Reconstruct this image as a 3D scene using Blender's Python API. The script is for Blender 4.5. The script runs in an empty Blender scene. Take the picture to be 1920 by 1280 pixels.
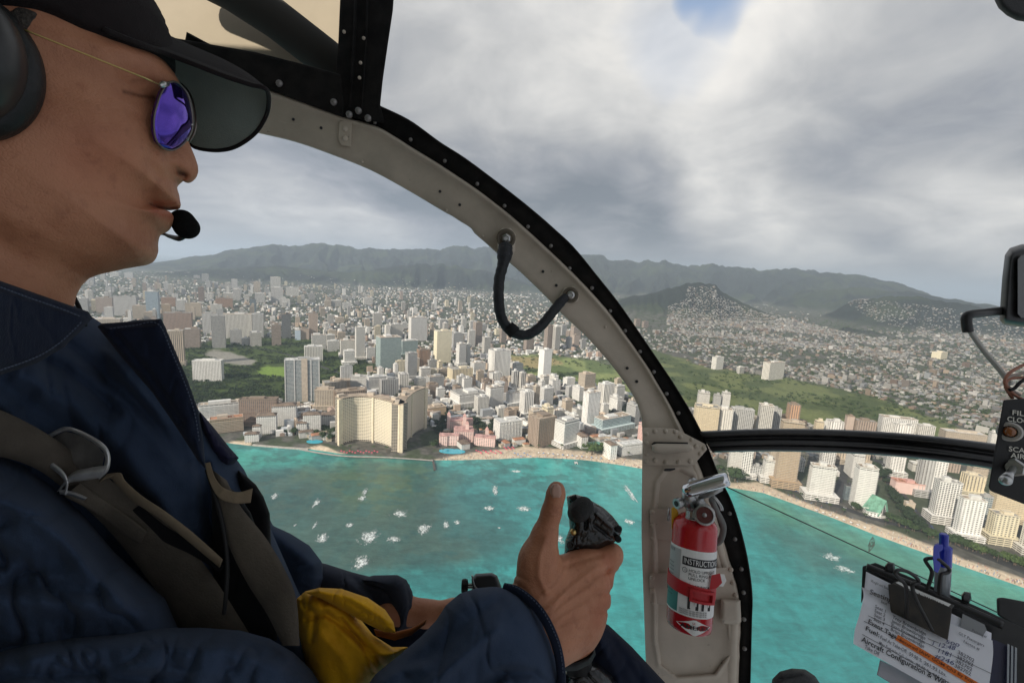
import bpy, bmesh, math, random
import numpy as np
from mathutils import Vector, Matrix
random.seed(7); rng = np.random.default_rng(11)
SC = bpy.context.scene; COL = SC.collection
# ------------------------------------------------------------------ camera
F = 853.3; H = 360.0                      # focal length in photo pixels, metres above the sea
PITCH, ROLL = math.radians(8.8), math.radians(3.1)
Rm = (Matrix.Rotation(math.radians(90) - PITCH, 3, 'X') @ Matrix.Rotation(ROLL, 3, 'Z'))
cam = bpy.data.cameras.new('camera'); cam.sensor_width = 36; cam.lens = 36 * F / 1920
cam.clip_start = 0.02; cam.clip_end = 120000
camo = bpy.data.objects.new('camera', cam); COL.objects.link(camo)
camo.matrix_world = Matrix.Translation((0, 0, H)) @ Rm.to_4x4(); SC.camera = camo
RM = np.array(Rm); CP = np.array([0, 0, H])
def c2w(p):                                # camera metres (right, up, depth) -> world
    p = np.asarray(p, float); q = np.stack([p[..., 0], p[..., 1], -p[..., 2]], -1)
    return q @ RM.T + CP
def P(x, y, d):                            # a photo pixel at a depth -> world
    x, y, d = np.broadcast_arrays(np.asarray(x, float), np.asarray(y, float), np.asarray(d, float))
    return c2w(np.stack([(x - 960) / F * d, -(y - 640) / F * d, d], -1))
def ray(x, y): return P(x, y, 1.0) - CP
def G(x, y, z=0.0):
    r = ray(x, y); t = (z - H) / np.minimum(r[..., 2], -1e-3)
    return CP + r * t[..., None]
def proj(p):
    q = (np.asarray(p, float) - CP) @ RM; z = np.maximum(-q[..., 2], 1e-6)
    return np.stack([960 + F * q[..., 0] / z, 640 - F * q[..., 1] / z], -1)
# ------------------------------------------------------------------ nodes
class NT:
    def __init__(s, tree): s.t = tree; tree.nodes.clear()
    def n(s, typ, **k):
        nd = s.t.nodes.new(typ)
        for a, b in k.items():
            if a.startswith('i_'):
                key = a[2:]; key = int(key) if key.isdigit() else key.replace('_', ' ')
                s.put(nd.inputs[key], b)
            else: setattr(nd, a, b)
        return nd
    def put(s, inp, v):
        if isinstance(v, bpy.types.NodeSocket): s.t.links.new(v, inp)
        else: inp.default_value = v
    def m(s, op, a, b=0.0, c=0.0, clamp=False):
        nd = s.t.nodes.new('ShaderNodeMath'); nd.operation = op; nd.use_clamp = clamp
        for i, v in enumerate((a, b, c)): s.put(nd.inputs[i], v)
        return nd.outputs[0]
    def vm(s, op, a, b=(0, 0, 0), out=0):
        nd = s.t.nodes.new('ShaderNodeVectorMath'); nd.operation = op
        s.put(nd.inputs[0], a); s.put(nd.inputs[1], b)
        return nd.outputs[out]
    def mix(s, f, a, b, mode='MIX'):
        nd = s.t.nodes.new('ShaderNodeMix'); nd.data_type = 'RGBA'; nd.blend_type = mode
        s.put(nd.inputs[0], f); s.put(nd.inputs[6], a); s.put(nd.inputs[7], b); return nd.outputs[2]
    def noise(s, vec, scale, detail=3, rough=0.55, dist=0.0, out=0):
        nd = s.n('ShaderNodeTexNoise'); nd.inputs['Scale'].default_value = scale
        nd.inputs['Detail'].default_value = detail; nd.inputs['Roughness'].default_value = rough
        nd.inputs['Distortion'].default_value = dist
        if vec is not None: s.t.links.new(vec, nd.inputs['Vector'])
        return nd.outputs[out]
    def ramp(s, f, lo, hi): # smoothstep remap
        nd = s.n('ShaderNodeMapRange'); nd.interpolation_type = 'SMOOTHSTEP'
        s.put(nd.inputs[0], f); nd.inputs[1].default_value = lo; nd.inputs[2].default_value = hi
        return nd.outputs[0]
def c4(c): return (c[0], c[1], c[2], 1.0)
# ------------------------------------------------------------------ world: cloudy daylight
SUN_TO = Vector((-0.62, -0.66, 0.50)).normalized()
w = bpy.data.worlds.new('World'); SC.world = w; w.use_nodes = True
N = NT(w.node_tree)
sky = N.n('ShaderNodeTexSky', sky_type='NISHITA', sun_disc=False)
sky.sun_elevation = math.asin(SUN_TO.z); sky.sun_rotation = math.atan2(SUN_TO.x, SUN_TO.y)
sky.altitude = 300
vec = N.n('ShaderNodeTexCoord').outputs['Generated']
sep = N.n('ShaderNodeSeparateXYZ', i_0=vec)
zz = N.m('ADD', N.m('MAXIMUM', sep.outputs[2], 0.0), 0.30)
pl = N.n('ShaderNodeCombineXYZ', i_0=N.m('DIVIDE', sep.outputs[0], zz), i_1=N.m('DIVIDE', sep.outputs[1], zz), i_2=0.3).outputs[0]
warp = N.vm('SCALE', N.vm('SUBTRACT', N.noise(vec, 2.2, 4, out=1), (0.5, 0.5, 0.5)), (0, 0, 0))
warp.node.inputs[3].default_value = 0.42
wv = N.vm('NORMALIZE', N.vm('ADD', vec, warp))
n1 = N.noise(pl, 1.0, 6, 0.52, 0.3); n2 = N.noise(pl, 3.2, 6, 0.58, 0.5)
val = N.m('ADD', N.m('MULTIPLY_ADD', N.m('SUBTRACT', n1, 0.5), 1.35, 0.0), N.m('MULTIPLY', N.m('SUBTRACT', n2, 0.5), 0.62))
val = N.m('ADD', val, 0.43)
BLOBS = [(1340, 230, 13, .24), (1320, 80, 10, .12), (800, 60, 14, .05), (1730, 480, 9, .36), (1880, 470, 7, .20), (1420, 420, 6, .16), (1330, 370, 5, .12),
         (1150, 300, 9, -.06), (600, 380, 9, -.10), (1000, 400, 8, -.08), (1500, 320, 8, -.05), (1850, 320, 16, -.10), (1550, 230, 10, .02),
         (560, 430, 7, .16), (480, 290, 7, .14), (1250, 470, 7, -.10), (1080, 470, 6, -.14), (700, 380, 7, -.14), (850, 420, 6, -.14), (1200, 430, 7, -.12), (1650, 400, 7, -.10), (1700, 520, 5, -.16), (420, 350, 6, -.06), (1000, 120, 12, .10), (1650, 120, 14, .06), (1150, 60, 8, .08), (1450, 505, 6, .10), (900, 160, 12, .04), (700, 440, 4, .10)]
for bx, by, rad, amp in BLOBS:
    d = ray(bx, by); d = d / np.linalg.norm(d)
    dt = N.vm('DOT_PRODUCT', wv, tuple(d), out=1)
    g = N.m('POWER', 2.718, N.m('MULTIPLY', N.m('SUBTRACT', dt, 1.0), 1.0 / (1 - math.cos(math.radians(rad)))))
    val = N.m('MULTIPLY_ADD', g, amp, val)
cr = N.n('ShaderNodeValToRGB', i_0=val); e = cr.color_ramp.elements
e[0].position = 0.12; e[0].color = (.20, .23, .275, 1); e[1].position = 0.96; e[1].color = (.92, .90, .87, 1)
for pos, c in ((.34, (.33, .35, .395, 1)), (.56, (.50, .51, .53, 1)), (.76, (.70, .70, .70, 1))):
    q = e.new(pos); q.color = c
d = ray(1352, -8); d /= np.linalg.norm(d)
d2 = ray(1262, 66); d2 /= np.linalg.norm(d2)
h1 = N.ramp(N.vm('DOT_PRODUCT', wv, tuple(d), out=1), math.cos(math.radians(4.3)), math.cos(math.radians(1.4)))
h2 = N.ramp(N.vm('DOT_PRODUCT', wv, tuple(d2), out=1), math.cos(math.radians(6.5)), math.cos(math.radians(1.0)))
hole = N.m('MAXIMUM', N.m('MULTIPLY', h1, .8), N.m('MULTIPLY', h2, 0.26))
skc = N.vm('MULTIPLY', sky.outputs[0], (0.10, 0.10, 0.10))
skc = N.mix(0.45, skc, (.22, .44, .86, 1))
colr = N.mix(hole, cr.outputs[0], skc)
low = N.ramp(sep.outputs[2], 0.12, -0.01)
colr = N.mix(N.m('MULTIPLY', low, 0.6), colr, (.29, .32, .36, 1))
bg = N.n('ShaderNodeBackground', i_0=colr, i_1=1.0)
N.t.links.new(bg.outputs[0], N.n('ShaderNodeOutputWorld').inputs[0])
sl = bpy.data.lights.new('sun', 'SUN'); sl.energy = 5.0; sl.angle = math.radians(1.5); sl.color = (1.0, .91, .77)
so = bpy.data.objects.new('sun', sl); COL.objects.link(so); so.location = (0, 0, 900)
so.rotation_euler = (-SUN_TO).to_track_quat('-Z', 'Y').to_euler()
SC.view_settings.view_transform = 'Standard'; SC.view_settings.look = 'None'; SC.view_settings.exposure = 0.12; SC.view_settings.gamma = 1
SC.render.engine = 'CYCLES'; SC.cycles.max_bounces = 6; SC.cycles.transparent_max_bounces = 12; SC.cycles.volume_bounces = 1
SC.cycles.use_denoising = True
try: SC.cycles.denoiser = 'OPENIMAGEDENOISE'
except Exception: pass
# ------------------------------------------------------------------ materials
def mat(name, col, rough=0.7, metal=0.0, var=0.0, vscale=3.0, bump=0.0, bscale=50.0, spec=0.5, coat=0.0, coord='Object', sss=0.0, col2=None, bdist=0.002):
    m = bpy.data.materials.new(name); m.use_nodes = True; N = NT(m.node_tree)
    b = N.n('ShaderNodeBsdfPrincipled'); tc = N.n('ShaderNodeTexCoord').outputs[coord]
    c = c4(col)
    if var > 0:
        nz = N.ramp(N.noise(tc, vscale, 5, 0.6), 0.3, 0.7)
        d = col2 or tuple(x * (1 - var) for x in col)
        c = N.mix(nz, c4(d), c4(col))
    N.put(b.inputs['Base Color'], c)
    b.inputs['Roughness'].default_value = rough; b.inputs['Metallic'].default_value = metal
    b.inputs['Specular IOR Level'].default_value = spec; b.inputs['Coat Weight'].default_value = coat
    if sss: b.inputs['Subsurface Weight'].default_value = sss; b.inputs['Subsurface Radius'].default_value = (.012, .005, .003); b.inputs['Subsurface Scale'].default_value = .5
    if bump:
        bp = N.n('ShaderNodeBump', i_Height=N.noise(tc, bscale, 4, 0.6), i_Strength=bump, i_Distance=bdist)
        N.t.links.new(bp.outputs[0], b.inputs['Normal'])
    N.t.links.new(b.outputs[0], N.n('ShaderNodeOutputMaterial').inputs[0])
    return m
# ------------------------------------------------------------------ objects
def tag(o, label=None, cat=None, group=None, kind=None):
    if label: o['label'] = label
    if cat: o['category'] = cat
    if group: o['group'] = group
    if kind: o['kind'] = kind
    return o
def empty(name, loc, label=None, cat=None, group=None, rz=0.0):
    o = bpy.data.objects.new(name, None); COL.objects.link(o); o.location = tuple(loc); o.rotation_euler = (0, 0, rz)
    o.empty_display_size = 0.1
    return tag(o, label, cat, group)
def mesh(name, V, Fc, m=None, parent=None, smooth=False, org=None, uv=None, col=None, mats=None, fmat=None):
    V = np.asarray(V, float)
    if org is None: org = np.array(parent.location) if parent is not None and parent.type == 'EMPTY' else np.zeros(3)
    if parent is not None and parent.type != 'EMPTY': org = np.array(list(parent['_o'])) if '_o' in parent else np.zeros(3)
    me = bpy.data.meshes.new(name)
    if isinstance(Fc, np.ndarray) and Fc.ndim == 2:
        k = Fc.shape[1]; n = len(Fc)
        me.vertices.add(len(V)); me.vertices.foreach_set('co', (V - org).astype(np.float32).ravel())
        me.loops.add(n * k); me.loops.foreach_set('vertex_index', Fc.astype(np.int32).ravel())
        me.polygons.add(n); me.polygons.foreach_set('loop_start', (np.arange(n) * k).astype(np.int32))
        me.polygons.foreach_set('loop_total', np.full(n, k, np.int32))
        me.update(calc_edges=True); me.validate()
    else:
        me.from_pydata([tuple(v) for v in (V - org)], [], [tuple(int(i) for i in f) for f in Fc]); me.update()
    if smooth: me.polygons.foreach_set('use_smooth', np.ones(len(me.polygons), bool))
    if mats:
        for q in mats: me.materials.append(q)
        if fmat is not None: me.polygons.foreach_set('material_index', np.asarray(fmat, np.int32))
    elif m: me.materials.append(m)
    if uv is not None:
        l = me.uv_layers.new(name='UVMap'); l.data.foreach_set('uv', np.asarray(uv, np.float32).ravel())
    if col is not None:
        a = me.color_attributes.new('cover', 'FLOAT_COLOR', 'POINT')
        cc = np.ones((len(V), 4), np.float32); cc[:, :3] = col; a.data.foreach_set('color', cc.ravel())
    o = bpy.data.objects.new(name, me); COL.objects.link(o)
    if parent is not None:
        o.parent = parent
        o['_o'] = [float(x) for x in org]
    else: o.location = tuple(org)
    return o
def inpoly(x, y, poly):
    x = np.asarray(x, float); y = np.asarray(y, float); r = np.zeros(np.broadcast(x, y).shape, bool); n = len(poly)
    for i in range(n):
        x1, y1 = poly[i]; x2, y2 = poly[(i + 1) % n]
        if y1 == y2: continue
        c = ((y1 > y) != (y2 > y)) & (x < (x2 - x1) * (y - y1) / (y2 - y1) + x1); r ^= c
    return r
def polydist(x, y, pts, closed=False):
    d = np.full(np.broadcast(x, y).shape, 1e18); n = len(pts)
    for i in range(n if closed else n - 1):
        ax, ay = pts[i]; bx, by = pts[(i + 1) % n]; vx, vy = bx - ax, by - ay
        t = np.clip(((x - ax) * vx + (y - ay) * vy) / (vx * vx + vy * vy + 1e-12), 0, 1)
        d = np.minimum(d, (x - ax - t * vx) ** 2 + (y - ay - t * vy) ** 2)
    return np.sqrt(d)
def sdpoly(x, y, poly):                    # positive inside
    d = polydist(x, y, poly, True); return np.where(inpoly(x, y, poly), d, -d)
def sstep(a, b, x): t = np.clip((x - a) / (b - a), 0, 1); return t * t * (3 - 2 * t)
_rt = np.random.default_rng(3).random((256, 256))
def vnoise(x, y):
    xi = np.floor(x).astype(int); yi = np.floor(y).astype(int); fx = x - xi; fy = y - yi
    fx = fx * fx * (3 - 2 * fx); fy = fy * fy * (3 - 2 * fy); g = lambda a, b: _rt[a & 255, b & 255]
    return (g(xi, yi) * (1 - fx) + g(xi + 1, yi) * fx) * (1 - fy) + (g(xi, yi + 1) * (1 - fx) + g(xi + 1, yi + 1) * fx) * fy
def fbm(x, y, o=4, r=0.5):
    s = 0; a = 1; t = 0
    for k in range(o): s = s + a * vnoise(x * 2 ** k + 17 * k, y * 2 ** k + 31 * k); t += a; a *= r
    return s / t
# ------------------------------------------------------------------ the land
SHORE = [(-900, 800), (-300, 806), (100, 815), (430, 832), (480, 838), (560, 840), (600, 846), (640, 852), (700, 856), (810, 864), (860, 864), (930, 862), (1010, 859), (1100, 864), (1205, 880), (1300, 898), (1370, 916), (1430, 925), (1500, 950), (1560, 972),
         (1640, 1004), (1700, 1026), (1800, 1062), (1920, 1104), (2100, 1168), (2500, 1300)]
_s = G(np.array([a for a, b in SHORE]), np.array([b for a, b in SHORE]))
S_AZ = np.arctan2(_s[:, 0], _s[:, 1]); S_R = np.hypot(_s[:, 0], _s[:, 1])
def shore_r(az): return np.interp(az, S_AZ, S_R)
def skyl(R, pts):
    d = ray(np.array([a for a, b in pts]), np.array([b for a, b in pts]))
    az = np.arctan2(d[:, 0], d[:, 1]); h = H + R * d[:, 2] / np.hypot(d[:, 0], d[:, 1]); return az, h
LAY = [(12200, 2300, [(-300, 500), (200, 500), (290, 494), (380, 480), (480, 463), (560, 461), (600, 457), (650, 464), (700, 467), (760, 469), (810, 471), (870, 462), (910, 464), (960, 474), (1040, 480), (1095, 480), (1130, 481), (1165, 489), (1200, 493), (1250, 488), (1290, 498), (1340, 497), (1400, 503), (1480, 505), (1560, 512), (1650, 524), (1700, 536), (1740, 552), (1780, 580), (1920, 600), (2300, 600)]),
       (8200, 1000, [(-300, 520), (280, 516), (420, 505), (520, 500), (600, 508), (660, 512), (720, 503), (780, 497), (850, 497), (920, 510), (1000, 535), (1100, 552), (1200, 560), (1400, 570), (1500, 590), (2300, 640)]),
       (5300, 760, [(-300, 700), (1080, 640), (1140, 583), (1165, 562), (1215, 552), (1262, 541), (1288, 533), (1318, 530), (1342, 535), (1352, 548), (1390, 570), (1440, 592), (1500, 612), (1560, 660), (2300, 700)]),
       (6300, 800, [(-300, 700), (1440, 640), (1500, 610), (1560, 588), (1600, 565), (1700, 556), (1800, 568), (1920, 590), (2300, 600)]),
       (4300, 450, [(-300, 700), (1520, 660), (1580, 617), (1640, 625), (1700, 645), (1760, 670), (2300, 700)]),
       (9300, 1100, [(-300, 700), (1400, 600), (1500, 545), (1600, 540), (1715, 548), (1783, 562), (1875, 577), (1920, 582), (2300, 600)])]
LAYD = [(R, s, *skyl(R, p)) for R, s, p in LAY]
def terr(az, r):
    x = np.sin(az) * r; y = np.cos(az) * r; h = 0
    for i, (R, s, a, hh) in enumerate(LAYD):
        v = np.maximum(np.interp(az, a, hh), 0)
        rw = R + (fbm(x / 1500 + i * 9, y / 1500, 2) - 0.5) * s * 0.3
        b = np.exp(-np.abs((r - R) / s) ** 2.0)
        rid = 1 - 2 * np.abs(fbm(az * 17 + i * 7 + 1.2 * fbm(x / 900, y / 900, 2), r / 3200 + i, 4, .62) - 0.5) * 2.6
        hk = v * b * (1 - 1.15 * np.clip(1 - b, .04, 1) * np.clip(1.0 - rid, 0, 1.3)) * (1 + .24 * (fbm(az * 55 + i, r / 900, 4, .6) - .5))
        h = np.maximum(h, hk) if i else hk
    h = h * (1 + 0.05 * (fbm(x / 260, y / 260, 4) - .5))
    h = h + 16 * sstep(2500, 5500, r) - 60 * sstep(13500, 15500, r)
    return h
def shore_z(az, r):
    d = r - shore_r(az); return -0.6 + 2.6 * sstep(-4, 22, d) + np.where(d > 30, terr(az, r), 0)
PARK = [(330, 655), (400, 638), (470, 634), (600, 632), (660, 655), (705, 690), (640, 712), (600, 722), (560, 745), (500, 755), (380, 772), (340, 740)]
GOLF = [(1180, 640), (1240, 660), (1330, 690), (1500, 712), (1640, 745), (1760, 785), (1840, 815), (1900, 850), (1800, 850), (1620, 815), (1480, 790), (1290, 765), (1220, 760), (1150, 735), (1000, 708), (950, 668), (1000, 664), (1100, 672), (1180, 690)]
SAND = [[(560, 843), (600, 835), (650, 852), (600, 862)], [(810, 862), (860, 851), (930, 842), (1010, 838), (1100, 846), (1205, 861), (1300, 880), (1205, 900), (1000, 880), (810, 880)],
        [(1355, 905), (1420, 905), (1500, 938), (1570, 962), (1640, 984), (1720, 1012), (1800, 1042), (1920, 1084), (2200, 1190), (2200, 1250), (1920, 1140), (1700, 1060), (1500, 980), (1360, 940)],
        [(430, 828), (470, 826), (470, 840), (430, 840)]]
WOODR = [(1140, 500), (1300, 470), (1350, 520), (1335, 545), (1262, 560), (1250, 600), (1256, 618), (1190, 618)]
naz, nr = 760, 470
azs = np.linspace(-1.12, 1.16, naz); tt = np.linspace(0, 1, nr)
AZ, TT = np.meshgrid(azs, tt, indexing='ij')
R0 = shore_r(AZ) - 6; RR = R0 * (16500 / R0) ** TT
X = np.sin(AZ) * RR; Y = np.cos(AZ) * RR; Z = shore_z(AZ, RR)
PX = proj(np.stack([X, Y, Z], -1)); px, py = PX[..., 0], PX[..., 1]
nz = fbm(X / 40, Y / 40, 4); nz2 = fbm(X / 400 + 5, Y / 400, 3); nf = fbm(X / 9, Y / 9, 2)
col = np.zeros(X.shape + (3,))
urban = np.array([.115, .112, .10]) * (0.55 + 0.9 * nf[..., None]); col[:] = urban
gm = sstep(.42, .56, nz)[..., None]; col = col * (1 - .65 * gm) + .65 * gm * np.array([.045, .07, .028])
forest = np.array([.014, .020, .017]) * (0.5 + nz[..., None] + .35 * nz2[..., None])  # forest albedo set dark to stand in for cloud shadow on the hills
light = np.array([.05, .068, .028])
fk = sstep(25, 75, Z - 0)[..., None] * (RR > 3600)[..., None]
fr = forest * (1 - .5 * sstep(.5, .7, nz2)[..., None]) + light * .5 * sstep(.5, .7, nz2)[..., None]
col = col * (1 - fk) + fr * fk
def soft(poly, wdt=3.0): return sstep(-wdt, wdt, sdpoly(px, py, poly) + (nz - .5) * 8)[..., None]
near = (RR < 9000)[..., None]
k = soft(PARK) * near; grs = np.array([.10, .15, .04]) * (.7 + .6 * nz[..., None]); col = col * (1 - k) + grs * .55 * k
k = soft([(487, 690), (500, 684), (535, 687), (536, 706), (500, 707), (486, 702)], 2) * near; col = col * (1 - k) + np.array([.17, .26, .05]) * k
k = soft([(380, 662), (400, 655), (440, 662), (480, 678), (470, 685), (420, 680)], 2) * near; col = col * (1 - k) + np.array([.26, .25, .22]) * k
k = soft(GOLF) * near; g2 = sstep(.42, .6, fbm(X / 90, Y / 90, 3))[..., None]
glf = (np.array([.060, .080, .030]) * (1 - g2) + np.array([.115, .135, .052]) * g2) * (.8 + .4 * nf[..., None])
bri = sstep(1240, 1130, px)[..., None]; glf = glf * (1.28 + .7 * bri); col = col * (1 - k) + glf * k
k = soft([(955, 668), (1040, 672), (1055, 682), (1000, 690), (960, 684)], 2) * near; col = col * (1 - k) + np.array([.40, .33, .16]) * .8 * k
for s in SAND:
    k = soft(s, 1.5) * near * (py > 810)[..., None]; col = col * (1 - k) + np.array([.60, .50, .38]) * (.85 + .25 * nf[..., None]) * k
V = np.stack([X, Y, Z], -1).reshape(-1, 3)
def gridf(n, m):
    i = np.arange(n * m).reshape(n, m); return np.stack([i[:-1, :-1], i[:-1, 1:], i[1:, 1:], i[1:, :-1]], -1).reshape(-1, 4)[:, ::-1]
def covmat(name, rough=0.95, spec=.2, bump=0):
    m = bpy.data.materials.new(name); m.use_nodes = True; N = NT(m.node_tree)
    a = N.n('ShaderNodeVertexColor', layer_name='cover'); b = N.n('ShaderNodeBsdfPrincipled', i_Roughness=rough)
    tc = N.n('ShaderNodeTexCoord').outputs['Object']
    n = N.m('MULTIPLY_ADD', N.noise(tc, 0.12, 5, .65), 1.3, 0.35)
    N.put(b.inputs['Base Color'], N.mix(1.0, a.outputs[0], n, 'MULTIPLY')); b.inputs['Specular IOR Level'].default_value = spec
    N.t.links.new(b.outputs[0], N.n('ShaderNodeOutputMaterial').inputs[0]); return m
land = mesh('ground', V, gridf(naz, nr), covmat('land_cover'), smooth=True, col=col.reshape(-1, 3)); tag(land, kind='structure')
# ------------------------------------------------------------------ the sea
naz2, nr2 = 900, 520
azs = np.linspace(-1.3, 1.3, naz2); AZ, TT = np.meshgrid(azs, np.linspace(0, 1, nr2), indexing='ij')
kk = np.linspace(0, 1, nr2); rr = np.where(kk < .9, 130 * (2600 / 130) ** (kk / .9), 2600 * (70000 / 2600) ** ((kk - .9) / .1)); RR = np.broadcast_to(rr, AZ.shape)
X = np.sin(AZ) * RR; Y = np.cos(AZ) * RR
PX = proj(np.stack([X, Y, 0 * X], -1)); px, py = PX[..., 0], PX[..., 1]
n1_ = fbm(X / 70, Y / 70, 5, .6); n2_ = fbm(X / 18 + 9, Y / 45, 4, .6); n3_ = fbm(X / 260, Y / 260, 3)
tq = np.array([.040, .285, .280]); tq2 = np.array([.075, .43, .39]); dk = np.array([.025, .105, .105]); rf = np.array([.056, .100, .082])
c = np.zeros(X.shape + (3,)); c[:] = tq
def mixin(poly, colr, amt, wd, nk=60):
    global c
    k = amt * sstep(-wd, wd, sdpoly(px, py, poly) + (n1_ - .5) * nk)[..., None]; c = c * (1 - k) + np.asarray(colr) * k
dsh = shore_r(AZ) - RR
k = sstep(170, 0, dsh + (n1_ - .5) * 120)[..., None] * .75; c = c * (1 - k) + tq2 * k
mixin([(300, 880), (450, 872), (640, 868), (810, 868), (850, 930), (960, 1010), (880, 1060), (700, 1090), (500, 1100), (200, 1100)], rf, .93, 28, 55)
mixin([(840, 880), (960, 870), (1010, 900), (1000, 980), (900, 1030), (820, 960)], dk * 1.6, .6, 30, 110)
mixin([(560, 870), (800, 870), (840, 900), (760, 960), (640, 940)], [.085, .145, .075], .6, 30, 80)
mixin([(430, 845), (600, 850), (590, 868), (480, 880), (425, 880)], [.05, .33, .27], .8, 8, 14)
mixin([(1400, 935), (1500, 975), (1640, 1030), (1720, 1070), (1700, 1110), (1560, 1080), (1420, 1010)], [.055, .15, .13], .75, 30, 90)
mixin([(1110, 880), (1200, 880), (1200, 960), (1150, 1000)], [.12, .42, .36], .35, 30, 60)
mixin([(1380, 915), (1500, 950), (1650, 1010), (1920, 1110), (1920, 1180), (1640, 1062), (1400, 950)], [.10, .27, .17], .6, 14, 20)
n6_ = fbm(X / 34 + 20, Y / 26, 5, .62); patch = sstep(.47, .60, n6_)[..., None] * sstep(.30, .52, n3_)[..., None] * sstep(1230, 1050, px)[..., None]; c = c * (1 - .55 * patch) + dk * .55 * patch; patch = sstep(.50, .66, n2_)[..., None]; c = c * (1 - .22 * patch) + dk * .22 * patch
n5_ = fbm(X / 7 + 3, Y / 11, 4, .65); c = c * (.62 + .42 * n1_[..., None] + .36 * n5_[..., None])
far = sstep(2500, 9000, RR)[..., None]; c = c * (1 - far) + np.array([.03, .09, .11]) * far
def water_mat():
    m = bpy.data.materials.new('sea_water'); m.use_nodes = True; N = NT(m.node_tree)
    a = N.n('ShaderNodeVertexColor', layer_name='cover'); b = N.n('ShaderNodeBsdfPrincipled', i_Roughness=.22)
    tc = N.n('ShaderNodeTexCoord').outputs['Object']
    mp = N.n('ShaderNodeMapping', i_0=tc); mp.inputs['Rotation'].default_value = (0, 0, .35); mp.inputs['Scale'].default_value = (1, 2.6, 1)
    f = N.m('MULTIPLY_ADD', N.noise(mp.outputs[0], .035, 6, .72, .6), 1.1, .45)
    foam = N.ramp(N.noise(mp.outputs[0], .055, 8, .78, 1.0), .69, .80)
    cc = N.mix(1.0, a.outputs[0], f, 'MULTIPLY'); cc = N.mix(N.m('MULTIPLY', foam, .5), cc, (.42, .52, .50, 1))
    N.put(b.inputs['Base Color'], cc); b.inputs['Specular IOR Level'].default_value = .35
    bp = N.n('ShaderNodeBump', i_Height=N.noise(mp.outputs[0], .25, 5, .6), i_Strength=.55, i_Distance=1.0)
    N.t.links.new(bp.outputs[0], b.inputs['Normal']); N.t.links.new(b.outputs[0], N.n('ShaderNodeOutputMaterial').inputs[0]); return m
V = np.stack([X, Y, 0 * X], -1).reshape(-1, 3)
sea = mesh('water', V, gridf(naz2, nr2), water_mat(), smooth=True, col=c.reshape(-1, 3)); tag(sea, kind='structure')
# ------------------------------------------------------------------ facades
def facade(name, bay, floor, wf, hf, glass, style='grid', rough=.55, tint2=None):
    m = bpy.data.materials.new(name); m.use_nodes = True; N = NT(m.node_tree)
    uv = N.n('ShaderNodeUVMap', uv_map='UVMap').outputs[0]; sp = N.n('ShaderNodeSeparateXYZ', i_0=uv)
    u = N.m('DIVIDE', sp.outputs[0], bay); v = N.m('DIVIDE', sp.outputs[1], floor)
    fu = N.m('FRACT', u); fv = N.m('FRACT', v)
    wu = N.m('LESS_THAN', N.m('ABSOLUTE', N.m('SUBTRACT', fu, .5)), wf / 2)
    wv_ = N.m('LESS_THAN', N.m('ABSOLUTE', N.m('SUBTRACT', fv, .45)), hf / 2)
    if style == 'band': win = wv_
    elif style == 'vert': win = wu
    elif style == 'blank': win = N.m('MULTIPLY', N.m('MULTIPLY', wu, wv_), 0.0)
    else: win = N.m('MULTIPLY', wu, wv_)
    cell = N.n('ShaderNodeCombineXYZ', i_0=N.m('FLOOR', u), i_1=N.m('FLOOR', v)).outputs[0]
    wn = N.n('ShaderNodeTexWhiteNoise', noise_dimensions='3D', i_0=cell)
    g = N.mix(N.m('MULTIPLY', wn.outputs[0], .75), c4(glass), c4(tint2 or [x * 2.6 + .04 for x in glass]))
    if style == 'band':                    # thin partitions between balconies
        part = N.m('LESS_THAN', N.m('ABSOLUTE', N.m('SUBTRACT', fu, .5)), .44); win = N.m('MULTIPLY', win, N.m('MULTIPLY_ADD', part, .8, .2))
    if style == 'vert': win = N.m('MULTIPLY', win, N.m('MULTIPLY_ADD', wv_, .65, .35))
    oc = N.n('ShaderNodeObjectInfo').outputs['Color']
    tc = N.n('ShaderNodeTexCoord').outputs['Object']
    wall = N.mix(1.0, oc, N.m('MULTIPLY_ADD', N.noise(tc, .09, 4, .6), .35, .80), 'MULTIPLY')
    wall = N.mix(N.m('MULTIPLY', N.ramp(N.noise(N.vm('MULTIPLY', tc, (.5, .5, .03)), .6, 3), .5, .75), .25), wall, (.30, .27, .23, 1))
    b = N.n('ShaderNodeBsdfPrincipled'); N.put(b.inputs['Base Color'], N.mix(win, wall, g))
    N.put(b.inputs['Roughness'], N.m('MULTIPLY_ADD', win, -(rough - .15), rough + .25)); b.inputs['Specular IOR Level'].default_value = .4
    N.t.links.new(b.outputs[0], N.n('ShaderNodeOutputMaterial').inputs[0]); return m
GL = (.035, .045, .055)
FM = {'bal': facade('facade_balconies', 4.2, 3.0, .8, .60, (.045, .042, .04), 'band'),
      'grid': facade('facade_grid', 3.8, 3.0, .66, .62, (.045, .045, .045)),
      'fine': facade('facade_small_windows', 4.6, 3.0, .50, .46, (.06, .06, .06)),
      'vert': facade('facade_vertical_fins', 5.0, 3.0, .42, .6, (.07, .06, .055), 'vert'),
      'glass': facade('facade_glass', 3.0, 3.4, .86, .70, (.07, .10, .115), 'grid', .3, (.20, .26, .28)),
      'blank': facade('facade_plain', 6, 3, .1, .1, GL, 'blank'),
      'dark': facade('facade_dark_strips', 6.0, 3.2, .55, .9, (.03, .025, .022), 'vert'),
      'open': facade('facade_open_decks', 9.0, 3.0, .92, .50, (.05, .045, .04), 'band')}
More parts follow.
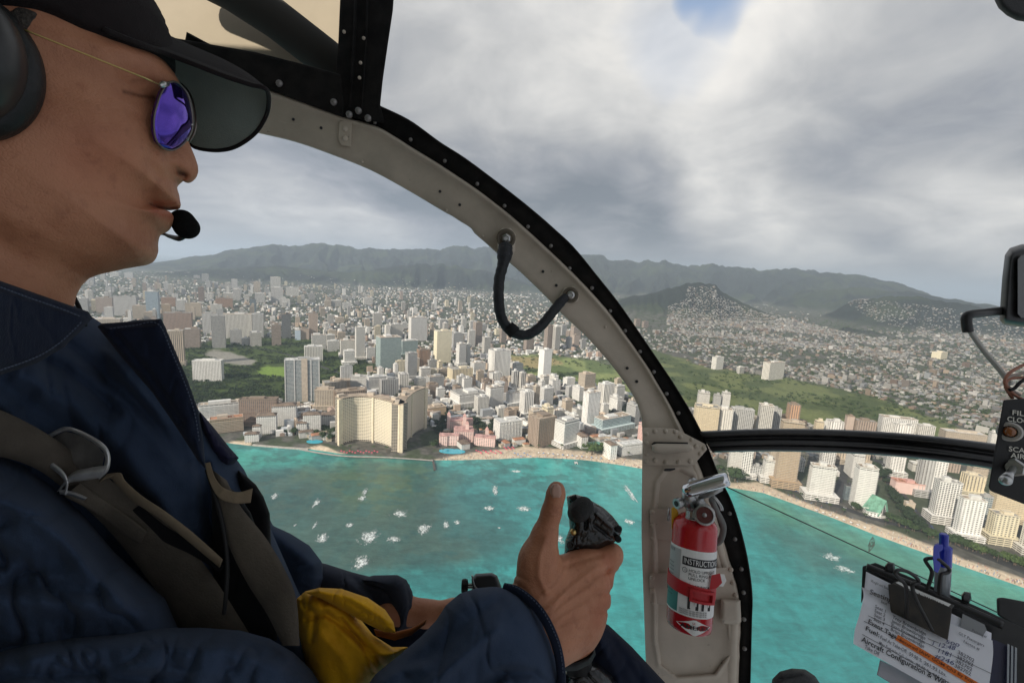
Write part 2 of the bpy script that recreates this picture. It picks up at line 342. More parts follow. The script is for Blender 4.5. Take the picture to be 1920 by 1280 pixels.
def roofmat(name, colr, sc=.12):
    m = bpy.data.materials.new(name); m.use_nodes = True; N = NT(m.node_tree)
    tc = N.n('ShaderNodeTexCoord').outputs['Object']; b = N.n('ShaderNodeBsdfPrincipled', i_Roughness=.85)
    oc = N.n('ShaderNodeObjectInfo').outputs['Color']
    c = N.mix(1.0, c4(colr), N.m('MULTIPLY_ADD', N.ramp(N.noise(tc, sc, 5, .7), .3, .7), .7, .55), 'MULTIPLY')
    N.put(b.inputs['Base Color'], c); N.t.links.new(b.outputs[0], N.n('ShaderNodeOutputMaterial').inputs[0]); return m
RF = {'grey': roofmat('roof_grey_gravel', (.34, .33, .31)), 'white': roofmat('roof_white_coating', (.62, .62, .60)), 'brown': roofmat('roof_brown_tile', (.20, .15, .115)),
      'tan': roofmat('roof_tan_gravel', (.42, .34, .26)), 'rust': roofmat('roof_orange_clay', (.45, .22, .13)), 'green': roofmat('roof_green_copper', (.17, .36, .27)), 'pink': roofmat('roof_pink_deck', (.55, .33, .30))}
MTRIM = {k: mat('trim_' + k, v, .7, var=.2, vscale=.2) for k, v in {'white': (.72, .71, .68), 'cream': (.76, .67, .50), 'grey': (.42, .42, .41), 'brown': (.28, .22, .17), 'pink': (.70, .42, .38), 'beige': (.55, .47, .38), 'dark': (.08, .08, .085)}.items()}
COLS = {'white': (.80, .79, .76), 'offwhite': (.70, .68, .63), 'grey': (.44, .44, .43), 'palegrey': (.54, .54, .53), 'beige': (.55, .47, .37), 'tan': (.52, .39, .26), 'brown': (.32, .23, .18), 'dusty': (.46, .37, .31), 'cream': (.70, .64, .48), 'yellow': (.68, .57, .40),
        'blue': (.52, .62, .72), 'green': (.50, .60, .56), 'teal': (.56, .66, .66), 'darkgrey': (.18, .19, .20), 'pink': (.76, .56, .51), 'orange': (.55, .34, .22)}
TRIM = {'white': 'white', 'offwhite': 'white', 'palegrey': 'grey', 'grey': 'grey', 'beige': 'beige', 'tan': 'beige', 'brown': 'brown', 'dusty': 'brown', 'cream': 'cream', 'yellow': 'cream', 'pink': 'pink', 'darkgrey': 'dark', 'orange': 'brown', 'blue': 'white', 'green': 'white', 'teal': 'white'}
def prism(pts, z0, z1, uvs=False, u0=0.0):
    pts = [tuple(p) for p in pts]; n = len(pts)
    V = [(x, y, z0) for x, y in pts] + [(x, y, z1) for x, y in pts]; Fc = []; UV = []; u = u0
    for i in range(n):
        j = (i + 1) % n; L = math.dist(pts[i], pts[j]); Fc.append((i, j, n + j, n + i))
        UV += [(u, 0), (u + L, 0), (u + L, z1 - z0), (u, z1 - z0)]; u += round(L / 4.2 + .5) * 4.2
    Fc.append(tuple(range(n, 2 * n))); UV += [(0, 0)] * n
    Fc.append(tuple(range(n - 1, -1, -1))); UV += [(0, 0)] * n
    return V, Fc, UV
class MB:                                   # many simple shapes in one mesh
    def __init__(s): s.V = []; s.F = []; s.UV = []
    def add(s, V, Fc, UV=None):
        k = len(s.V); s.V += [tuple(v) for v in V]; s.F += [tuple(i + k for i in f) for f in Fc]
        s.UV += UV if UV is not None else [(0, 0)] * sum(len(f) for f in Fc); return s
    def prism(s, pts, z0, z1): return s.add(*prism(pts, z0, z1))
    def build(s, name, m, parent=None, smooth=False, uv=True, **k):
        if not s.V: return None
        return mesh(name, s.V, s.F, m, parent, smooth, uv=s.UV if uv else None, **k)
def rot(pts, a, o=(0, 0)):
    c, s = math.cos(a), math.sin(a); return [(o[0] + c * x - s * y, o[1] + s * x + c * y) for x, y in pts]
def rect(w_, d_): return [(-w_ / 2, -d_ / 2), (w_ / 2, -d_ / 2), (w_ / 2, d_ / 2), (-w_ / 2, d_ / 2)]
def grow(pts, k):
    n = len(pts); out = []
    for i in range(n):
        a, b, c = pts[i - 1], pts[i], pts[(i + 1) % n]
        def nrm(p, q): L = math.dist(p, q) or 1; return ((q[1] - p[1]) / L, -(q[0] - p[0]) / L)
        n1, n2 = nrm(a, b), nrm(b, c); d = 1 + n1[0] * n2[0] + n1[1] * n2[1]; d = max(d, .35)
        out.append((b[0] + k * (n1[0] + n2[0]) / d, b[1] + k * (n1[1] + n2[1]) / d))
    return out
def tower(name, label, pts, h, style='bal', colr='white', roof='grey', z=2.0, group=None, slabs=0, penth=1, cat='building', podium=0, name_roof='roof', hip=0, uoff=0, slabmat=None, fins=0):
    cx, cy = np.mean([p[0] for p in pts]), np.mean([p[1] for p in pts])
    o = empty(name, (cx, cy, z), label, cat, group)
    V, Fc, UV = prism(pts, z - 1.5, z + h, u0=uoff)
    wl = mesh('wall', V, Fc, FM[style], o, uv=UV); cc = COLS[colr]; j = 1 + random.uniform(-.07, .07); wl.color = (cc[0] * j, cc[1] * j, cc[2] * j, 1)
    tm = MTRIM[slabmat or TRIM[colr]]
    if hip:
        mbr = MB(); e = grow(pts, 1.2); n = len(e); c0 = grow(pts, -hip * 1.6)
        V = [(x, y, z + h + .02) for x, y in e] + [(x, y, z + h + hip) for x, y in c0]
        mbr.add(V, [(i, (i + 1) % n, n + (i + 1) % n, n + i) for i in range(n)] + [tuple(range(n, 2 * n)), tuple(range(n - 1, -1, -1))]); mbr.build('roof', RF[roof], o)
    else:
        r = MB(); g = grow(pts, .35); r.prism(g, z + h + .02, z + h + .5); rr_ = r.build(name_roof, RF[roof], o)
        par = MB(); n = len(g); gi = grow(g, -.6)
        V = [(x, y, z + h + .52) for x, y in g] + [(x, y, z + h + 1.6) for x, y in g] + [(x, y, z + h + .52) for x, y in gi] + [(x, y, z + h + 1.6) for x, y in gi]
        Fq = []
        for i in range(n): k = (i + 1) % n; Fq += [(i, k, n + k, n + i), (2 * n + k, 2 * n + i, 3 * n + i, 3 * n + k), (n + i, n + k, 3 * n + k, 3 * n + i)]
        par.add(V, Fq); par.build('parapet', tm, o)
    if penth:
        a = math.atan2(pts[1][1] - pts[0][1], pts[1][0] - pts[0][0]); w_ = math.dist(pts[0], pts[1]); d_ = math.dist(pts[1], pts[2])
        p = MB(); hh = random.uniform(3.5, 6.5); k1, k2 = random.uniform(.25, .5), random.uniform(.35, .6)
        ox, oy = random.uniform(-.15, .15) * w_, random.uniform(-.1, .1) * d_
        c_ = rot([(ox, oy)], a, (cx, cy))[0]; p.prism(rot(rect(w_ * k1, d_ * k2), a, c_), z + h + .55, z + h + .55 + hh)
        for q in range(3):
            c_ = rot([(random.uniform(-.4, .4) * w_, random.uniform(-.32, .32) * d_)], a, (cx, cy))[0]; s_ = random.uniform(1.5, 3.2)
            p.prism(rot(rect(s_, s_ * 1.4), a, c_), z + h + .56, z + h + 1.4 + random.random() * 1.2)
        p.build('rooftop_machinery', tm, o)
    if slabs:
        s_ = MB(); nf_ = int(h / 3.0)
        for i in range(1, nf_): s_.prism(grow(pts, slabs), z + i * 3.0 - .55, z + i * 3.0 + .25)
        s_.build('balcony_slabs', tm, o)
    if fins:
        s_ = MB(); n = len(pts)
        for i in range(n):
            p, q = pts[i], pts[(i + 1) % n]; L = math.dist(p, q); k = max(1, int(L / fins)); a = math.atan2(q[1] - p[1], q[0] - p[0])
            for t in range(k + 1):
                x, y = p[0] + (q[0] - p[0]) * t / k, p[1] + (q[1] - p[1]) * t / k
                s_.prism(rot(rect(.8, 1.9), a, (x, y)), z - 1, z + h + .01)
        s_.build('fins', tm, o)
    if podium:
        b = MB(); b.prism(grow(pts, podium), z - 1, z + 9 + random.uniform(0, 5)); q = b.build('podium', FM['open'], o); q.color = (cc[0], cc[1], cc[2], 1)
    return o
ZM = {'A': (140, 480, 3.097), 'B': (620, 560, 3.2), 'C': (1100, 470, 2.3415), 'D': (1320, 820, 3.2)}
def site(zm, xl, xr, yt, yb, ratio=.55, yaw=30, hmax=None):
    ox, oy, s = ZM[zm]; xl, xr = ox + xl / s, ox + xr / s; yt, yb = oy + yt / s, oy + yb / s
    xc = (xl + xr) / 2; a = math.radians(yaw); c0 = G(xc, yb, 2.0)
    d0 = c0[:2] / np.linalg.norm(c0[:2]); w_ = 20.0
    for _ in range(4):
        dd = w_ * ratio; ctr = c0[:2] + d0 * (abs(math.sin(a)) * w_ + abs(math.cos(a)) * dd) * .42
        pts = rot(rect(w_, dd), a, ctr); q = proj([(x, y, 2 + 0) for x, y in pts]); ext = q[:, 0].max() - q[:, 0].min(); w_ *= (xr - xl) / ext
    dd = w_ * ratio; ctr = c0[:2] + d0 * (abs(math.sin(a)) * w_ + abs(math.cos(a)) * dd) * .42; pts = rot(rect(w_, dd), a, ctr)
    lo, hi = 3.0, 220.0                     # height that reaches the top line seen in the photograph
    for _ in range(24):
        m_ = (lo + hi) / 2; q = proj([(x, y, 2 + m_) for x, y in pts])
        if q[:, 1].min() > yt: lo = m_
        else: hi = m_
    return pts, m_, ctr
T = []                                      # zoom, left, right, top, base, ratio, yaw, style, colour, roof, row, [label]
def row(name, zm, items):
    for it in items: T.append((name, zm) + it)
row('beyond the park', 'A', [(10, 90, 245, 335, .5, 'bal', 'palegrey'), (128, 235, 238, 335, .5, 'grid', 'dusty'), (233, 372, 233, 350, .35, 'vert', 'palegrey'), (340, 432, 285, 372, .7, 'grid', 'beige'), (420, 502, 203, 375, .8, 'glass', 'blue', 'white glass tower with a pale blue sheen standing above the far hotel cluster'),
    (405, 482, 322, 385, .7, 'bal', 'beige'), (505, 592, 238, 300, .4, 'bal', 'orange'), (508, 565, 280, 345, .6, 'grid', 'tan'), (590, 650, 255, 325, .7, 'bal', 'white'), (520, 692, 325, 435, .4, 'vert', 'brown', 'broad brown twin slab hotel rising right behind the open collar flap'), (100, 285, 360, 420, .4, 'open', 'beige'),
    (545, 645, 428, 640, .6, 'vert', 'beige', 'tall beige tower with vertical stripes beside the edge of the pilot collar'), (640, 737, 418, 535, .6, 'bal', 'dusty'), (645, 742, 272, 352, .4, 'vert', 'beige'), (720, 755, 178, 272, .9, 'bal', 'brown'), (745, 832, 328, 450, .5, 'vert', 'palegrey'),
    (800, 882, 345, 535, .7, 'bal', 'palegrey', 'tall pale grey tower with balcony rows at the near edge of the park'), (868, 1036, 333, 480, .35, 'vert', 'offwhite', 'wide off white slab hotel with vertical stripes behind the park'), (1034, 1100, 333, 478, .8, 'vert', 'palegrey'), (905, 972, 428, 512, .5, 'grid', 'palegrey'), (970, 1022, 473, 520, .8, 'bal', 'white'), (1020, 1087, 438, 525, .8, 'bal', 'offwhite'),
    (1145, 1200, 393, 520, .9, 'bal', 'dusty'), (1203, 1257, 333, 480, .9, 'grid', 'darkgrey', 'dark grey slim tower between two brown towers above the park trees'), (1280, 1312, 428, 488, .7, 'blank', 'blue', 'small building with a bright blue banner wall at the far edge of the park'), (1308, 1362, 418, 486, .6, 'blank', 'dusty'), (1360, 1413, 328, 480, .9, 'vert', 'dusty', 'slim dusty brown tower standing alone above the low roofs'),
    (1375, 1462, 453, 548, .5, 'bal', 'white'), (1462, 1512, 455, 525, .6, 'bal', 'offwhite'), (1465, 1537, 488, 555, .5, 'bal', 'white'), (1540, 1626, 483, 595, .6, 'grid', 'offwhite'), (1560, 1627, 543, 630, .8, 'bal', 'white'), (1628, 1685, 410, 605, .8, 'bal', 'offwhite', 'slim off white tower standing left of the big pale green glass tower'),
    (1335, 1440, 518, 615, .5, 'vert', 'offwhite'), (1020, 1056, 248, 335, .8, 'glass', 'darkgrey'), (820, 922, 243, 305, .4, 'bal', 'orange'), (790, 860, 280, 330, .5, 'grid', 'offwhite')])
row('in the far city', 'A', [(68, 122, 98, 178, .6, 'bal', 'palegrey'), (150, 185, 92, 150, .8, 'bal', 'offwhite'), (205, 265, 92, 130, .5, 'grid', 'offwhite'), (180, 240, 180, 220, .6, 'grid', 'palegrey'), (290, 345, 95, 140, .5, 'vert', 'palegrey'), (545, 580, 93, 130, .7, 'bal', 'palegrey'), (545, 575, 163, 235, .9, 'bal', 'offwhite'),
    (638, 688, 95, 135, .5, 'grid', 'palegrey'), (692, 730, 112, 150, .6, 'bal', 'palegrey'), (740, 782, 103, 160, .5, 'grid', 'grey'), (875, 910, 153, 220, .8, 'bal', 'offwhite'), (912, 948, 133, 200, .8, 'vert', 'palegrey'), (865, 925, 213, 262, .5, 'bal', 'offwhite'), (920, 967, 190, 265, .8, 'bal', 'white'), (790, 835, 150, 195, .6, 'bal', 'white'), (765, 795, 145, 195, .8, 'grid', 'palegrey'),
    (985, 1015, 225, 270, .7, 'grid', 'offwhite'), (1040, 1080, 148, 215, .7, 'grid', 'beige'), (1048, 1105, 213, 280, .6, 'bal', 'white'), (1138, 1197, 120, 200, .7, 'grid', 'offwhite', 'tallest of the far white towers topping out above the haze line'), (1140, 1212, 180, 278, .5, 'bal', 'white'), (1190, 1240, 248, 290, .5, 'bal', 'white'), (1228, 1302, 180, 240, .5, 'grid', 'offwhite'), (1010, 1035, 165, 200, .8, 'bal', 'white'), (1360, 1395, 218, 262, .6, 'bal', 'palegrey'),
    (1450, 1490, 258, 300, .5, 'grid', 'beige'), (1488, 1550, 255, 300, .5, 'bal', 'offwhite'), (1555, 1605, 270, 310, .5, 'bal', 'white'), (1548, 1575, 228, 262, .8, 'bal', 'palegrey'), (1515, 1565, 355, 390, .5, 'grid', 'beige'), (1540, 1570, 395, 440, .8, 'bal', 'white'), (1675, 1730, 240, 290, .5, 'grid', 'offwhite'), (1510, 1545, 198, 230, .7, 'bal', 'palegrey'), (1730, 1785, 330, 405, .5, 'bal', 'offwhite'), (1680, 1715, 365, 420, .6, 'grid', 'beige'),
    (395, 450, 175, 205, .5, 'bal', 'palegrey'), (755, 810, 215, 250, .5, 'bal', 'white'), (845, 875, 165, 200, .8, 'bal', 'palegrey'), (1100, 1130, 190, 230, .8, 'bal', 'palegrey')])
row('mid district', 'B', [(270, 422, 218, 418, .7, 'glass', 'green', 'big pale green glass tower with a white crown beside a white slab'), (413, 522, 243, 345, .5, 'glass', 'green'), (348, 432, 148, 245, .6, 'grid', 'offwhite'), (465, 577, 108, 255, .45, 'vert', 'white', 'wide white tower of vertical strips at the back of the district'), (445, 517, 318, 485, .8, 'bal', 'palegrey'), (515, 592, 298, 428, .6, 'vert', 'orange', 'orange brown hotel with striped balconies between two grey towers'),
    (578, 637, 363, 430, .6, 'grid', 'palegrey'), (615, 722, 188, 388, .5, 'blank', 'cream', 'tall cream tower with a broad blank wall and flat white top'), (718, 797, 203, 285, .6, 'grid', 'palegrey'), (850, 906, 138, 278, .8, 'bal', 'dusty', 'slim beige pink tower left of the hanging strap'), (905, 957, 228, 330, .7, 'bal', 'offwhite'), (645, 690, 123, 182, .7, 'bal', 'white'), (750, 808, 263, 410, .9, 'bal', 'white'), (805, 835, 268, 400, .9, 'bal', 'offwhite'), (700, 850, 403, 505, .5, 'vert', 'cream', 'cream hotel with tall vertical ribs in front of the white towers'),
    (835, 927, 373, 465, .6, 'grid', 'white'), (940, 1072, 298, 470, .7, 'vert', 'white', 'tall bright white twin tower with strips in the centre of the district'), (1010, 1052, 178, 268, .7, 'bal', 'dusty'), (1155, 1217, 233, 308, .6, 'bal', 'dusty'), (1275, 1330, 158, 305, .8, 'bal', 'dusty'), (1325, 1372, 165, 310, .8, 'bal', 'offwhite'), (1370, 1415, 155, 220, .7, 'grid', 'palegrey'), (1240, 1317, 298, 495, .9, 'blank', 'white', 'tall plain white tower with a tapering top in front of the golf course'), (1408, 1445, 230, 300, .8, 'bal', 'palegrey'), (1435, 1500, 165, 250, .5, 'grid', 'dusty'),
    (1090, 1152, 383, 445, .7, 'bal', 'white'), (1078, 1120, 430, 558, .9, 'dark', 'white', 'white tower with two dark brown vertical strips'), (1120, 1166, 438, 560, .9, 'dark', 'offwhite'), (950, 1026, 438, 520, .6, 'vert', 'white'), (148, 206, 170, 365, .8, 'bal', 'offwhite'), (-8, 50, 248, 315, .6, 'bal', 'white'), (55, 145, 258, 345, .6, 'grid', 'white'), (1480, 1582, 438, 560, .7, 'grid', 'beige', 'beige gridded tower standing at the near edge of the golf course'), (1390, 1462, 468, 555, .6, 'fine', 'white'), (1595, 1692, 498, 650, .6, 'vert', 'offwhite'), (1680, 1755, 513, 645, .6, 'bal', 'offwhite'),
    (1700, 1745, 475, 520, .6, 'bal', 'beige'), (1320, 1365, 455, 500, .6, 'bal', 'palegrey'), (1255, 1320, 455, 520, .6, 'bal', 'offwhite'), (905, 960, 500, 575, .6, 'grid', 'dusty'), (815, 868, 470, 535, .6, 'bal', 'dusty'), (1160, 1230, 455, 500, .6, 'bal', 'beige'), (635, 705, 415, 470, .5, 'bal', 'beige')])
row('behind the beachfront', 'B', [(570, 677, 453, 572, .6, 'grid', 'grey', 'boxy grey green office block with even windows'), (715, 927, 533, 655, .7, 'open', 'white', 'low wide white block with tall columns on its front'), (555, 692, 628, 712, .6, 'blank', 'tan', 'low plain tan hall in the trees behind the curved hotel'), (925, 1032, 513, 672, .6, 'bal', 'white', 'white hotel tower with a round restaurant storey on top'), (1130, 1210, 545, 710, .8, 'vert', 'white'), (1205, 1247, 518, 690, .9, 'grid', 'beige'), (1245, 1332, 523, 640, .7, 'grid', 'white'), (1050, 1137, 553, 650, .4, 'fine', 'white'),
    (1500, 1602, 548, 780, .5, 'fine', 'white', 'tall white slab tower with a blank bright side above the teal hotel'), (1575, 1795, 678, 805, .3, 'glass', 'teal', 'long low teal and white hotel slab beside the white slab tower'), (1778, 1838, 598, 705, .7, 'bal', 'beige'), (-50, 110, 480, 560, .5, 'grid', 'beige'), (20, 205, 530, 700, .45, 'vert', 'dusty', 'dusty brown hotel slab with dark vertical bays left behind the curved hotel'), (290, 405, 470, 585, .5, 'vert', 'palegrey'), (215, 340, 455, 560, .4, 'bal', 'white'), (500, 575, 470, 530, .5, 'bal', 'offwhite'), (405, 500, 560, 610, .5, 'bal', 'white')])
row('behind the park beach', 'A', [(688, 872, 600, 730, .3, 'grid', 'white', 'long white slab hotel standing alone among the park trees'), (730, 992, 832, 975, .25, 'open', 'white', 'long white curving low block next to the brown hotel slab'), (960, 1192, 818, 990, .3, 'grid', 'brown', 'long brown hotel slab with a tiered roof behind the white terraced hotel'), (790, 982, 918, 1035, .35, 'bal', 'tan', 'low tan block with an orange flat roof nearest the water'),
    (1395, 1512, 762, 895, .6, 'grid', 'beige'), (1485, 1602, 712, 780, .5, 'grid', 'tan'), (1600, 1700, 690, 760, .5, 'bal', 'white')])
GR = row
row('above the crossbar', 'C', [(480, 532, 613, 700, .8, 'bal', 'offwhite'), (455, 562, 668, 850, .6, 'bal', 'yellow', 'yellow tower of stacked balconies touching the dark frame'), (547, 580, 628, 720, .8, 'bal', 'palegrey'), (582, 620, 618, 720, .8, 'bal', 'white'), (545, 622, 683, 850, .6, 'vert', 'offwhite'), (615, 717, 683, 840, .4, 'grid', 'palegrey'), (735, 802, 668, 830, .7, 'grid', 'offwhite'), (795, 843, 688, 800, .8, 'grid', 'palegrey'), (865, 922, 666, 790, .8, 'vert', 'orange', 'orange brown tower rising highest above the crossbar'),
    (985, 1027, 742, 850, .8, 'bal', 'yellow'), (1035, 1112, 738, 850, .6, 'vert', 'white'), (1118, 1160, 720, 830, .8, 'blank', 'dusty'), (1155, 1257, 735, 840, .4, 'vert', 'dusty'), (1260, 1432, 718, 850, .3, 'grid', 'white'), (1320, 1412, 752, 870, .5, 'vert', 'white'), (1425, 1512, 758, 870, .5, 'grid', 'offwhite'), (1530, 1737, 778, 890, .3, 'bal', 'beige'), (1750, 1792, 793, 880, .8, 'bal', 'white')])
row('beyond the golf course', 'C', [(765, 862, 483, 568, .3, 'vert', 'offwhite', 'lone broad white apartment slab beyond the golf course'), (545, 597, 463, 522, .5, 'vert', 'white'), (655, 690, 508, 540, .5, 'bal', 'white'), (1510, 1580, 440, 478, .5, 'blank', 'cream'), (205, 235, 300, 335, .5, 'bal', 'dusty'), (240, 270, 310, 340, .5, 'bal', 'dusty')])
row('below the crossbar', 'D', [(135, 212, 60, 228, .6, 'bal', 'offwhite'), (205, 277, 70, 238, .6, 'grid', 'white'), (340, 427, 115, 268, .8, 'bal', 'white', 'white tower with rounded balconies left of the golden tower'), (405, 542, -110, 300, .5, 'bal', 'tan', 'golden tan tower of stacked balconies cut by the crossbar'), (605, 762, 150, 375, .35, 'bal', 'white', 'white hotel slab with balcony grid beside the wide avenue'), (678, 772, 40, 215, .6, 'grid', 'white'), (865, 1002, 155, 430, .6, 'open', 'white', 'white tower banded with thin dark lines left of the green roofed church'),
    (828, 880, 280, 375, .7, 'glass', 'darkgrey'), (1250, 1345, 60, 350, .7, 'vert', 'palegrey'), (1330, 1425, 100, 350, .6, 'fine', 'white'), (1078, 1192, 60, 232, .6, 'fine', 'white'), (780, 980, 20, 165, .3, 'vert', 'beige'), (1330, 1500, 240, 515, .5, 'grid', 'white', 'white hotel wing with a dark window grid facing the avenue'), (1475, 1645, 345, 612, .45, 'fine', 'white', 'bright white hotel wing with a blank end wall behind the blue pen'), (1520, 1662, 205, 350, .6, 'vert', 'cream'), (1680, 1960, 300, 505, .3, 'bal', 'yellow', 'long yellow apartment slab below the toggle switch panel'),
    (1665, 1855, 430, 640, .5, 'fine', 'cream', 'short cream hotel with even windows behind the beach trees'), (1875, 2000, 470, 700, .6, 'fine', 'offwhite'), (1620, 1700, 340, 520, .6, 'glass', 'palegrey'), (1105, 1312, 240, 340, .4, 'blank', 'pink', 'low hall with a brick red roof across from the church'), (265, 345, 160, 245, .5, 'grid', 'palegrey'), (1190, 1260, 380, 440, .6, 'blank', 'beige')])
ORD = ['first', 'second', 'third', 'fourth', 'fifth', 'sixth', 'seventh', 'eighth', 'ninth', 'tenth', 'eleventh', 'twelfth', 'thirteenth', 'fourteenth', 'fifteenth', 'sixteenth', 'seventeenth', 'eighteenth', 'nineteenth', 'twentieth'] + ['no. %d' % i for i in range(21, 90)]
CW = {'palegrey': 'pale grey', 'darkgrey': 'dark grey', 'offwhite': 'off white', 'dusty': 'dusty brown'}
SW = {'bal': 'with balcony bands', 'grid': 'with a window grid', 'fine': 'with small windows', 'vert': 'with vertical strips', 'glass': 'of tinted glass', 'blank': 'with plain walls', 'dark': 'with dark strips', 'open': 'with open decks'}
cnt = {}; OCC = []; LONG = {'white slab hotel': 1}
for t in sorted(T, key=lambda t: (t[0], t[2])):
    rn, zm, xl, xr, yt, yb, ratio, st, cl = t[:9]; lab = t[9] if len(t) > 9 else None
    right = (zm == 'D') or (zm == 'C' and 'crossbar' in rn); yaw = -14 if right else (34 if zm == 'B' else 28)
    if rn == 'behind the park beach': yaw = 14 if 'low' not in (lab or '') else 32
    pts, h, ctr = site(zm, xl, xr, yt, yb, ratio, yaw)
    key = (rn, cl, st); cnt[key] = cnt.get(key, 0) + 1
    if lab is None:
        k = cnt[key]; more = sum(1 for q in T if q[0] == rn and q[8] == cl and q[7] == st and len(q) < 10)
        lab = f'{CW.get(cl, cl)} tower {SW[st]} {rn}' + (f', {ORD[k - 1]} from the left' if more > 1 else '')
    r = np.hypot(*ctr); nearb = r < 1900
    roof = {'tan': 'tan', 'pink': 'rust'}.get(cl, random.choice(['grey', 'white', 'grey', 'tan'])); hip = 0
    if 'orange flat' in lab: roof = 'rust'
    if 'tiered' in lab: roof = 'brown'
    tower('tower_block', lab, pts, h, st, cl, roof, group='towers ' + rn, slabs=(.9 if (st in ('bal', 'open') and nearb) else 0), penth=1, podium=0 if h < 30 or not nearb else random.choice([0, 5, 8]), fins=(0 if not (st == 'vert' and nearb) else 5.0))
    OCC.append((ctr[0], ctr[1], max(math.dist(pts[0], pts[1]), math.dist(pts[1], pts[2])) * .62 + 4))
# ------------------------------------------------------------------ landmark buildings
def gp(*pts): return [tuple(G(x, y, 2.0)[:2]) for x, y in pts]
def curve_pts(pts, n):
    pts = np.array(pts, float); k = len(pts); out = []
    for i in range(n + 1):
        t = i / n * (k - 1); a = min(int(t), k - 2); f = t - a
        p0, p1, p2, p3 = pts[max(a - 1, 0)], pts[a], pts[a + 1], pts[min(a + 2, k - 1)]
        out.append(.5 * ((2 * p1) + (-p0 + p2) * f + (2 * p0 - 5 * p1 + 4 * p2 - p3) * f * f + (-p0 + 3 * p1 - 3 * p2 + p3) * f ** 3))
    return np.array(out)
def occ(pts, k=.6):
    c = np.mean(pts, 0); OCC.append((c[0], c[1], max(math.dist(c, p) for p in pts) * .9 + 6))
def hgt(x, yb, yt):
    p = G(x, yb, 2.0); lo, hi = 2, 250
    for _ in range(24):
        m_ = (lo + hi) / 2; lo, hi = (m_, hi) if proj(p + np.array([0, 0, m_]))[1] > yt else (lo, m_)
    return m_
# the curved cream hotel: two concave wings that meet at a ribbed corner
wingA = curve_pts(gp((638, 834), (668, 827), (700, 829), (728, 837), (748, 846)), 14)
wingB = curve_pts(gp((752, 847), (762, 828), (778, 812), (796, 803)), 12)
hS = hgt(650, 834, 748)
o = empty('curved_hotel', (*wingA[7], 2), 'cream hotel of two concave wings with stacked balcony rows on the shore', 'building')
def wing(pts, thick, nm, slabm):
    d = np.gradient(pts, axis=0); nn = np.stack([-d[:, 1], d[:, 0]], 1); nn /= np.linalg.norm(nn, axis=1)[:, None]
    if (nn.mean(0) @ pts.mean(0)) < 0: nn = -nn
    back = pts + nn * thick; loop = [tuple(p) for p in pts] + [tuple(p) for p in back[::-1]]
    V, Fc, UV = prism(loop, 0.5, hS + 2); a = mesh('wall', V, Fc, FM['bal'], o, uv=UV); a.color = (.46, .40, .32, 1)
    s = MB(); nfl = int(hS / 3.05)
    for i in range(2, nfl + 1):
        fr = pts - nn * 1.7; lp = [tuple(p) for p in fr] + [tuple(p) for p in (pts + nn * .3)[::-1]]; s.prism(lp, 2 + i * 3.05 - 1.25, 2 + i * 3.05)
    s.build('balcony_slabs', slabm, o)
    s = MB()
    L = np.r_[0, np.cumsum(np.linalg.norm(np.diff(pts, axis=0), axis=1))]
    for k in range(0, int(L[-1] / 4.4) + 1):
        t = min(k * 4.4, L[-1]); x, y = np.interp(t, L, pts[:, 0]), np.interp(t, L, pts[:, 1]); dx, dy = np.interp(t, L, d[:, 0]), np.interp(t, L, d[:, 1]); n_ = (np.interp(t, L, nn[:, 0]), np.interp(t, L, nn[:, 1]))
        s.prism(rot(rect(.35, 2.0), math.atan2(dy, dx), (x - n_[0] * .8, y - n_[1] * .8)), 4, hS + 1.9)
    s.build('balcony_dividers', slabm, o)
    r = MB(); r.prism([tuple(p) for p in (pts - nn * 2.2)] + [tuple(p) for p in (back + nn * .5)[::-1]], hS + 2.02, hS + 3.4); r.build('roof', RF['tan'], o)
    for t0, w_ in ((0.0, 9), (.5, 3.4), (1.0, 9)):
        k = t0 * (len(pts) - 1); i = int(round(k)); p = pts[i] - nn[i] * .4
        q = MB(); q.prism(rot(rect(w_, 6), math.atan2(d[i][1], d[i][0]), p), 1, hS + 2.0); q.build('pier', MTRIM['cream'], o)
    for t0 in (.12, .45, .8):
        i = int(t0 * (len(pts) - 1)); p = pts[i] + nn[i] * thick * .55
        q = MB(); q.prism(rot(rect(13, 8), math.atan2(d[i][1], d[i][0]), p), hS + 3.42, hS + 8.5); q.build('rooftop_machinery', MTRIM['beige'], o)
    occ([tuple(p) for p in pts])
wing(wingA, 19, 'a', mat('trim_cream_lit', (.86, .79, .64), .7)); wing(wingB, 19, 'b', mat('trim_cream_shaded', (.80, .71, .57), .7))  # same cream trim, darker on the second wing to paint its shaded side
# tall glass tower with a pale central shaft
pts, h, ctr = site('A', 1224, 1428, 588, 850, .42, 24)
o = tower('glass_tower', 'tall blue grey glass hotel tower with a pale pink central shaft by the park', pts, h, 'glass', 'palegrey', 'white', penth=1)
a, b = np.array(pts[0]), np.array(pts[1]); u_ = (b - a) / np.linalg.norm(b - a); ang = math.atan2(u_[1], u_[0]); W_ = np.linalg.norm(b - a)
q = MB(); q.prism(rot(rect(W_ * .17, 4), ang, a + u_ * W_ * .56), 1, h + 6); q.build('central_shaft', MTRIM['pink' if 0 else 'beige'], o)
for t0 in (.02, .28, .75, .98):
    q = MB(); q.prism(rot(rect(1.6, 2.2), ang, a + u_ * W_ * t0), 1, h + 4); q.build('pier', MTRIM['white'], o)
occ(pts)
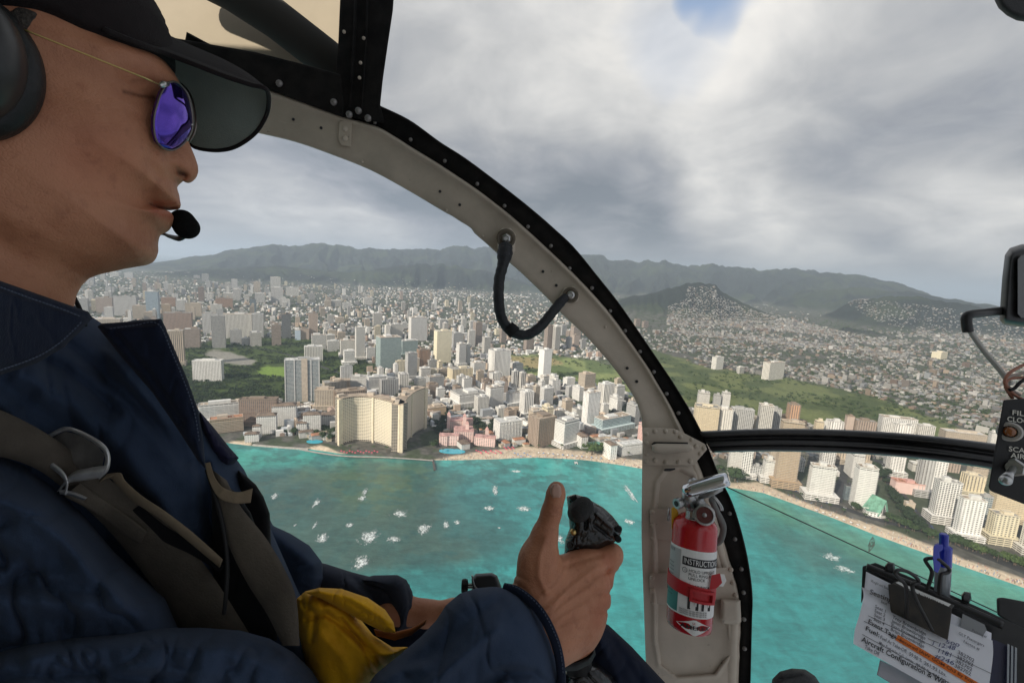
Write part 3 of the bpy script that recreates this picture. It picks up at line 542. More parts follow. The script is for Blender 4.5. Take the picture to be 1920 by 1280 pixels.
# white terraced hotel with brown roofs (stepped towards the water) and its right neighbour
def stepped(label, zm, steps, yaw, colr='white', roof='brown'):
    P0 = None; o = None
    for i, (xl, xr, yt, yb) in enumerate(steps):
        pts, h, ctr = site(zm, xl, xr, yt, yb, .5, yaw)
        if o is None: o = empty('terraced_hotel', (*ctr, 2), label, 'building')
        V, Fc, UV = prism(pts, .5, 2 + h); wl = mesh('wall', V, Fc, FM['grid'], o, uv=UV); wl.color = c4(COLS[colr])
        s = MB()
        for k in range(1, int(h / 3)): s.prism(grow(pts, .8), 2 + k * 3 - .6, 2 + k * 3 + .2)
        s.build('balcony_slabs', MTRIM['white'], o)
        e = grow(pts, 1.5); c0 = grow(pts, -4.5); n = 4; r = MB()
        r.add([(x, y, 2.03 + h) for x, y in e] + [(x, y, 5.5 + h) for x, y in c0], [(k, (k + 1) % n, n + (k + 1) % n, n + k) for k in range(n)] + [(4, 5, 6, 7), (3, 2, 1, 0)])
        r.build('roof', RF[roof], o); occ(pts)
stepped('white terraced hotel with brown tile roofs stepping down to the seawall', 'A', [(1150, 1292, 850, 990), (1060, 1178, 910, 1035), (1036, 1085, 980, 1060), (990, 1075, 1020, 1082)], 20)
stepped('smaller white hotel with brown roofs left of the curved cream hotel', 'A', [(1425, 1532, 905, 1000), (1330, 1432, 905, 1030), (1290, 1350, 960, 1035)], 20)
# the pink hotel
o = empty('pink_hotel', (*G(865, 830, 2)[:2], 2), 'old pink stucco hotel with towers and stepped wings behind the beach', 'building')
def pinkbox(x0, x1, yb, yt, ratio=.5, yaw=6, nm='wing', hip=0, tex='fine'):
    pts, h, ctr = site('B', x0, x1, yt, yb, ratio, yaw); V, Fc, UV = prism(pts, .5, 2 + h); a = mesh(nm, V, Fc, FM[tex], o, uv=UV); a.color = c4(COLS['pink'])
    r = MB(); e = grow(pts, .5)
    if hip: r.add([(x, y, 2.03 + h) for x, y in e] + [(*np.mean(e, 0), 2 + h + hip)], [(0, 1, 4), (1, 2, 4), (2, 3, 4), (3, 0, 4), (3, 2, 1, 0)])
    else: r.prism(e, 2.03 + h, 3.1 + h)
    r.build('roof', RF['pink'], a); occ(pts)
pinkbox(650, 770, 880, 805, .35, 4); pinkbox(735, 855, 860, 765, .8, 10, 'main_block'); pinkbox(860, 990, 885, 812, .4, -6); pinkbox(700, 800, 800, 710, .7, 20); pinkbox(785, 852, 790, 715, .6, 15)
for xx, yt in ((705, 690), (815, 745), (935, 780), (800, 700)): pinkbox(xx - 9, xx + 11, 800 if yt < 740 else 850, yt, 1, 10, 'bell_tower', 7, 'blank')
pinkbox(655, 700, 882, 815, .6, 4, 'pavilion'); pinkbox(945, 990, 886, 820, .6, -6, 'pavilion')
# beachfront hotels on the right half of the bay
pts, h, ctr = site('B', 975, 1142, 705, 855, .55, 28)
o = tower('round_fronted_hotel', 'white hotel with a red brown balcony grid right of the pink hotel', pts, h, 'grid', 'white', 'white', slabs=1.0, fins=7); occ(pts)
pts, h, ctr = site('B', 1180, 1342, 680, 890, .75, 36)
tower('brown_hotel', 'square brown hotel with a dense window grid on the beach', pts, h, 'grid', 'dusty', 'tan', slabs=.7, fins=4.4); occ(pts)
pts, h, ctr = site('B', 1330, 1480, 700, 895, .7, 40)
o = tower('stair_hotel', 'white beach hotel with diagonal stair shadows right of the brown hotel', pts, h, 'bal', 'white', 'grey', slabs=1.1, podium=6); occ(pts)
for (xl, xr, yt, yb, rf_, lab) in ((1460, 1540, 800, 895, 'brown', 'small white block with a grey brown gable roof left of the banyan tree'), (1630, 1712, 850, 965, 'brown', 'white beach hotel wing with a pitched grey roof right of the banyan tree'), (1710, 1872, 845, 945, 'white', 'long low white hotel with balcony rows reaching the frame post'), (1470, 1640, 868, 900, 'green', 'low white veranda hotel behind the banyan tree')):
    pts, h, ctr = site('B', xl, xr, yt, yb, .35 if xr - xl > 100 else 1.6, 24)
    tower('beach_hotel', lab, pts, h, 'fine' if rf_ == 'brown' else 'bal', 'white', rf_, hip=3.5 if rf_ == 'brown' else 0, penth=0, slabs=0 if rf_ == 'brown' else .8); occ(pts)
pts, h, ctr = site('B', 1838, 1900, 738, 870, 1, 30); tower('pink_edged_tower', 'white tower with pink edges peeking out left of the frame post', pts, h, 'bal', 'pink', 'white', slabs=.8); occ(pts)
# round storey on the white hotel tower
c0 = G(620 + 978 / 3.2, 560 + 660 / 3.2, 2); h0 = hgt(620 + 978 / 3.2, 560 + 665 / 3.2, 560 + 530 / 3.2)
o = empty('round_restaurant', (c0[0] + 12, c0[1] + 12, 2 + h0), 'round white rooftop restaurant drum on a hotel tower', 'building')
circ = lambda r, n=28: [(c0[0] + 12 + r * math.cos(2 * math.pi * i / n), c0[1] + 12 + r * math.sin(2 * math.pi * i / n)) for i in range(n)]
q = MB(); q.prism(circ(13), 2 + h0, h0 + 10); a = q.build('wall', FM['open'], o); a.color = c4(COLS['white'])
q = MB(); q.prism(circ(14.5), h0 + 10.02, h0 + 12); q.prism(circ(5), h0 + 12.02, h0 + 15); q.build('roof', RF['white'], o)
# the green-roofed church
c0 = G(1320 + 1065 / 3.2, 820 + 478 / 3.2, 2)[:2]; yawc = math.radians(-77)
o = empty('church', (*c0, 2), 'white church with a steep green copper gable roof and tall arched window', 'building')
Lc, Wc, ey, ap = 30, 15, 10, 30
def lc(x, y, z): p = rot([(x, y)], yawc + math.pi / 2, c0)[0]; return (p[0], p[1], 2 + z)
def slabpoly(poly, thick, axis): return poly
V = [lc(-Wc / 2, 0, -1), lc(Wc / 2, 0, -1), lc(Wc / 2, Lc, -1), lc(-Wc / 2, Lc, -1), lc(-Wc / 2, 0, ey), lc(Wc / 2, 0, ey), lc(Wc / 2, Lc, ey), lc(-Wc / 2, Lc, ey), lc(0, 0, ap - .4), lc(0, Lc, ap - .4)]
wl = mesh('wall', V, [(1, 2, 6, 5), (3, 0, 4, 7), (0, 1, 5, 8, 4), (2, 3, 7, 9, 6)], MTRIM['white'], o)
for sgn in (-1, 1):
    e = Wc / 2 + 2.6; V = [lc(sgn * e, -3, ey - 5.4), lc(0, -3, ap), lc(0, Lc + 2, ap), lc(sgn * e, Lc + 2, ey - 5.4)]; V += [(x, y, z - .9) for x, y, z in V]
    mesh('roof', V, [(0, 1, 2, 3), (7, 6, 5, 4), (0, 4, 5, 1), (1, 5, 6, 2), (2, 6, 7, 3), (3, 7, 4, 0)], RF['green'], o)
q = MB()
for k in range(-4, 5):
    x = k * 1.7; zt = (ap - 5) * (1 - abs(k) / 6.2); q.prism(rot([(x - .55, -.35), (x + .55, -.35), (x + .55, -.05), (x - .55, -.05)], yawc + math.pi / 2, c0), 3, 2 + max(zt, 3))
q.build('window', MTRIM['dark'], o)
q = MB(); q.prism(rot([(-1.3, -.9), (-.7, -.9), (-.7, -.4), (-1.3, -.4)], yawc + math.pi / 2, c0), 3, ap - 3); q.prism(rot([(-9, -3), (9, -3), (9, -.4), (-9, -.4)], yawc + math.pi / 2, c0), 1, 5); q.build('porch', MTRIM['white'], o)
occ([tuple(c0), tuple(np.array(c0) + 25)])
c1 = G(1320 + 1005 / 3.2, 820 + 465 / 3.2, 2)[:2]; pts = rot(rect(20, 14), math.radians(-20), c1)
tower('parish_hall', 'small hall with a flat turquoise roof beside the church', pts, 7, 'fine', 'white', 'green', penth=0); occ(pts)
# ------------------------------------------------------------------ the rest of the city: blocks of houses and mid-rise
def yx(az, r): return np.sin(az) * r, np.cos(az) * r
def dens(n, x0, x1, y0, y1, keep):
    out = []
    x = rng.uniform(x0, x1, n * 8); y = rng.uniform(y0, y1, n * 8); d = ray(x, y); el = -d[:, 2] / np.hypot(d[:, 0], d[:, 1]); ok = el > .006
    az = np.arctan2(d[:, 0], d[:, 1]); r = H / np.maximum(el, .006)
    for _ in range(6): r = np.maximum((H - np.maximum(terr(az, r), 0)) / np.maximum(el, .006), 600)
    z = np.maximum(terr(az, r), 0) + 2.0; X, Y = yx(az, r); q = proj(np.stack([X, Y, z], -1)); ok &= (r > shore_r(az) + 60) & (r < 9500) & keep(q[:, 0], q[:, 1], X, Y, z, r)
    k = np.nonzero(ok)[0][:n]; return X[k], Y[k], z[k], r[k], q[k]
def wsamp(n, x0, x1, r0, r1, poly):
    d0, d1 = ray(x0, 560), ray(x1, 560); az = rng.uniform(math.atan2(d0[0], d0[1]), math.atan2(d1[0], d1[1]), n * 20); r = rng.uniform(r0, r1, n * 20); z = np.maximum(terr(az, r), 0) + 1.5; X, Y = yx(az, r); q = proj(np.stack([X, Y, z], -1))
    k = np.nonzero(inpoly(q[:, 0], q[:, 1], poly) & (np.abs((z / 16) % 1 - .5) > .14))[0][:n]; return X[k], Y[k], z[k], r[k], q[k]
inp = lambda poly: (lambda px, py: inpoly(px, py, poly))
# more mid-rise blocks packed between the listed towers
FILL = [('beyond the park', [(160, 560), (640, 560), (900, 600), (1180, 640), (1180, 655), (760, 650), (620, 630), (380, 620), (340, 640), (160, 600)], 105, (25, 78)), ('behind the curved hotel', [(640, 720), (720, 690), (950, 700), (1170, 750), (1200, 830), (980, 800), (860, 770), (700, 745)], 46, (18, 52)), ('deep in the far city', [(150, 525), (560, 535), (900, 575), (900, 600), (560, 565), (160, 560)], 70, (35, 95)),
        ('around the crossbar', [(1330, 790), (1900, 850), (1900, 930), (1760, 900), (1640, 900), (1460, 880), (1350, 870)], 26, (16, 48)), ('left of the district', [(560, 620), (760, 640), (760, 690), (690, 680), (600, 640)], 10, (25, 60))]
cols_ = ['white', 'white', 'offwhite', 'offwhite', 'palegrey', 'beige', 'dusty', 'cream']; sts_ = ['bal', 'grid', 'fine', 'vert', 'bal']
for nm, poly, n_, (h0_, h1_) in FILL:
    got = 0; xs = [p[0] for p in poly]; ys = [p[1] for p in poly]
    for _ in range(4000):
        if got >= n_: break
        x, y = rng.uniform(min(xs), max(xs)), rng.uniform(min(ys), max(ys))
        if not inpoly(x, y, poly) or inpoly(x, y, PARK) or inpoly(x, y, GOLF): continue
        c_ = G(x, y, 2)[:2]
        if any((c_[0] - a) ** 2 + (c_[1] - b) ** 2 < (r_ + 11) ** 2 for a, b, r_ in OCC): continue
        w_ = rng.uniform(17, 34); d_ = w_ * rng.uniform(.45, .8); cl, st = cols_[rng.integers(0, 8)], sts_[rng.integers(0, 5)]; rr_ = np.hypot(*c_)
        hh = rng.uniform(h0_, h1_) ; pts = rot(rect(w_, d_), math.radians((-14 if x > 1320 else 30) + (90 if rng.random() < .3 else 0)), c_)
        tower('mid_rise_block', f'{CW.get(cl, cl)} mid-rise {SW[st]} {nm}', pts, hh, st, cl, random.choice(['grey', 'white', 'tan']), group='mid-rise blocks ' + nm, slabs=.8 if st == 'bal' and rr_ < 1700 else 0); OCC.append((c_[0], c_[1], w_ * .6)); got += 1
HILLTOWN = [(1252, 575), (1285, 560), (1290, 538), (1340, 536), (1345, 552), (1420, 585), (1560, 618), (1700, 640), (1700, 700), (1250, 700)]
HILL2 = [(1575, 562), (1620, 560), (1760, 575), (1860, 590), (1960, 610), (1960, 660), (1760, 640), (1640, 600)]
def keep_house(px, py, X, Y, z, r):
    k = ~inpoly(px, py, PARK) & ~inpoly(px, py, GOLF)
    steep = (z > 40); tn = inpoly(px, py, HILLTOWN) | inpoly(px, py, HILL2) | ((px < 1000) & (py > 515) & (z < 150) & (rng.random(px.shape) < .45)); k &= (~steep | tn)
    k &= ~inpoly(px, py, WOODR); k &= ~inpoly(px, py, [(1530, 590), (1600, 610), (1700, 640), (1700, 655), (1580, 640), (1500, 610)])
    bl = fbm(X / 240, Y / 240, 3); k &= (bl > .36) | (rng.random(px.shape) < .25)
    return k
hx, hy, hz, hr, hq = dens(21000, 60, 1990, 498, 860, keep_house)
_a = wsamp(7500, 1230, 1720, 3200, 6200, HILLTOWN); _b = wsamp(2300, 1540, 1980, 3400, 7400, HILL2); _c = dens(500, 640, 1000, 512, 560, lambda px, py, X, Y, z, r: inpoly(px, py, [(640, 560), (700, 530), (760, 518), (830, 518), (900, 545), (990, 555), (990, 560)]))
hx, hy, hz, hr, hq = [np.concatenate(t) for t in zip((hx, hy, hz, hr, hq), _a, _b, _c)]
ok = np.ones(len(hx), bool)
for (cx, cy, rd) in OCC: ok &= (hx - cx) ** 2 + (hy - cy) ** 2 > (rd + 4) ** 2
hx, hy, hz, hr, hq = hx[ok], hy[ok], hz[ok], hr[ok], hq[ok]
def house_geo(n, x, y, z, r, w_, d_, h_, a):
    # box with a low gable: 10 verts
    c, s = np.cos(a), np.sin(a); loc = np.zeros((n, 10, 3))
    for i, (u, v, t) in enumerate([(-1, -1, 0), (1, -1, 0), (1, 1, 0), (-1, 1, 0), (-1, -1, 1), (1, -1, 1), (1, 1, 1), (-1, 1, 1), (-1, 0, 2), (1, 0, 2)]):
        lx, ly = u * w_ / 2, v * d_ / 2; loc[:, i, 0] = x + c * lx - s * ly; loc[:, i, 1] = y + s * lx + c * ly; loc[:, i, 2] = z + (-2 if t == 0 else h_ + (d_ * .16 if t == 2 else 0))
    Fq = np.array([(0, 1, 5, 4), (1, 2, 6, 5), (2, 3, 7, 6), (3, 0, 4, 7), (4, 5, 9, 8), (6, 7, 8, 9)]); T3 = np.array([(5, 6, 9), (7, 4, 8)]); return loc, Fq, T3
def attr_mat(name, rough=.8):
    m = bpy.data.materials.new(name); m.use_nodes = True; N = NT(m.node_tree); a = N.n('ShaderNodeVertexColor', layer_name='cover')
    b = N.n('ShaderNodeBsdfPrincipled', i_0=a.outputs[0], i_Roughness=rough); b.inputs['Specular IOR Level'].default_value = .25
    N.t.links.new(b.outputs[0], N.n('ShaderNodeOutputMaterial').inputs[0]); return m
pal = np.array([(.58, .57, .55), (.50, .49, .46), (.38, .37, .35), (.66, .64, .60), (.30, .26, .23), (.45, .36, .28), (.24, .24, .25), (.36, .27, .22), (.70, .69, .67), (.42, .44, .46)])
gridA = math.radians(30)
def house_dims(n, r, px):
    w_ = rng.uniform(8, 15, n) * (1 + r / 14000); d_ = w_ * rng.uniform(.5, .9, n); h_ = rng.uniform(3, 5.5, n) * (1 + r / 12000); town = rng.random(n) < np.where((px < 1180) & (r < 4200), .16, .04)
    w_ = np.where(town, w_ * 1.5, w_); h_ = np.where(town, rng.uniform(9, 24, n), h_); a = gridA + rng.choice([0, math.pi / 2], n) + rng.normal(0, .05, n) + np.where(r > 2600, rng.normal(0, .5, n), 0); return w_, d_, h_, a
order = np.argsort(hr); own, mass = order[:270], order[270:]
own = own; n = len(mass); x, y, z, r = hx[mass], hy[mass], hz[mass], hr[mass]
w_, d_, h_, a = house_dims(n, r, hq[mass, 0]); _k = np.where((z > 35), .72, 1.0); w_ = w_ * _k; d_ = d_ * _k; h_ = np.where(z > 35, 3.6, h_); loc, Fq, T3 = house_geo(n, x, y, z, r, w_, d_, h_, a)
ci = pal[rng.integers(0, len(pal), n)] * rng.uniform(.55, 1.05, (n, 1)) * np.where(hq[mass, 0] > 1150, .66, 1.28)[:, None]; cc = np.repeat(ci[:, None, :], 10, 1)  # houses on the right darkened in colour in place of cloud shadow
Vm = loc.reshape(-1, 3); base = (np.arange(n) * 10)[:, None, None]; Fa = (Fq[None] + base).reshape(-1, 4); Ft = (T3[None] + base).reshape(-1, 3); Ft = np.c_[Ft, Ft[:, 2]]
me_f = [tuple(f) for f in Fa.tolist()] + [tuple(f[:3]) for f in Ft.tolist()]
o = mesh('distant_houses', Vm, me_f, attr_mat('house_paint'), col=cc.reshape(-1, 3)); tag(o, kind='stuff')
HROOF = [RF[k] for k in ('grey', 'white', 'brown', 'tan', 'rust')]; HW = [mat('house_wall_' + k, v, .8, var=.25, vscale=.3) for k, v in (('white', (.62, .61, .58)), ('cream', (.58, .52, .40)), ('grey', (.42, .42, .41)))]
w_, d_, h_, a = house_dims(len(own), hr[own], hq[own, 0]); protos = {}
WN = ['white', 'cream', 'grey']; RN = ['grey', 'white', 'brown', 'tan', 'orange']
def region(px, py):
    if px < 700: return 'by the park hotels'
    if px < 960: return 'behind the curved hotel'
    if px < 1240: return 'left of the frame post'
    if px < 1500: return 'right of the frame post'
    if px < 1700: return 'near the green roofed church'
    return 'near the switch panel'
for i, k in enumerate(own):
    ri, wi, sh = rng.integers(0, 5), rng.integers(0, 3), rng.integers(0, 2); key = (ri, wi, sh)
    if key not in protos:
        W0, D0, H0 = (14, 9, 5) if sh == 0 else (20, 13, 9)
        q = MB(); q.prism(rect(W0, D0), -2, H0); ov = .6; V = [(-W0 / 2 - ov, -D0 / 2 - ov, H0 + .03), (W0 / 2 + ov, -D0 / 2 - ov, H0 + .03), (W0 / 2 + ov, D0 / 2 + ov, H0 + .03), (-W0 / 2 - ov, D0 / 2 + ov, H0 + .03)]
        r_ = MB(); g = 2.6 if sh == 0 else .9; r_.add(V + [(-W0 / 2 + 3 * g, 0, H0 + g), (W0 / 2 - 3 * g, 0, H0 + g)], [(0, 1, 5, 4), (1, 2, 5), (2, 3, 4, 5), (3, 0, 4), (3, 2, 1, 0)])
        e = empty('house', (hx[k], hy[k], hz[k]), 'x', 'house'); q_ = q.build('wall', HW[wi], e, org=np.zeros(3)); r2 = r_.build('roof', HROOF[ri], e, org=np.zeros(3)); protos[key] = e
    else:
        e = protos[key].copy(); COL.objects.link(e); e.location = (hx[k], hy[k], hz[k])
        for ch in protos[key].children: c_ = ch.copy(); COL.objects.link(c_); c_.parent = e
    e.rotation_euler = (0, 0, float(a[i])); s = float(rng.uniform(.8, 1.35)); e.scale = (s, s * float(rng.uniform(.85, 1.2)), s)
    e['label'] = f'{["low", "two storey"][sh]} {WN[wi]} building, {RN[ri]} roof, {region(*hq[k])}'; e['group'] = 'low buildings between the towers'
# ------------------------------------------------------------------ trees
def blob(nsub, seed, r=1.0, clumps=16):
    rs = np.random.default_rng(seed); V = []; Fc = []
    for c in range(clumps):
        d = rs.normal(size=3); d[2] = abs(d[2]) * .7; d /= np.linalg.norm(d); ctr = d * r * rs.uniform(.25, .85) * (1, 1, .72); s = r * rs.uniform(.22, .42)
        bm = bmesh.new(); bmesh.ops.create_icosphere(bm, subdivisions=nsub, radius=s); k = len(V)
        for v in bm.verts: p = np.array(v.co) * rs.uniform(.7, 1.25); V.append(tuple(p * (1, 1, .75) + ctr))
        for f in bm.faces: Fc.append(tuple(k + v.index for v in f.verts))
        bm.free()
    for c in range(clumps * 9):            # loose leaf sprays that break the outline
        d = rs.normal(size=3); d[2] = abs(d[2]) - .15; d /= np.linalg.norm(d); p = d * r * rs.uniform(.75, 1.12) * (1, 1, .74); a_, b_ = rs.normal(size=3) * r * .09, rs.normal(size=3) * r * .09; k = len(V)
        V += [tuple(p - a_), tuple(p + b_), tuple(p + a_ - b_ * .3)]; Fc.append((k, k + 1, k + 2))
    return V, Fc
LEAF = [mat('leaves_' + k, v, .85, var=.45, vscale=.35, col2=d) for k, v, d in (('dark', (.030, .050, .020), (.018, .032, .014)), ('mid', (.048, .080, .026), (.025, .045, .016)), ('bright', (.085, .125, .035), (.04, .07, .02)))]
BARK = mat('bark', (.13, .10, .075), .9)
TREG = [('park', PARK, 2300, 0), ('hotel gardens', [(745, 800), (775, 775), (850, 770), (870, 790), (850, 830), (800, 850), (745, 850)], 130, 0), ('hotel gardens', [(880, 790), (925, 790), (925, 812), (885, 812)], 40, 0), ('hotel gardens', [(700, 848), (820, 838), (830, 856), (700, 852)], 70, 1), ('hotel gardens', [(520, 815), (630, 800), (640, 838), (560, 832)], 50, 1),
        ('avenue', [(640, 720), (720, 705), (860, 740), (860, 760), (790, 755), (700, 735)], 60, 0), ('beach', [(1030, 842), (1140, 838), (1200, 850), (1200, 860), (1100, 856), (1030, 848)], 40, 2), ('canal', [(945, 715), (1150, 740), (1200, 760), (1290, 775), (1290, 790), (1150, 765), (960, 730)], 90, 1), ('golf course', GOLF, 760, 1), ('golf course', [(1030, 690), (1150, 712), (1150, 728), (1040, 712)], 80, 2),
        ('park', [(560, 650), (690, 660), (735, 700), (690, 720), (620, 700)], 200, 2), ('right beach', [(1345, 880), (1395, 875), (1410, 905), (1480, 925), (1560, 955), (1640, 975), (1660, 1000), (1640, 990), (1490, 945), (1420, 912), (1345, 912)], 150, 1), ('right beach', [(1560, 950), (1640, 958), (1700, 990), (1800, 1020), (1960, 1080), (1960, 1100), (1800, 1050), (1700, 1022), (1600, 975)], 230, 1),
        ('avenue', [(1635, 870), (1665, 880), (1700, 950), (1740, 1000), (1720, 1000), (1680, 950)], 60, 0), ('hotel gardens', [(1780, 1020), (1960, 1070), (1960, 1090), (1790, 1040)], 60, 2), ('suburb', [(60, 505), (1000, 505), (1250, 580), (1950, 620), (1950, 860), (1700, 760), (1200, 640), (900, 700), (60, 640)], 9500, 1), ('suburb', [(700, 690), (1200, 760), (1200, 830), (700, 780)], 160, 0)]
tp = []
for nm, poly, n, tone in TREG:
    xs = [p[0] for p in poly]; ys = [p[1] for p in poly]
    lawn = [(487, 690), (500, 682), (540, 685), (540, 708), (486, 704)]; lot = [(380, 662), (400, 653), (440, 660), (485, 678), (470, 687), (420, 682)]
    def kp(px, py, X, Y, z, r):
        k = inpoly(px, py, poly)
        if nm == 'park': k &= ~inpoly(px, py, lawn) & ~inpoly(px, py, lot) & (fbm(X / 45, Y / 45, 2) > .34)
        if nm == 'golf course': k &= (fbm(X / 130, Y / 130, 3) > .53) | (rng.random(px.shape) < .06)
        if nm == 'suburb': k &= ~inpoly(px, py, GOLF) & ~inpoly(px, py, PARK)
        return k
    X_, Y_, z_, r_, q_ = dens(n, min(xs), max(xs), min(ys), max(ys), kp)
    for j in range(len(X_)): tp.append((X_[j], Y_[j], z_[j], r_[j], nm, tone, q_[j]))
okt = []
for t in tp:
    if t[4] in ('park', 'golf course', 'suburb') or all((t[0] - cx) ** 2 + (t[1] - cy) ** 2 > (rd * .8) ** 2 for cx, cy, rd in OCC): okt.append(t)
okt.sort(key=lambda t: t[3] - (150 if t[4] != 'suburb' else 0))
banyan = G(620 + 1568 / 3.2, 560 + 935 / 3.2, 2); okt.insert(0, (banyan[0], banyan[1], 2, 950, 'banyan', 2, proj(banyan)))
ban2 = G(1378, 902, 2); okt.insert(0, (ban2[0], ban2[1], 2, 950, 'banyan', 1, proj(ban2)))
CR = [blob(1, s) for s in range(4)]
tproto = {}
LT = {'park': 'in the park beside the hotels', 'hotel gardens': 'in the hotel gardens', 'avenue': 'lining an avenue between hotels', 'beach': 'behind the bay beach', 'canal': 'along the canal', 'golf course': 'on the golf course', 'right beach': 'behind the right hand beach', 'suburb': 'between the low houses'}
for i, t in enumerate(okt[:290]):
    var = i % 4; key = (var, t[5]); R_ = float(rng.uniform(5.0, 8.5)) * (2.6 if t[4] == 'banyan' else 1)
    if key not in tproto:
        V, Fc = CR[var]; V = np.array(V) + (0, 0, 1.05); e = empty('tree', (t[0], t[1], t[2] - .3), 'x', 'tree'); mesh('crown', V, Fc, LEAF[t[5]], e, org=np.zeros(3))
        q = MB()
        for (x0, y0, x1, y1, z1, r0, r1) in ((0, 0, .04, .02, .9, .09, .05), (.02, 0, .35, .2, 1.0, .04, .02), (0, .02, -.3, .15, 1.05, .04, .02), (0, 0, .05, -.35, 1.0, .04, .02)):
            z0 = 0 if r0 > .05 else .45; n = 6; V2 = [(x0 + r0 * math.cos(k * 1.047), y0 + r0 * math.sin(k * 1.047), z0) for k in range(n)] + [(x1 + r1 * math.cos(k * 1.047), y1 + r1 * math.sin(k * 1.047), z1) for k in range(n)]
            q.add(V2, [(k, (k + 1) % n, n + (k + 1) % n, n + k) for k in range(n)])
        q.build('trunk', BARK, e, org=np.zeros(3)); tproto[key] = e
    else:
        e = tproto[key].copy(); COL.objects.link(e); e.location = (t[0], t[1], t[2] - .3)
        for ch in tproto[key].children: c_ = ch.copy(); COL.objects.link(c_); c_.parent = e
    e.scale = (R_, R_, R_ * float(rng.uniform(.8, 1.1)) * (.75 if t[4] == 'banyan' else 1)); e.rotation_euler = (0, 0, float(rng.uniform(0, 6.28)))
    if t[4] == 'banyan': e['label'] = 'huge spreading banyan tree beside the white beach hotels' if t[5] == 2 else 'huge round banyan tree right of the fire extinguisher handle'
    else: e['label'] = f'{["dark", "mid", "bright"][t[5]]} green {"large" if R_ > 6.9 else "small"} tree {LT[t[4]]}'; e['group'] = 'trees ' + LT[t[4]]
rest = okt[290:]; Vs = []; Fs = []; Cs = []; off = 0
small = [blob(1, 50 + s, 1, 4) for s in range(5)]; small = [(np.array(a_), np.array([f for f in b_])) for a_, b_ in small]
small = [(a_[:, :], b_) for a_, b_ in small]
tone = [(.030, .048, .020), (.050, .078, .028), (.085, .12, .036)]
for i, t in enumerate(rest):
    V, Fc = small[i % 5]; s = rng.uniform(4.5, 8) * (1 + max(t[3] - 2500, 0) / 4500); a = rng.uniform(0, 6.28); c_, s_ = math.cos(a), math.sin(a); U = V * s
    Vs.append(np.stack([U[:, 0] * c_ - U[:, 1] * s_ + t[0], U[:, 0] * s_ + U[:, 1] * c_ + t[1], U[:, 2] * .9 + t[2] + s * .45], -1)); Fs.append(Fc + off); off += len(V)
    Cs.append(np.tile(np.array(tone[t[5]]) * rng.uniform(.6, 1.35), (len(V), 1)))
o = mesh('distant_trees', np.concatenate(Vs), np.concatenate(Fs), attr_mat('tree_green', .9), col=np.concatenate(Cs)); tag(o, kind='stuff')
# palms near the sand
def palm_geo():
    q = MB(); n = 5
    q.add([(.25 * math.cos(k * 1.257), .25 * math.sin(k * 1.257), 0) for k in range(n)] + [(.5 + .14 * math.cos(k * 1.257), .14 * math.sin(k * 1.257), 9) for k in range(n)], [(k, (k + 1) % n, n + (k + 1) % n, n + k) for k in range(n)])
    f = MB()
    for k in range(13):
        a = k * 2.4; c, s = math.cos(a), math.sin(a); L = 3.6; V = [(.5, 0, 9)]
        for t, wd, dz in ((.35, .45, .7), (.7, .5, .4), (1, .12, -.9)): V += [(.5 + c * L * t - s * wd, s * L * t + c * wd, 9 + dz), (.5 + c * L * t + s * wd, s * L * t - c * wd, 9 + dz - .15)]
        f.add(V, [(0, 1, 2), (1, 3, 4, 2), (3, 5, 6, 4)])
    return q, f
pp = None; ps = [(830, 848), (842, 845), (1010, 842), (1030, 843), (1052, 843), (1160, 852), (1178, 855), (640, 842), (655, 845), (1400, 900), (1440, 915), (1480, 930), (1530, 945), (1580, 965), (1620, 975), (1700, 1002), (1740, 1012), (1790, 1022), (1830, 1035), (1870, 1052), (1900, 1060), (600, 822), (575, 820), (700, 846), (725, 848), (1340, 885), (1500, 933), (1555, 955), (1660, 985), (1765, 1015)]
for i, (x, y) in enumerate(ps):
    p = G(x, y, 2)
    if pp is None:
        e = empty('palm_tree', p, None, 'palm tree'); q, f = palm_geo(); q.build('trunk', BARK, e, org=np.zeros(3)); f.build('fronds', LEAF[1], e, org=np.zeros(3)); pp = e
    else:
        e = pp.copy(); COL.objects.link(e); e.location = tuple(p)
        for ch in pp.children: c_ = ch.copy(); COL.objects.link(c_); c_.parent = e
    e.rotation_euler = (0, 0, i * 1.7); s = .85 + .1 * (i % 5); e.scale = (s, s, s); e['group'] = 'palms behind the sand'
    e['label'] = 'coconut palm behind the ' + ('hotel seawall' if x < 760 else 'beach before the pink hotel' if x < 1240 else 'right hand beach')
# ------------------------------------------------------------------ roads, shore details, waves
ASPH = mat('asphalt', (.055, .055, .058), .9, var=.3, vscale=.1); PAINT = mat('road_paint', (.6, .6, .57), .7); CONC = mat('concrete', (.46, .43, .39), .85, var=.3, vscale=.2)
def strip(name, pxs, wd, m, z, kind='structure', **k):
    p = curve_pts(gp(*pxs), 24); d = np.gradient(p, axis=0); nn = np.stack([-d[:, 1], d[:, 0]], 1); nn /= np.linalg.norm(nn, axis=1)[:, None]
    L, R_ = p - nn * wd / 2, p + nn * wd / 2; n = len(p); V = [(x, y, z) for x, y in L] + [(x, y, z) for x, y in R_]
    o = mesh(name, V, [(i + 1, i, n + i, n + i + 1) for i in range(n - 1)], m); 
    if kind: o['kind'] = kind
    return o, p
strip('road', [(1648, 862), (1672, 905), (1712, 960), (1765, 1005), (1900, 1062), (2000, 1100)], 20, ASPH, 2.35)
strip('road', [(1500, 838), (1490, 870), (1485, 905), (1500, 925)], 16, ASPH, 2.36); strip('road', [(1590, 850), (1582, 890), (1570, 940)], 14, ASPH, 2.37)
strip('road', [(1370, 885), (1440, 905), (1560, 945), (1640, 972), (1760, 1003)], 13, ASPH, 2.33); strip('road', [(640, 725), (760, 745), (880, 775), (1010, 800), (1200, 835)], 14, ASPH, 2.34)
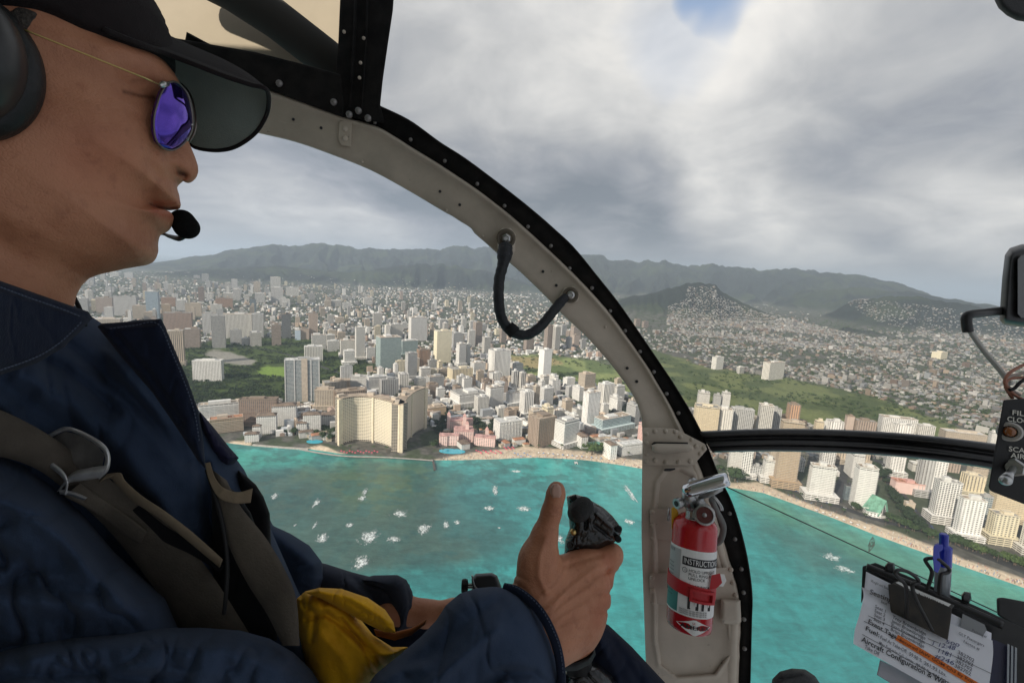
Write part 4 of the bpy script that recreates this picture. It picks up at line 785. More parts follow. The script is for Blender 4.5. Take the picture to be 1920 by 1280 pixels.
strip('road', [(700, 700), (900, 735), (1100, 765), (1290, 800)], 16, ASPH, 2.32); strip('road', [(360, 650), (500, 655), (640, 700), (700, 715)], 12, ASPH, 2.31)
CANAL = mat('canal_water', (.05, .08, .07), .15); strip('canal', [(900, 690), (1000, 705), (1150, 730), (1290, 770), (1500, 805), (1700, 838), (1900, 870)], 30, CANAL, 2.38)
o, p = strip('seawall', [(562, 843), (600, 850), (650, 856), (720, 858), (770, 861), (812, 864)], 5, CONC, 3.2, None); tag(o, 'long grey concrete seawall in front of the curved hotel', 'seawall')
def wallify(name, pxs, wd, z0, z1, m, label, cat):
    p = curve_pts(gp(*pxs), 16); d = np.gradient(p, axis=0); nn = np.stack([-d[:, 1], d[:, 0]], 1); nn /= np.linalg.norm(nn, axis=1)[:, None]
    q = MB(); q.prism([tuple(x) for x in p - nn * wd / 2] + [tuple(x) for x in (p + nn * wd / 2)[::-1]], z0, z1); o = q.build(name, m); tag(o, label, cat)
wallify('groin', [(811, 860), (813, 868), (815, 880)], 3.5, -2, 2.2, mat('wet_rock', (.12, .11, .10), .8, var=.4), 'dark stone groin running out from the beach corner', 'groin')
wallify('breakwater', [(474, 833), (520, 837), (578, 841)], 4, -2, 2.4, CONC, 'low pale breakwater wall before the terraced hotel', 'breakwater')
# cars on the wide avenue and the shore road
CARS = [mat('car_paint_' + k, v, .3, coat=.5) for k, v in (('white', (.7, .7, .69)), ('silver', (.4, .41, .42)), ('black', (.03, .03, .032)), ('red', (.4, .03, .03)), ('blue', (.05, .10, .25)))]; CN = ['white', 'silver', 'black', 'red', 'blue']; cpro = {}
lines = [([(1648, 862), (1672, 905), (1712, 960), (1765, 1005)], 26, 'on the wide avenue behind the church'), ([(1370, 885), (1440, 905), (1560, 945), (1640, 972)], 22, 'on the shore road behind the right hand beach'), ([(1500, 838), (1490, 870), (1485, 905)], 10, 'on the side street beside the golden tower')]
for pts_, n_, w__ in lines:
    p_ = curve_pts(gp(*pts_), 200)
    for i in range(n_):
        k = int(rng.integers(2, 198)); q_ = p_[k]; d_ = p_[k + 1] - p_[k - 1]; a_ = math.atan2(d_[1], d_[0]); ln_ = rng.choice([-5, -2, 2, 5]); q_ = q_ + np.array([-math.sin(a_), math.cos(a_)]) * ln_; ci_ = int(rng.integers(0, 5))
        if ci_ not in cpro:
            e = empty('car', (q_[0], q_[1], 2.4), None, 'car'); q = MB(); q.prism(rect(4.6, 1.85), .35, 1.0); q.build('body', CARS[ci_], e, org=np.zeros(3)); q = MB(); q.add([(x, y, 1.0) for x, y in rect(2.8, 1.7)] + [(x, y, 1.5) for x, y in rect(1.9, 1.45)], [(i_, (i_ + 1) % 4, 4 + (i_ + 1) % 4, 4 + i_) for i_ in range(4)] + [(4, 5, 6, 7)]); q.build('cabin', MTRIM['dark'], e, org=np.zeros(3)); cpro[ci_] = e
        else:
            e = cpro[ci_].copy(); COL.objects.link(e); e.location = (q_[0], q_[1], 2.4)
            for ch in cpro[ci_].children: c_ = ch.copy(); COL.objects.link(c_); c_.parent = e
        e.rotation_euler = (0, 0, a_ + (math.pi if ln_ > 0 else 0)); e['group'] = 'cars on the hotel streets'; e['label'] = f'{CN[ci_]} car {w__}'
POOL = mat('pool_water', (.05, .42, .55), .08)
for x, y, a_, b_, lab in ((590, 828, 16, 9, 'small blue swimming pool between the hotel roofs left of the curved hotel'), (848, 846, 26, 12, 'turquoise pool terrace in front of the pink hotel')):
    c0 = G(x, y, 2)[:2]; q = MB(); q.prism([(c0[0] + a_ * math.cos(t), c0[1] + b_ * math.sin(t)) for t in np.linspace(0, 6.28, 18)[:-1]], 2.0, 2.9); o = q.build('pool', POOL); tag(o, lab, 'swimming pool')
UMB = [mat('parasol_' + k, v, .8) for k, v in (('pink', (.75, .08, .16)), ('white', (.8, .8, .78)), ('blue', (.12, .28, .55)))]
spots = [(893 + 3.1 * k + (k % 3), 846 + .0 * k + (k % 4) * 1.7, 0) for k in range(16)] + [(945 + 2.6 * k, 840 + (k % 3) * 2, 0) for k in range(8)] + [(640 + 5.2 * k, 847 + (k % 3) * 1.6, 0) for k in range(14)] + [(965 + 6 * k, 851 + (k % 3) * 3, 2) for k in range(6)] + [(1010 + 9 * k, 850 + k * .8, 1 + k % 2) for k in range(14)] + [(1530 + 13 * k, 958 + 4.6 * k, 1) for k in range(8)]
up = {}
for x, y, ci_ in spots:
    p = G(x, y, 2)
    if ci_ not in up:
        e = empty('parasol', p, None, 'parasol'); q = MB(); q.add([(2.0 * math.cos(k * .785), 2.0 * math.sin(k * .785), 2.3) for k in range(8)] + [(0, 0, 3.3)], [(k, (k + 1) % 8, 8) for k in range(8)]); q.build('canopy', UMB[ci_], e, org=np.zeros(3))
        q = MB(); q.prism(rect(.12, .12), -.5, 3.2); q.build('pole', MTRIM['white'], e, org=np.zeros(3)); up[ci_] = e
    else:
        e = up[ci_].copy(); COL.objects.link(e); e.location = tuple(p)
        for ch in up[ci_].children: c_ = ch.copy(); COL.objects.link(c_); c_.parent = e
    e['group'] = 'beach parasols'; e['label'] = f'{["pink", "white", "blue"][ci_]} beach parasol ' + ('on the terrace under the curved hotel' if x < 760 else 'on the sand right of the church hall' if x > 1400 else 'on the sand before the pink hotel' if x < 1000 else 'along the middle of the bay beach')
# people and mats on the sand, too many and small to count
q = []; fc = []; cl = []
xs = rng.uniform(830, 1200, 520); ys = np.interp(xs, [810, 930, 1010, 1100, 1205], [863, 858, 856, 861, 877]) - rng.uniform(0, 13, 520)
xs2 = rng.uniform(1380, 1920, 420); ys2 = np.interp(xs2, [1370, 1430, 1500, 1640, 1800, 1920], [914, 922, 946, 1000, 1058, 1100]) - rng.uniform(1, 14, 420)
pp_ = G(np.r_[xs, xs2], np.r_[ys, ys2], 2.0); k = 0; n = len(pp_); s = rng.uniform(.35, .8, n)
loc, Fq, T3 = house_geo(n, pp_[:, 0], pp_[:, 1], pp_[:, 2] + .3, 0, s, s * .7, rng.uniform(.2, 1.6, n), rng.uniform(0, 3, n)); base = (np.arange(n) * 10)[:, None, None]
cc = np.repeat((np.array([(.6, .58, .54), (.20, .16, .13), (.40, .18, .16), (.18, .26, .40), (.42, .30, .22)])[rng.integers(0, 5, n)])[:, None, :], 10, 1)
o = mesh('beach_crowd', loc.reshape(-1, 3), (Fq[None] + base).reshape(-1, 4), attr_mat('beach_people', .8), col=cc.reshape(-1, 3)); tag(o, kind='stuff')
FOAM = mat('sea_foam', (.74, .80, .80), .9, var=.25, vscale=.25)
NF = NT.__new__(NT); NF.t = FOAM.node_tree; _b = next(n for n in FOAM.node_tree.nodes if n.type == 'BSDF_PRINCIPLED'); NF.put(_b.inputs['Alpha'], NF.m('MULTIPLY', NF.n('ShaderNodeVertexColor', layer_name='cover').outputs[0], NF.ramp(NF.noise(NF.n('ShaderNodeTexCoord').outputs['Object'], .5, 4, .7), .30, .62)))
def wave(x, y, wpx, hpx, seed, label, sharp=.5, ang=0):
    c0 = G(x, y, 0); e = np.abs(G(x + wpx / 2, y, 0) - G(x - wpx / 2, y, 0)); ex = np.linalg.norm((G(x + wpx / 2, y) - G(x - wpx / 2, y))[:2]) / 2; ey = np.linalg.norm((G(x, y + hpx / 2) - G(x, y - hpx / 2))[:2]) / 2
    n = 120; u, v = np.meshgrid(np.linspace(-1, 1, n), np.linspace(-1, 1, n), indexing='ij')
    dx = (G(x + 5, y) - G(x - 5, y))[:2]; dx /= np.linalg.norm(dx); dy = np.array([-dx[1], dx[0]])
    ca, sa = math.cos(ang), math.sin(ang); uu = (u * ca - v * sa); vv = u * sa + v * ca
    X_ = c0[0] + dx[0] * uu * ex + dy[0] * vv * ey; Y_ = c0[1] + dx[1] * uu * ex + dy[1] * vv * ey
    f = .55 * fbm(u * 4 + seed * 3.3, v * 4 + seed, 3, .6) + .45 * fbm(u * 17 + seed, v * 17, 3, .7); env = 1 - (u ** 2 + v ** 2) ** .5; strip_ = sstep(.0, .5, v + .6 + .3 * np.sin(u * 3 + seed))
    dens_ = env * 1.55 - .38 + (f - .5) * 2.3 + sharp * .3 * (v > .1) - (.18 if 'faint' in label or 'tall sparkling' in label else 0); ok = dens_ > .22
    Z_ = .12 + .9 * np.clip(dens_ - .42, 0, 1) + .5 * f; idx = np.arange(n * n).reshape(n, n)
    m_ = ok[:-1, :-1] & ok[1:, :-1] & ok[1:, 1:] & ok[:-1, 1:]; Fq = np.stack([idx[:-1, :-1], idx[1:, :-1], idx[1:, 1:], idx[:-1, 1:]], -1)[m_]
    V = np.stack([X_, Y_, Z_], -1).reshape(-1, 3); used = np.unique(Fq); rm = np.zeros(n * n, int); rm[used] = np.arange(len(used))
    o = mesh('breaking_wave', V[used], rm[Fq], FOAM, smooth=True, org=np.array([c0[0], c0[1], 0]), col=np.repeat(sstep(.22, .85, dens_).reshape(-1)[used][:, None], 3, 1)); tag(o, label, 'wave', 'breaking waves over the reef')
WV = [(677, 1056, 44, 34, 'large patch of white foam nearest the pilot cuff', 0), (604, 1010, 30, 26, 'square patch of white foam left of centre on the reef', 0), (692, 1008, 52, 34, 'slanting white foam streak between two round foam patches', .7), (795, 992, 34, 34, 'round patch of white foam with a lacy edge on the reef', 0), (750, 963, 42, 20, 'wedge shaped white breaker with a long thin tail', .3), (836, 985, 20, 22, 'small foam patch left of its smaller twin', 0), (857, 980, 18, 14, 'tiny foam patch right of its larger twin', 0),
      (916, 953, 32, 12, 'flat thin breaker right of the reef edge', 0), (982, 954, 36, 14, 'flat thin breaker nearest the pilot thumb', 0), (516, 930, 22, 18, 'small slanting breaker beside the dark vest edge', .6), (592, 944, 24, 26, 'faint foam swirl left of the tall foam streak', 0), (684, 923, 14, 20, 'tall small foam streak on the upper reef', 0), (679, 935, 24, 14, 'short foam trail below the tall streak', .5), (968, 884, 26, 7, 'thin white crest close to the bay beach', 0), (929, 920, 16, 30, 'broken foam trail above the flat breakers', .3),
      (1049, 1012, 22, 26, 'bright foam seen between thumb and stick grip', 0), (1181, 979, 26, 16, 'white breaker just left of the frame post', 0), (1182, 925, 22, 70, 'tall sparkling foam streak beside the frame post', 0), (738, 1012, 50, 24, 'faint foam haze right of the slanting streak', 0), (590, 985, 14, 28, 'thin faint foam smear above the square patch', 0), (1560, 1045, 60, 26, 'faint foam patch right of the frame over shallow reef', .6), (1585, 1068, 44, 16, 'white broken foam left of the clipboard corner', .5), (936, 990, 8, 4, 'tiny white fleck right of the twin foam patches', 0), (655, 985, 18, 14, 'small foam fleck above the slanting streak', .4), (553, 985, 8, 6, 'tiny foam fleck near the pilot vest', 0)]
for i, (x, y, a_, b_, lab, an) in enumerate(WV): wave(x, y, a_ * 1.1, b_ * 1.1, i + 1, lab, .5, an)
#
# the little white catamaran by the bay beach
c0 = G(1080, 868, 0); o = empty('catamaran', c0, 'small white beach catamaran floating off the sand', 'boat')
for s in (-1, 1):
    q = MB(); q.add([(s * 2.2 - .5, -5, .2), (s * 2.2 + .5, -5, .2), (s * 2.2 + .5, 3, .2), (s * 2.2, 5.5, .4), (s * 2.2 - .5, 3, .2)] + [(s * 2.2 - .6, -5, 1.3), (s * 2.2 + .6, -5, 1.3), (s * 2.2 + .6, 3, 1.3), (s * 2.2, 6, 1.6), (s * 2.2 - .6, 3, 1.3)], [(i, (i + 1) % 5, 5 + (i + 1) % 5, 5 + i) for i in range(5)] + [(5, 6, 7, 8, 9), (4, 3, 2, 1, 0)]); q.build('hull', MTRIM['white'], o, org=np.zeros(3))
q = MB(); q.prism(rect(5, 6), 1.35, 1.6); q.build('deck', MTRIM['white'], o, org=np.zeros(3)); q = MB(); q.prism(rect(.2, .2), 1.6, 11); q.build('mast', MTRIM['grey'], o, org=np.zeros(3))
# ================================================================== the cockpit
def tri(n): return n
def snet(Fv, pos):
    """surface nets: Fv<0 inside; pos(i,j,k float arrays) -> xyz"""
    S = Fv < 0; nx, ny, nz = Fv.shape; c = (nx - 1, ny - 1, nz - 1); sm = np.zeros(c + (3,), np.float32); ct = np.zeros(c, np.float32)
    off = [(a, b, d) for a in (0, 1) for b in (0, 1) for d in (0, 1)]
    sl = lambda o: (slice(o[0], nx - 1 + o[0]), slice(o[1], ny - 1 + o[1]), slice(o[2], nz - 1 + o[2]))
    for a in off:
        for ax in range(3):
            if a[ax]: continue
            b = list(a); b[ax] = 1; b = tuple(b); sa, sb = S[sl(a)], S[sl(b)]; m = sa != sb
            fa, fb = Fv[sl(a)][m], Fv[sl(b)][m]; t = fa / (fa - fb); p = np.array(a, np.float32)[None].repeat(len(t), 0); p[:, ax] = t
            sm[m] += p; ct[m] += 1
    act = ct > 0; idx = -np.ones(c, np.int64); ii = np.argwhere(act); idx[act] = np.arange(len(ii)); p = ii + sm[act] / ct[act][:, None]
    V = pos(p[:, 0], p[:, 1], p[:, 2]); Q = []
    for ax in range(3):
        s0 = [slice(None)] * 3; s1 = [slice(None)] * 3; s0[ax] = slice(0, -1); s1[ax] = slice(1, None); m = S[tuple(s0)] != S[tuple(s1)]
        e = np.argwhere(m); u, v = [k for k in range(3) if k != ax]; ok = (e[:, u] > 0) & (e[:, v] > 0) & (e[:, u] < c[u]) & (e[:, v] < c[v]); e = e[ok]
        fl = S[tuple(s0)][tuple(e.T)]
        q = []
        for du, dv in ((1, 1), (0, 1), (0, 0), (1, 0)):
            k = e.copy(); k[:, u] -= du; k[:, v] -= dv; q.append(idx[tuple(k.T)])
        q = np.stack(q, 1); f2 = fl if ax != 1 else ~fl; q[~f2] = q[~f2][:, ::-1]; Q.append(q)
    Q = np.concatenate(Q); return V, Q[(Q >= 0).all(1)]
def cpos(x, y, d): x, y, d = np.broadcast_arrays(*[np.asarray(t, float) for t in (x, y, d)]); return np.stack([(x - 960) / F * d, -(y - 640) / F * d, d], -1)
def prj(q): return np.stack([960 + F * q[..., 0] / q[..., 2], 640 - F * q[..., 1] / q[..., 2]], -1)
def smin(a, b, k): h = np.clip(.5 + .5 * (b - a) / k, 0, 1); return b + (a - b) * h - k * h * (1 - h)
def sdf_mesh(prims, res, pad=.012, extra=None, k0=.008):
    """prims: (kind, ...) in pixels + depth; capsule: ('c', (x,y,d,rpx), (x,y,d,rpx), k)"""
    pts = []
    for p in prims:
        for q in p[1:3]: c = cpos(*q[:3]); r = q[3] * q[2] / F; pts += [c - r, c + r]
    lo = np.min(pts, 0) - pad; hi = np.max(pts, 0) + pad; n = np.ceil((hi - lo) / res).astype(int) + 1
    g = np.stack(np.meshgrid(*[lo[i] + np.arange(n[i]) * res for i in range(3)], indexing='ij'), -1).astype(np.float32); D = None
    for p in prims:
        a, b = cpos(*p[1][:3]).astype(np.float32), cpos(*p[2][:3]).astype(np.float32); ra, rb = p[1][3] * p[1][2] / F, p[2][3] * p[2][2] / F; k = p[3] if len(p) > 3 else k0
        ab = b - a; t = np.clip(((g - a) @ ab) / (ab @ ab + 1e-12), 0, 1); d = np.linalg.norm(g - a - t[..., None] * ab, axis=-1) - (ra + (rb - ra) * t)
        if p[0] == 'c': D = d if D is None else smin(D, d, k)
        else: D = -smin(-D, d, k)
    if extra is not None: D = extra(g, D)
    V, Q = snet(D, lambda i, j, k: lo + np.stack([i, j, k], -1) * res); return V, Q
def cmesh(name, V, Q, m, parent, smooth=True, **k):
    return mesh(name, c2w(V), Q, m, parent, smooth, **k)
def strokes(x, y, feats):
    s = np.zeros(x.shape)
    for pts, wd, amp in feats:
        d = polydist(x, y, pts) if len(pts) > 1 else np.hypot(x - pts[0][0], y - pts[0][1]); s += amp * np.exp(-(d / wd) ** 2)
    return s
def inflate(polys, depth, step=3.0, dz=.004, feats=(), noise=0, nscale=40, kx=.0, shear=None, hook=None):
    """polys: [(outline px, half thickness m, rounding px, depth offset)] -> solid with that outline seen from the cabin seat"""
    ax = np.concatenate([np.array(p[0], float) for p in polys]); x0, y0 = ax.min(0) - 3 * step; x1, y1 = ax.max(0) + 3 * step
    xs = np.arange(x0, x1, step); ys = np.arange(y0, y1, step); X, Y = np.meshgrid(xs, ys, indexing='ij'); Hm = None
    for poly, W, R in [p[:3] for p in polys]:
        sd = sdpoly(X, Y, poly); t = np.clip(sd / R, -2, 1); h = W * W * np.where(t > 0, 1 - (1 - np.minimum(t, 1)) ** 2, 2 * t)
        Hm = h if Hm is None else np.maximum(Hm, h) + .25 * np.maximum(1e-5 * 0 + (np.minimum(Hm, h)), 0) * 0
    f = strokes(X, Y, feats)
    if noise:
        wx = X / nscale + 1.3 * (fbm(X / nscale * .6 + 9, Y / nscale * .6, 2) - .5); rg = 1 - np.abs(2 * fbm(wx * .9, Y / nscale * .55 + 4, 3) - 1) * 2.2
        f = f + noise * (fbm(X / nscale, Y / nscale, 4) - .5) * 1.4 - noise * .9 * np.clip(rg, 0, 1) ** 3
    hh = np.sqrt(np.maximum(Hm, 0)); mod = np.clip(hh / (hh.max() * .35), 0, 1)
    Dc = depth(X, Y) if callable(depth) else np.full(X.shape, float(depth)); fr = Dc - f * mod
    if hook: fr, Hm = hook(X, Y, fr, Hm)
    z0, z1 = fr.min() - hh.max() - 3 * dz, fr.max() + hh.max() + 3 * dz; zs = np.arange(z0, z1, dz)
    Fv = ((zs[None, None] - fr[..., None]) ** 2 - Hm[..., None]).astype(np.float32)
    return snet(Fv, lambda i, j, k: cpos(x0 + i * step, y0 + j * step, z0 + k * dz))
def cr(pts, n):
    return curve_pts(pts, n)
def tube(path, rad, n=10, closed=False, caps=True):
    path = np.asarray(path, float); m = len(path); rad = np.broadcast_to(rad, m); t = np.gradient(path, axis=0) if not closed else (np.roll(path, -1, 0) - np.roll(path, 1, 0)); t /= np.linalg.norm(t, axis=1)[:, None] + 1e-12
    up = np.array([0, 0, 1.0]); up = up if abs(t[0] @ up) < .9 else np.array([1.0, 0, 0]); a = np.cross(t[0], up); a /= np.linalg.norm(a); V = []
    for i in range(m):
        a = a - t[i] * (a @ t[i]); a /= np.linalg.norm(a); b = np.cross(t[i], a)
        for k in range(n): th = 2 * math.pi * k / n; V.append(path[i] + rad[i] * (math.cos(th) * a + math.sin(th) * b))
    Fc = []
    for i in range(m if closed else m - 1):
        j = (i + 1) % m
        for k in range(n): Fc.append((i * n + k, i * n + (k + 1) % n, j * n + (k + 1) % n, j * n + k))
    if caps and not closed: Fc += [tuple(range(n - 1, -1, -1)), tuple(range((m - 1) * n, m * n))]
    return V, Fc
def lathe(c, axis, prof, n=32, ref=None, a0=0, a1=2 * math.pi, sc=(1, 1)):
    """prof: (along axis, radius)"""
    axis = np.asarray(axis, float); axis /= np.linalg.norm(axis); ref = np.array([0, 0, 1.0]) if ref is None else np.asarray(ref, float); ref = ref - axis * (ref @ axis); ref /= np.linalg.norm(ref); b = np.cross(axis, ref); V = []; Fc = []
    for s, r in prof:
        for k in range(n): th = a0 + (a1 - a0) * k / n; V.append(np.asarray(c) + axis * s + r * (math.cos(th) * ref * sc[0] + math.sin(th) * b * sc[1]))
    for i in range(len(prof) - 1):
        for k in range(n): Fc.append((i * n + k, i * n + (k + 1) % n, (i + 1) * n + (k + 1) % n, (i + 1) * n + k))
    Fc += [tuple(range(n - 1, -1, -1)), tuple(range((len(prof) - 1) * n, len(prof) * n))]; return V, Fc
def box8(pts8): return pts8, [(0, 1, 2, 3), (7, 6, 5, 4), (0, 4, 5, 1), (1, 5, 6, 2), (2, 6, 7, 3), (3, 7, 4, 0)]
def plate(poly, d, th, m, name, parent, bevel=0.0, **k):
    """flat px polygon at depth d (number or list) with real thickness going away from the viewer"""
    poly = list(poly); n = len(poly); d = np.broadcast_to(np.asarray(d, float), n); x = np.array([p[0] for p in poly], float); y = np.array([p[1] for p in poly], float)
    A = P(x, y, d); c = A.mean(0); dirv = (c - CP) / np.linalg.norm(c - CP); B = A + dirv * th; V = list(A) + list(B)
    bm = bmesh.new(); vs = [bm.verts.new(tuple(v - c)) for v in V]; f = bm.faces.new(vs[:n][::-1]); g = bm.faces.new(vs[n:])
    for i in range(n): j = (i + 1) % n; bm.faces.new((vs[i], vs[j], vs[n + j], vs[n + i]))
    bmesh.ops.recalc_face_normals(bm, faces=bm.faces)
    if bevel: bmesh.ops.bevel(bm, geom=list(bm.edges), offset=bevel, segments=2, affect='EDGES', profile=.6)
    bmesh.ops.triangulate(bm, faces=[q for q in bm.faces if len(q.verts) > 4])
    V2 = [np.array(v.co) + c for v in bm.verts]; bm.verts.index_update(); Fc = [tuple(v.index for v in q.verts) for q in bm.faces]; bm.free()
    return mesh(name, V2, Fc, m, parent, **k)
_font_cache = {}
def text_mesh(s, size=1.0, bold=0.0):
    cu = bpy.data.curves.new('t', 'FONT'); cu.body = s; cu.size = size; cu.offset = bold; cu.resolution_u = 3
    o = bpy.data.objects.new('t', cu); COL.objects.link(o); dg = bpy.context.evaluated_depsgraph_get(); me = bpy.data.meshes.new_from_object(o.evaluated_get(dg))
    V = np.array([v.co[:] for v in me.vertices]); Fc = [tuple(p.vertices) for p in me.polygons]; bpy.data.objects.remove(o); bpy.data.meshes.remove(me); bpy.data.curves.remove(cu); return V, Fc
class TX:
    def __init__(s): s.V = []; s.F = []
    def add(s, string, fn, size=1.0, bold=0.0, fit=None):
        V, Fc = text_mesh(string, 1.0, bold)
        if len(V) == 0: return
        w_ = V[:, 0].max(); u = V[:, 0] * (fit / w_ if fit else size); v = V[:, 1] * size; k = len(s.V)
        s.V += list(fn(u, v)); s.F += [tuple(i + k for i in f) for f in Fc]
    def quad(s, fn, u0, v0, u1, v1): k = len(s.V); s.V += list(fn(np.array([u0, u1, u1, u0]), np.array([v0, v0, v1, v1]))); s.F.append((k, k + 1, k + 2, k + 3))
    def build(s, name, m, parent): return mesh(name, s.V, s.F, m, parent) if s.V else None
# ------------------------------------------------------------------ cockpit materials
def scuff(m):                               # chipped paint, grime and scratches
    N = NT.__new__(NT); N.t = m.node_tree; b = next(n for n in m.node_tree.nodes if n.type == 'BSDF_PRINCIPLED'); l = b.inputs['Base Color'].links[0].from_socket; tc = N.n('ShaderNodeTexCoord').outputs['Object']
    chips = N.ramp(N.noise(tc, 70, 6, .75), .66, .69); st = N.ramp(N.noise(N.vm('MULTIPLY', tc, (1, 1, 7)), 30, 5, .7), .62, .72); gr = N.ramp(N.noise(tc, 7, 4, .6), .45, .75)
    c = N.mix(N.m('MULTIPLY', gr, .30), l, (.16, .13, .10, 1)); c = N.mix(N.m('MULTIPLY', st, .28), c, (.62, .58, .50, 1)); c = N.mix(N.m('MULTIPLY', chips, .8), c, (.07, .055, .045, 1)); N.put(b.inputs['Base Color'], c)
BEIGE = mat('cabin_paint_beige', (.55, .475, .385), .6, var=.22, vscale=11, bump=.35, bscale=420, bdist=.0005)
scuff(BEIGE)

BLACKP = mat('frame_paint_black', (.006, .006, .006), .8, var=.5, vscale=30, bump=.3, bscale=300, bdist=.0006, col2=(.018, .016, .015), spec=.15)
RUBBER = mat('rubber_black', (.010, .010, .011), .7, spec=.3)
PLAST = mat('plastic_black', (.014, .014, .015), .38, spec=.4, var=.3, vscale=40, col2=(.03, .03, .03))
GRIPM = mat('grip_black', (.008, .008, .008), .22, spec=.55, bump=.5, bscale=160, bdist=.001)
STEEL = mat('steel', (.55, .55, .54), .32, 1.0, var=.35, vscale=60)
CHROME = mat('chrome', (.72, .73, .75), .12, 1.0)
REDP = mat('red_enamel', (.50, .012, .018), .25, var=.15, vscale=20, coat=.4)
REDS = mat('red_strap', (.45, .015, .02), .5)
LABELM = mat('label_white', (.82, .82, .80), .5, var=.1, vscale=60)
INK = mat('ink_black', (.015, .015, .017), .6)
PAPER = mat('paper_white', (.84, .85, .92), .75, var=.06, vscale=30)
ORANGE = mat('highlighter_orange', (.80, .20, .03), .7)
PENB = mat('pen_blue_plastic', (.01, .025, .42), .25, coat=.5)
CLEAR = mat('smoky_clear_plastic', (.30, .33, .36), .12, coat=.5)
BRASS = mat('brass', (.50, .36, .14), .35, 1.0)
WIRE = mat('wire_insulation', (.36, .30, .26), .5); WIRER = mat('wire_insulation_red', (.30, .12, .07), .5)
def cloth(name, c, c2, rough=.95, wscale=900, sheen=.04):
    m = bpy.data.materials.new(name); m.use_nodes = True; N = NT(m.node_tree); tc = N.n('ShaderNodeTexCoord').outputs['Object']
    b = N.n('ShaderNodeBsdfPrincipled', i_Roughness=rough); N.put(b.inputs['Base Color'], N.mix(N.ramp(N.noise(tc, 14, 5, .6), .3, .7), c4(c2), c4(c)))
    b.inputs['Sheen Weight'].default_value = sheen; b.inputs['Specular IOR Level'].default_value = .15
    wv_ = N.n('ShaderNodeTexNoise'); wv_.inputs['Scale'].default_value = wscale; wv_.inputs['Detail'].default_value = 2; N.t.links.new(tc, wv_.inputs['Vector'])
    big = N.noise(tc, 26, 4, .6)
    hh = N.m('ADD', N.m('MULTIPLY', wv_.outputs[0], .16), N.m('MULTIPLY', big, .45))
    bp = N.n('ShaderNodeBump', i_Height=hh, i_Strength=.5, i_Distance=.006); N.t.links.new(bp.outputs[0], b.inputs['Normal'])
    N.t.links.new(b.outputs[0], N.n('ShaderNodeOutputMaterial').inputs[0]); return m
NAVY = cloth('navy_cotton', (.031, .048, .086), (.025, .039, .070)); NAVYD = cloth('navy_collar_cotton', (.010, .015, .032), (.007, .010, .022)); TERRY = cloth('dark_blue_terry', (.022, .022, .055), (.012, .012, .03), wscale=300)
CUFFM = cloth('grey_navy_cotton', (.040, .045, .062), (.025, .030, .045))
WEB = cloth('webbing_brown', (.115, .098, .078), (.065, .055, .045), wscale=500); WEBL = cloth('webbing_tan', (.24, .19, .13), (.16, .125, .085)); VEST = cloth('vest_black', (.010, .010, .012), (.006, .006, .007)); YEL = cloth('yellow_nylon', (.80, .44, .015), (.55, .27, .008), .6)
CAPM = cloth('cap_black', (.018, .013, .014), (.010, .008, .008)); BILLU = cloth('cap_underside_green', (.27, .33, .305), (.22, .27, .25))
def skin(name, c, c2, c3, bumpd=.0008):
    m = bpy.data.materials.new(name); m.use_nodes = True; N = NT(m.node_tree); tc = N.n('ShaderNodeTexCoord').outputs['Object']
    b = N.n('ShaderNodeBsdfPrincipled', i_Roughness=.52); k = N.mix(N.ramp(N.noise(tc, 22, 5, .65), .35, .7), c4(c), c4(c2)); k = N.mix(N.m('MULTIPLY', N.ramp(N.noise(tc, 120, 3, .6), .54, .74), .30), k, c4(c3))
    k = N.mix(1.0, k, N.n('ShaderNodeVertexColor', layer_name='cover').outputs[0], 'MULTIPLY')
    N.put(b.inputs['Base Color'], k); b.inputs['Subsurface Weight'].default_value = .12; b.inputs['Subsurface Radius'].default_value = (.01, .004, .002); b.inputs['Subsurface Scale'].default_value = .4; b.inputs['Specular IOR Level'].default_value = .35
    vo = N.n('ShaderNodeTexVoronoi', feature='DISTANCE_TO_EDGE'); vo.inputs['Scale'].default_value = 420; N.t.links.new(tc, vo.inputs['Vector'])
    hh = N.m('ADD', N.m('MULTIPLY', N.m('MINIMUM', vo.outputs[0], .25), .7), N.m('MULTIPLY', N.noise(tc, 160, 4, .6), .9))
    bp = N.n('ShaderNodeBump', i_Height=hh, i_Strength=.55, i_Distance=bumpd); N.t.links.new(bp.outputs[0], b.inputs['Normal'])
    N.t.links.new(b.outputs[0], N.n('ShaderNodeOutputMaterial').inputs[0]); return m
SKIN = skin('skin_tanned', (.455, .205, .115), (.36, .145, .078), (.215, .070, .042), .0014); 
# ------------------------------------------------------------------ canopy bow (beige channel and black seal)
INNER = [(300, 208), (380, 226), (480, 249), (552, 266), (624, 291), (696, 320), (768, 359), (832, 397), (853, 408), (859, 413), (882, 427), (888, 436), (911, 456), (931, 474), (972, 507), (1021, 554), (1055, 590), (1092, 624), (1130, 665), (1160, 702), (1186, 740), (1199, 770), (1204, 804), (1204, 870), (1203, 1000), (1206, 1100), (1213, 1300)]
MID = [(340, 108), (420, 135), (500, 165), (570, 190), (630, 212), (674, 226), (710, 238), (768, 273), (832, 313), (893, 354), (947, 395), (989, 431), (1029, 468), (1070, 507), (1107, 545), (1141, 584), (1171, 624), (1197, 661), (1222, 699), (1246, 740), (1276, 796), (1309, 865), (1330, 925), (1348, 983), (1367, 1045), (1383, 1104), (1389, 1170), (1385, 1300)]
OUTER = [(350, 60), (430, 98), (540, 120), (620, 152), (690, 186), (710, 197), (768, 225), (825, 266), (875, 298), (947, 352), (1001, 395), (1040, 429), (1077, 464), (1122, 519), (1160, 567), (1197, 620), (1235, 676), (1272, 732), (1314, 806), (1348, 889), (1371, 936), (1387, 983), (1402, 1045), (1411, 1112), (1410, 1170), (1407, 1300)]
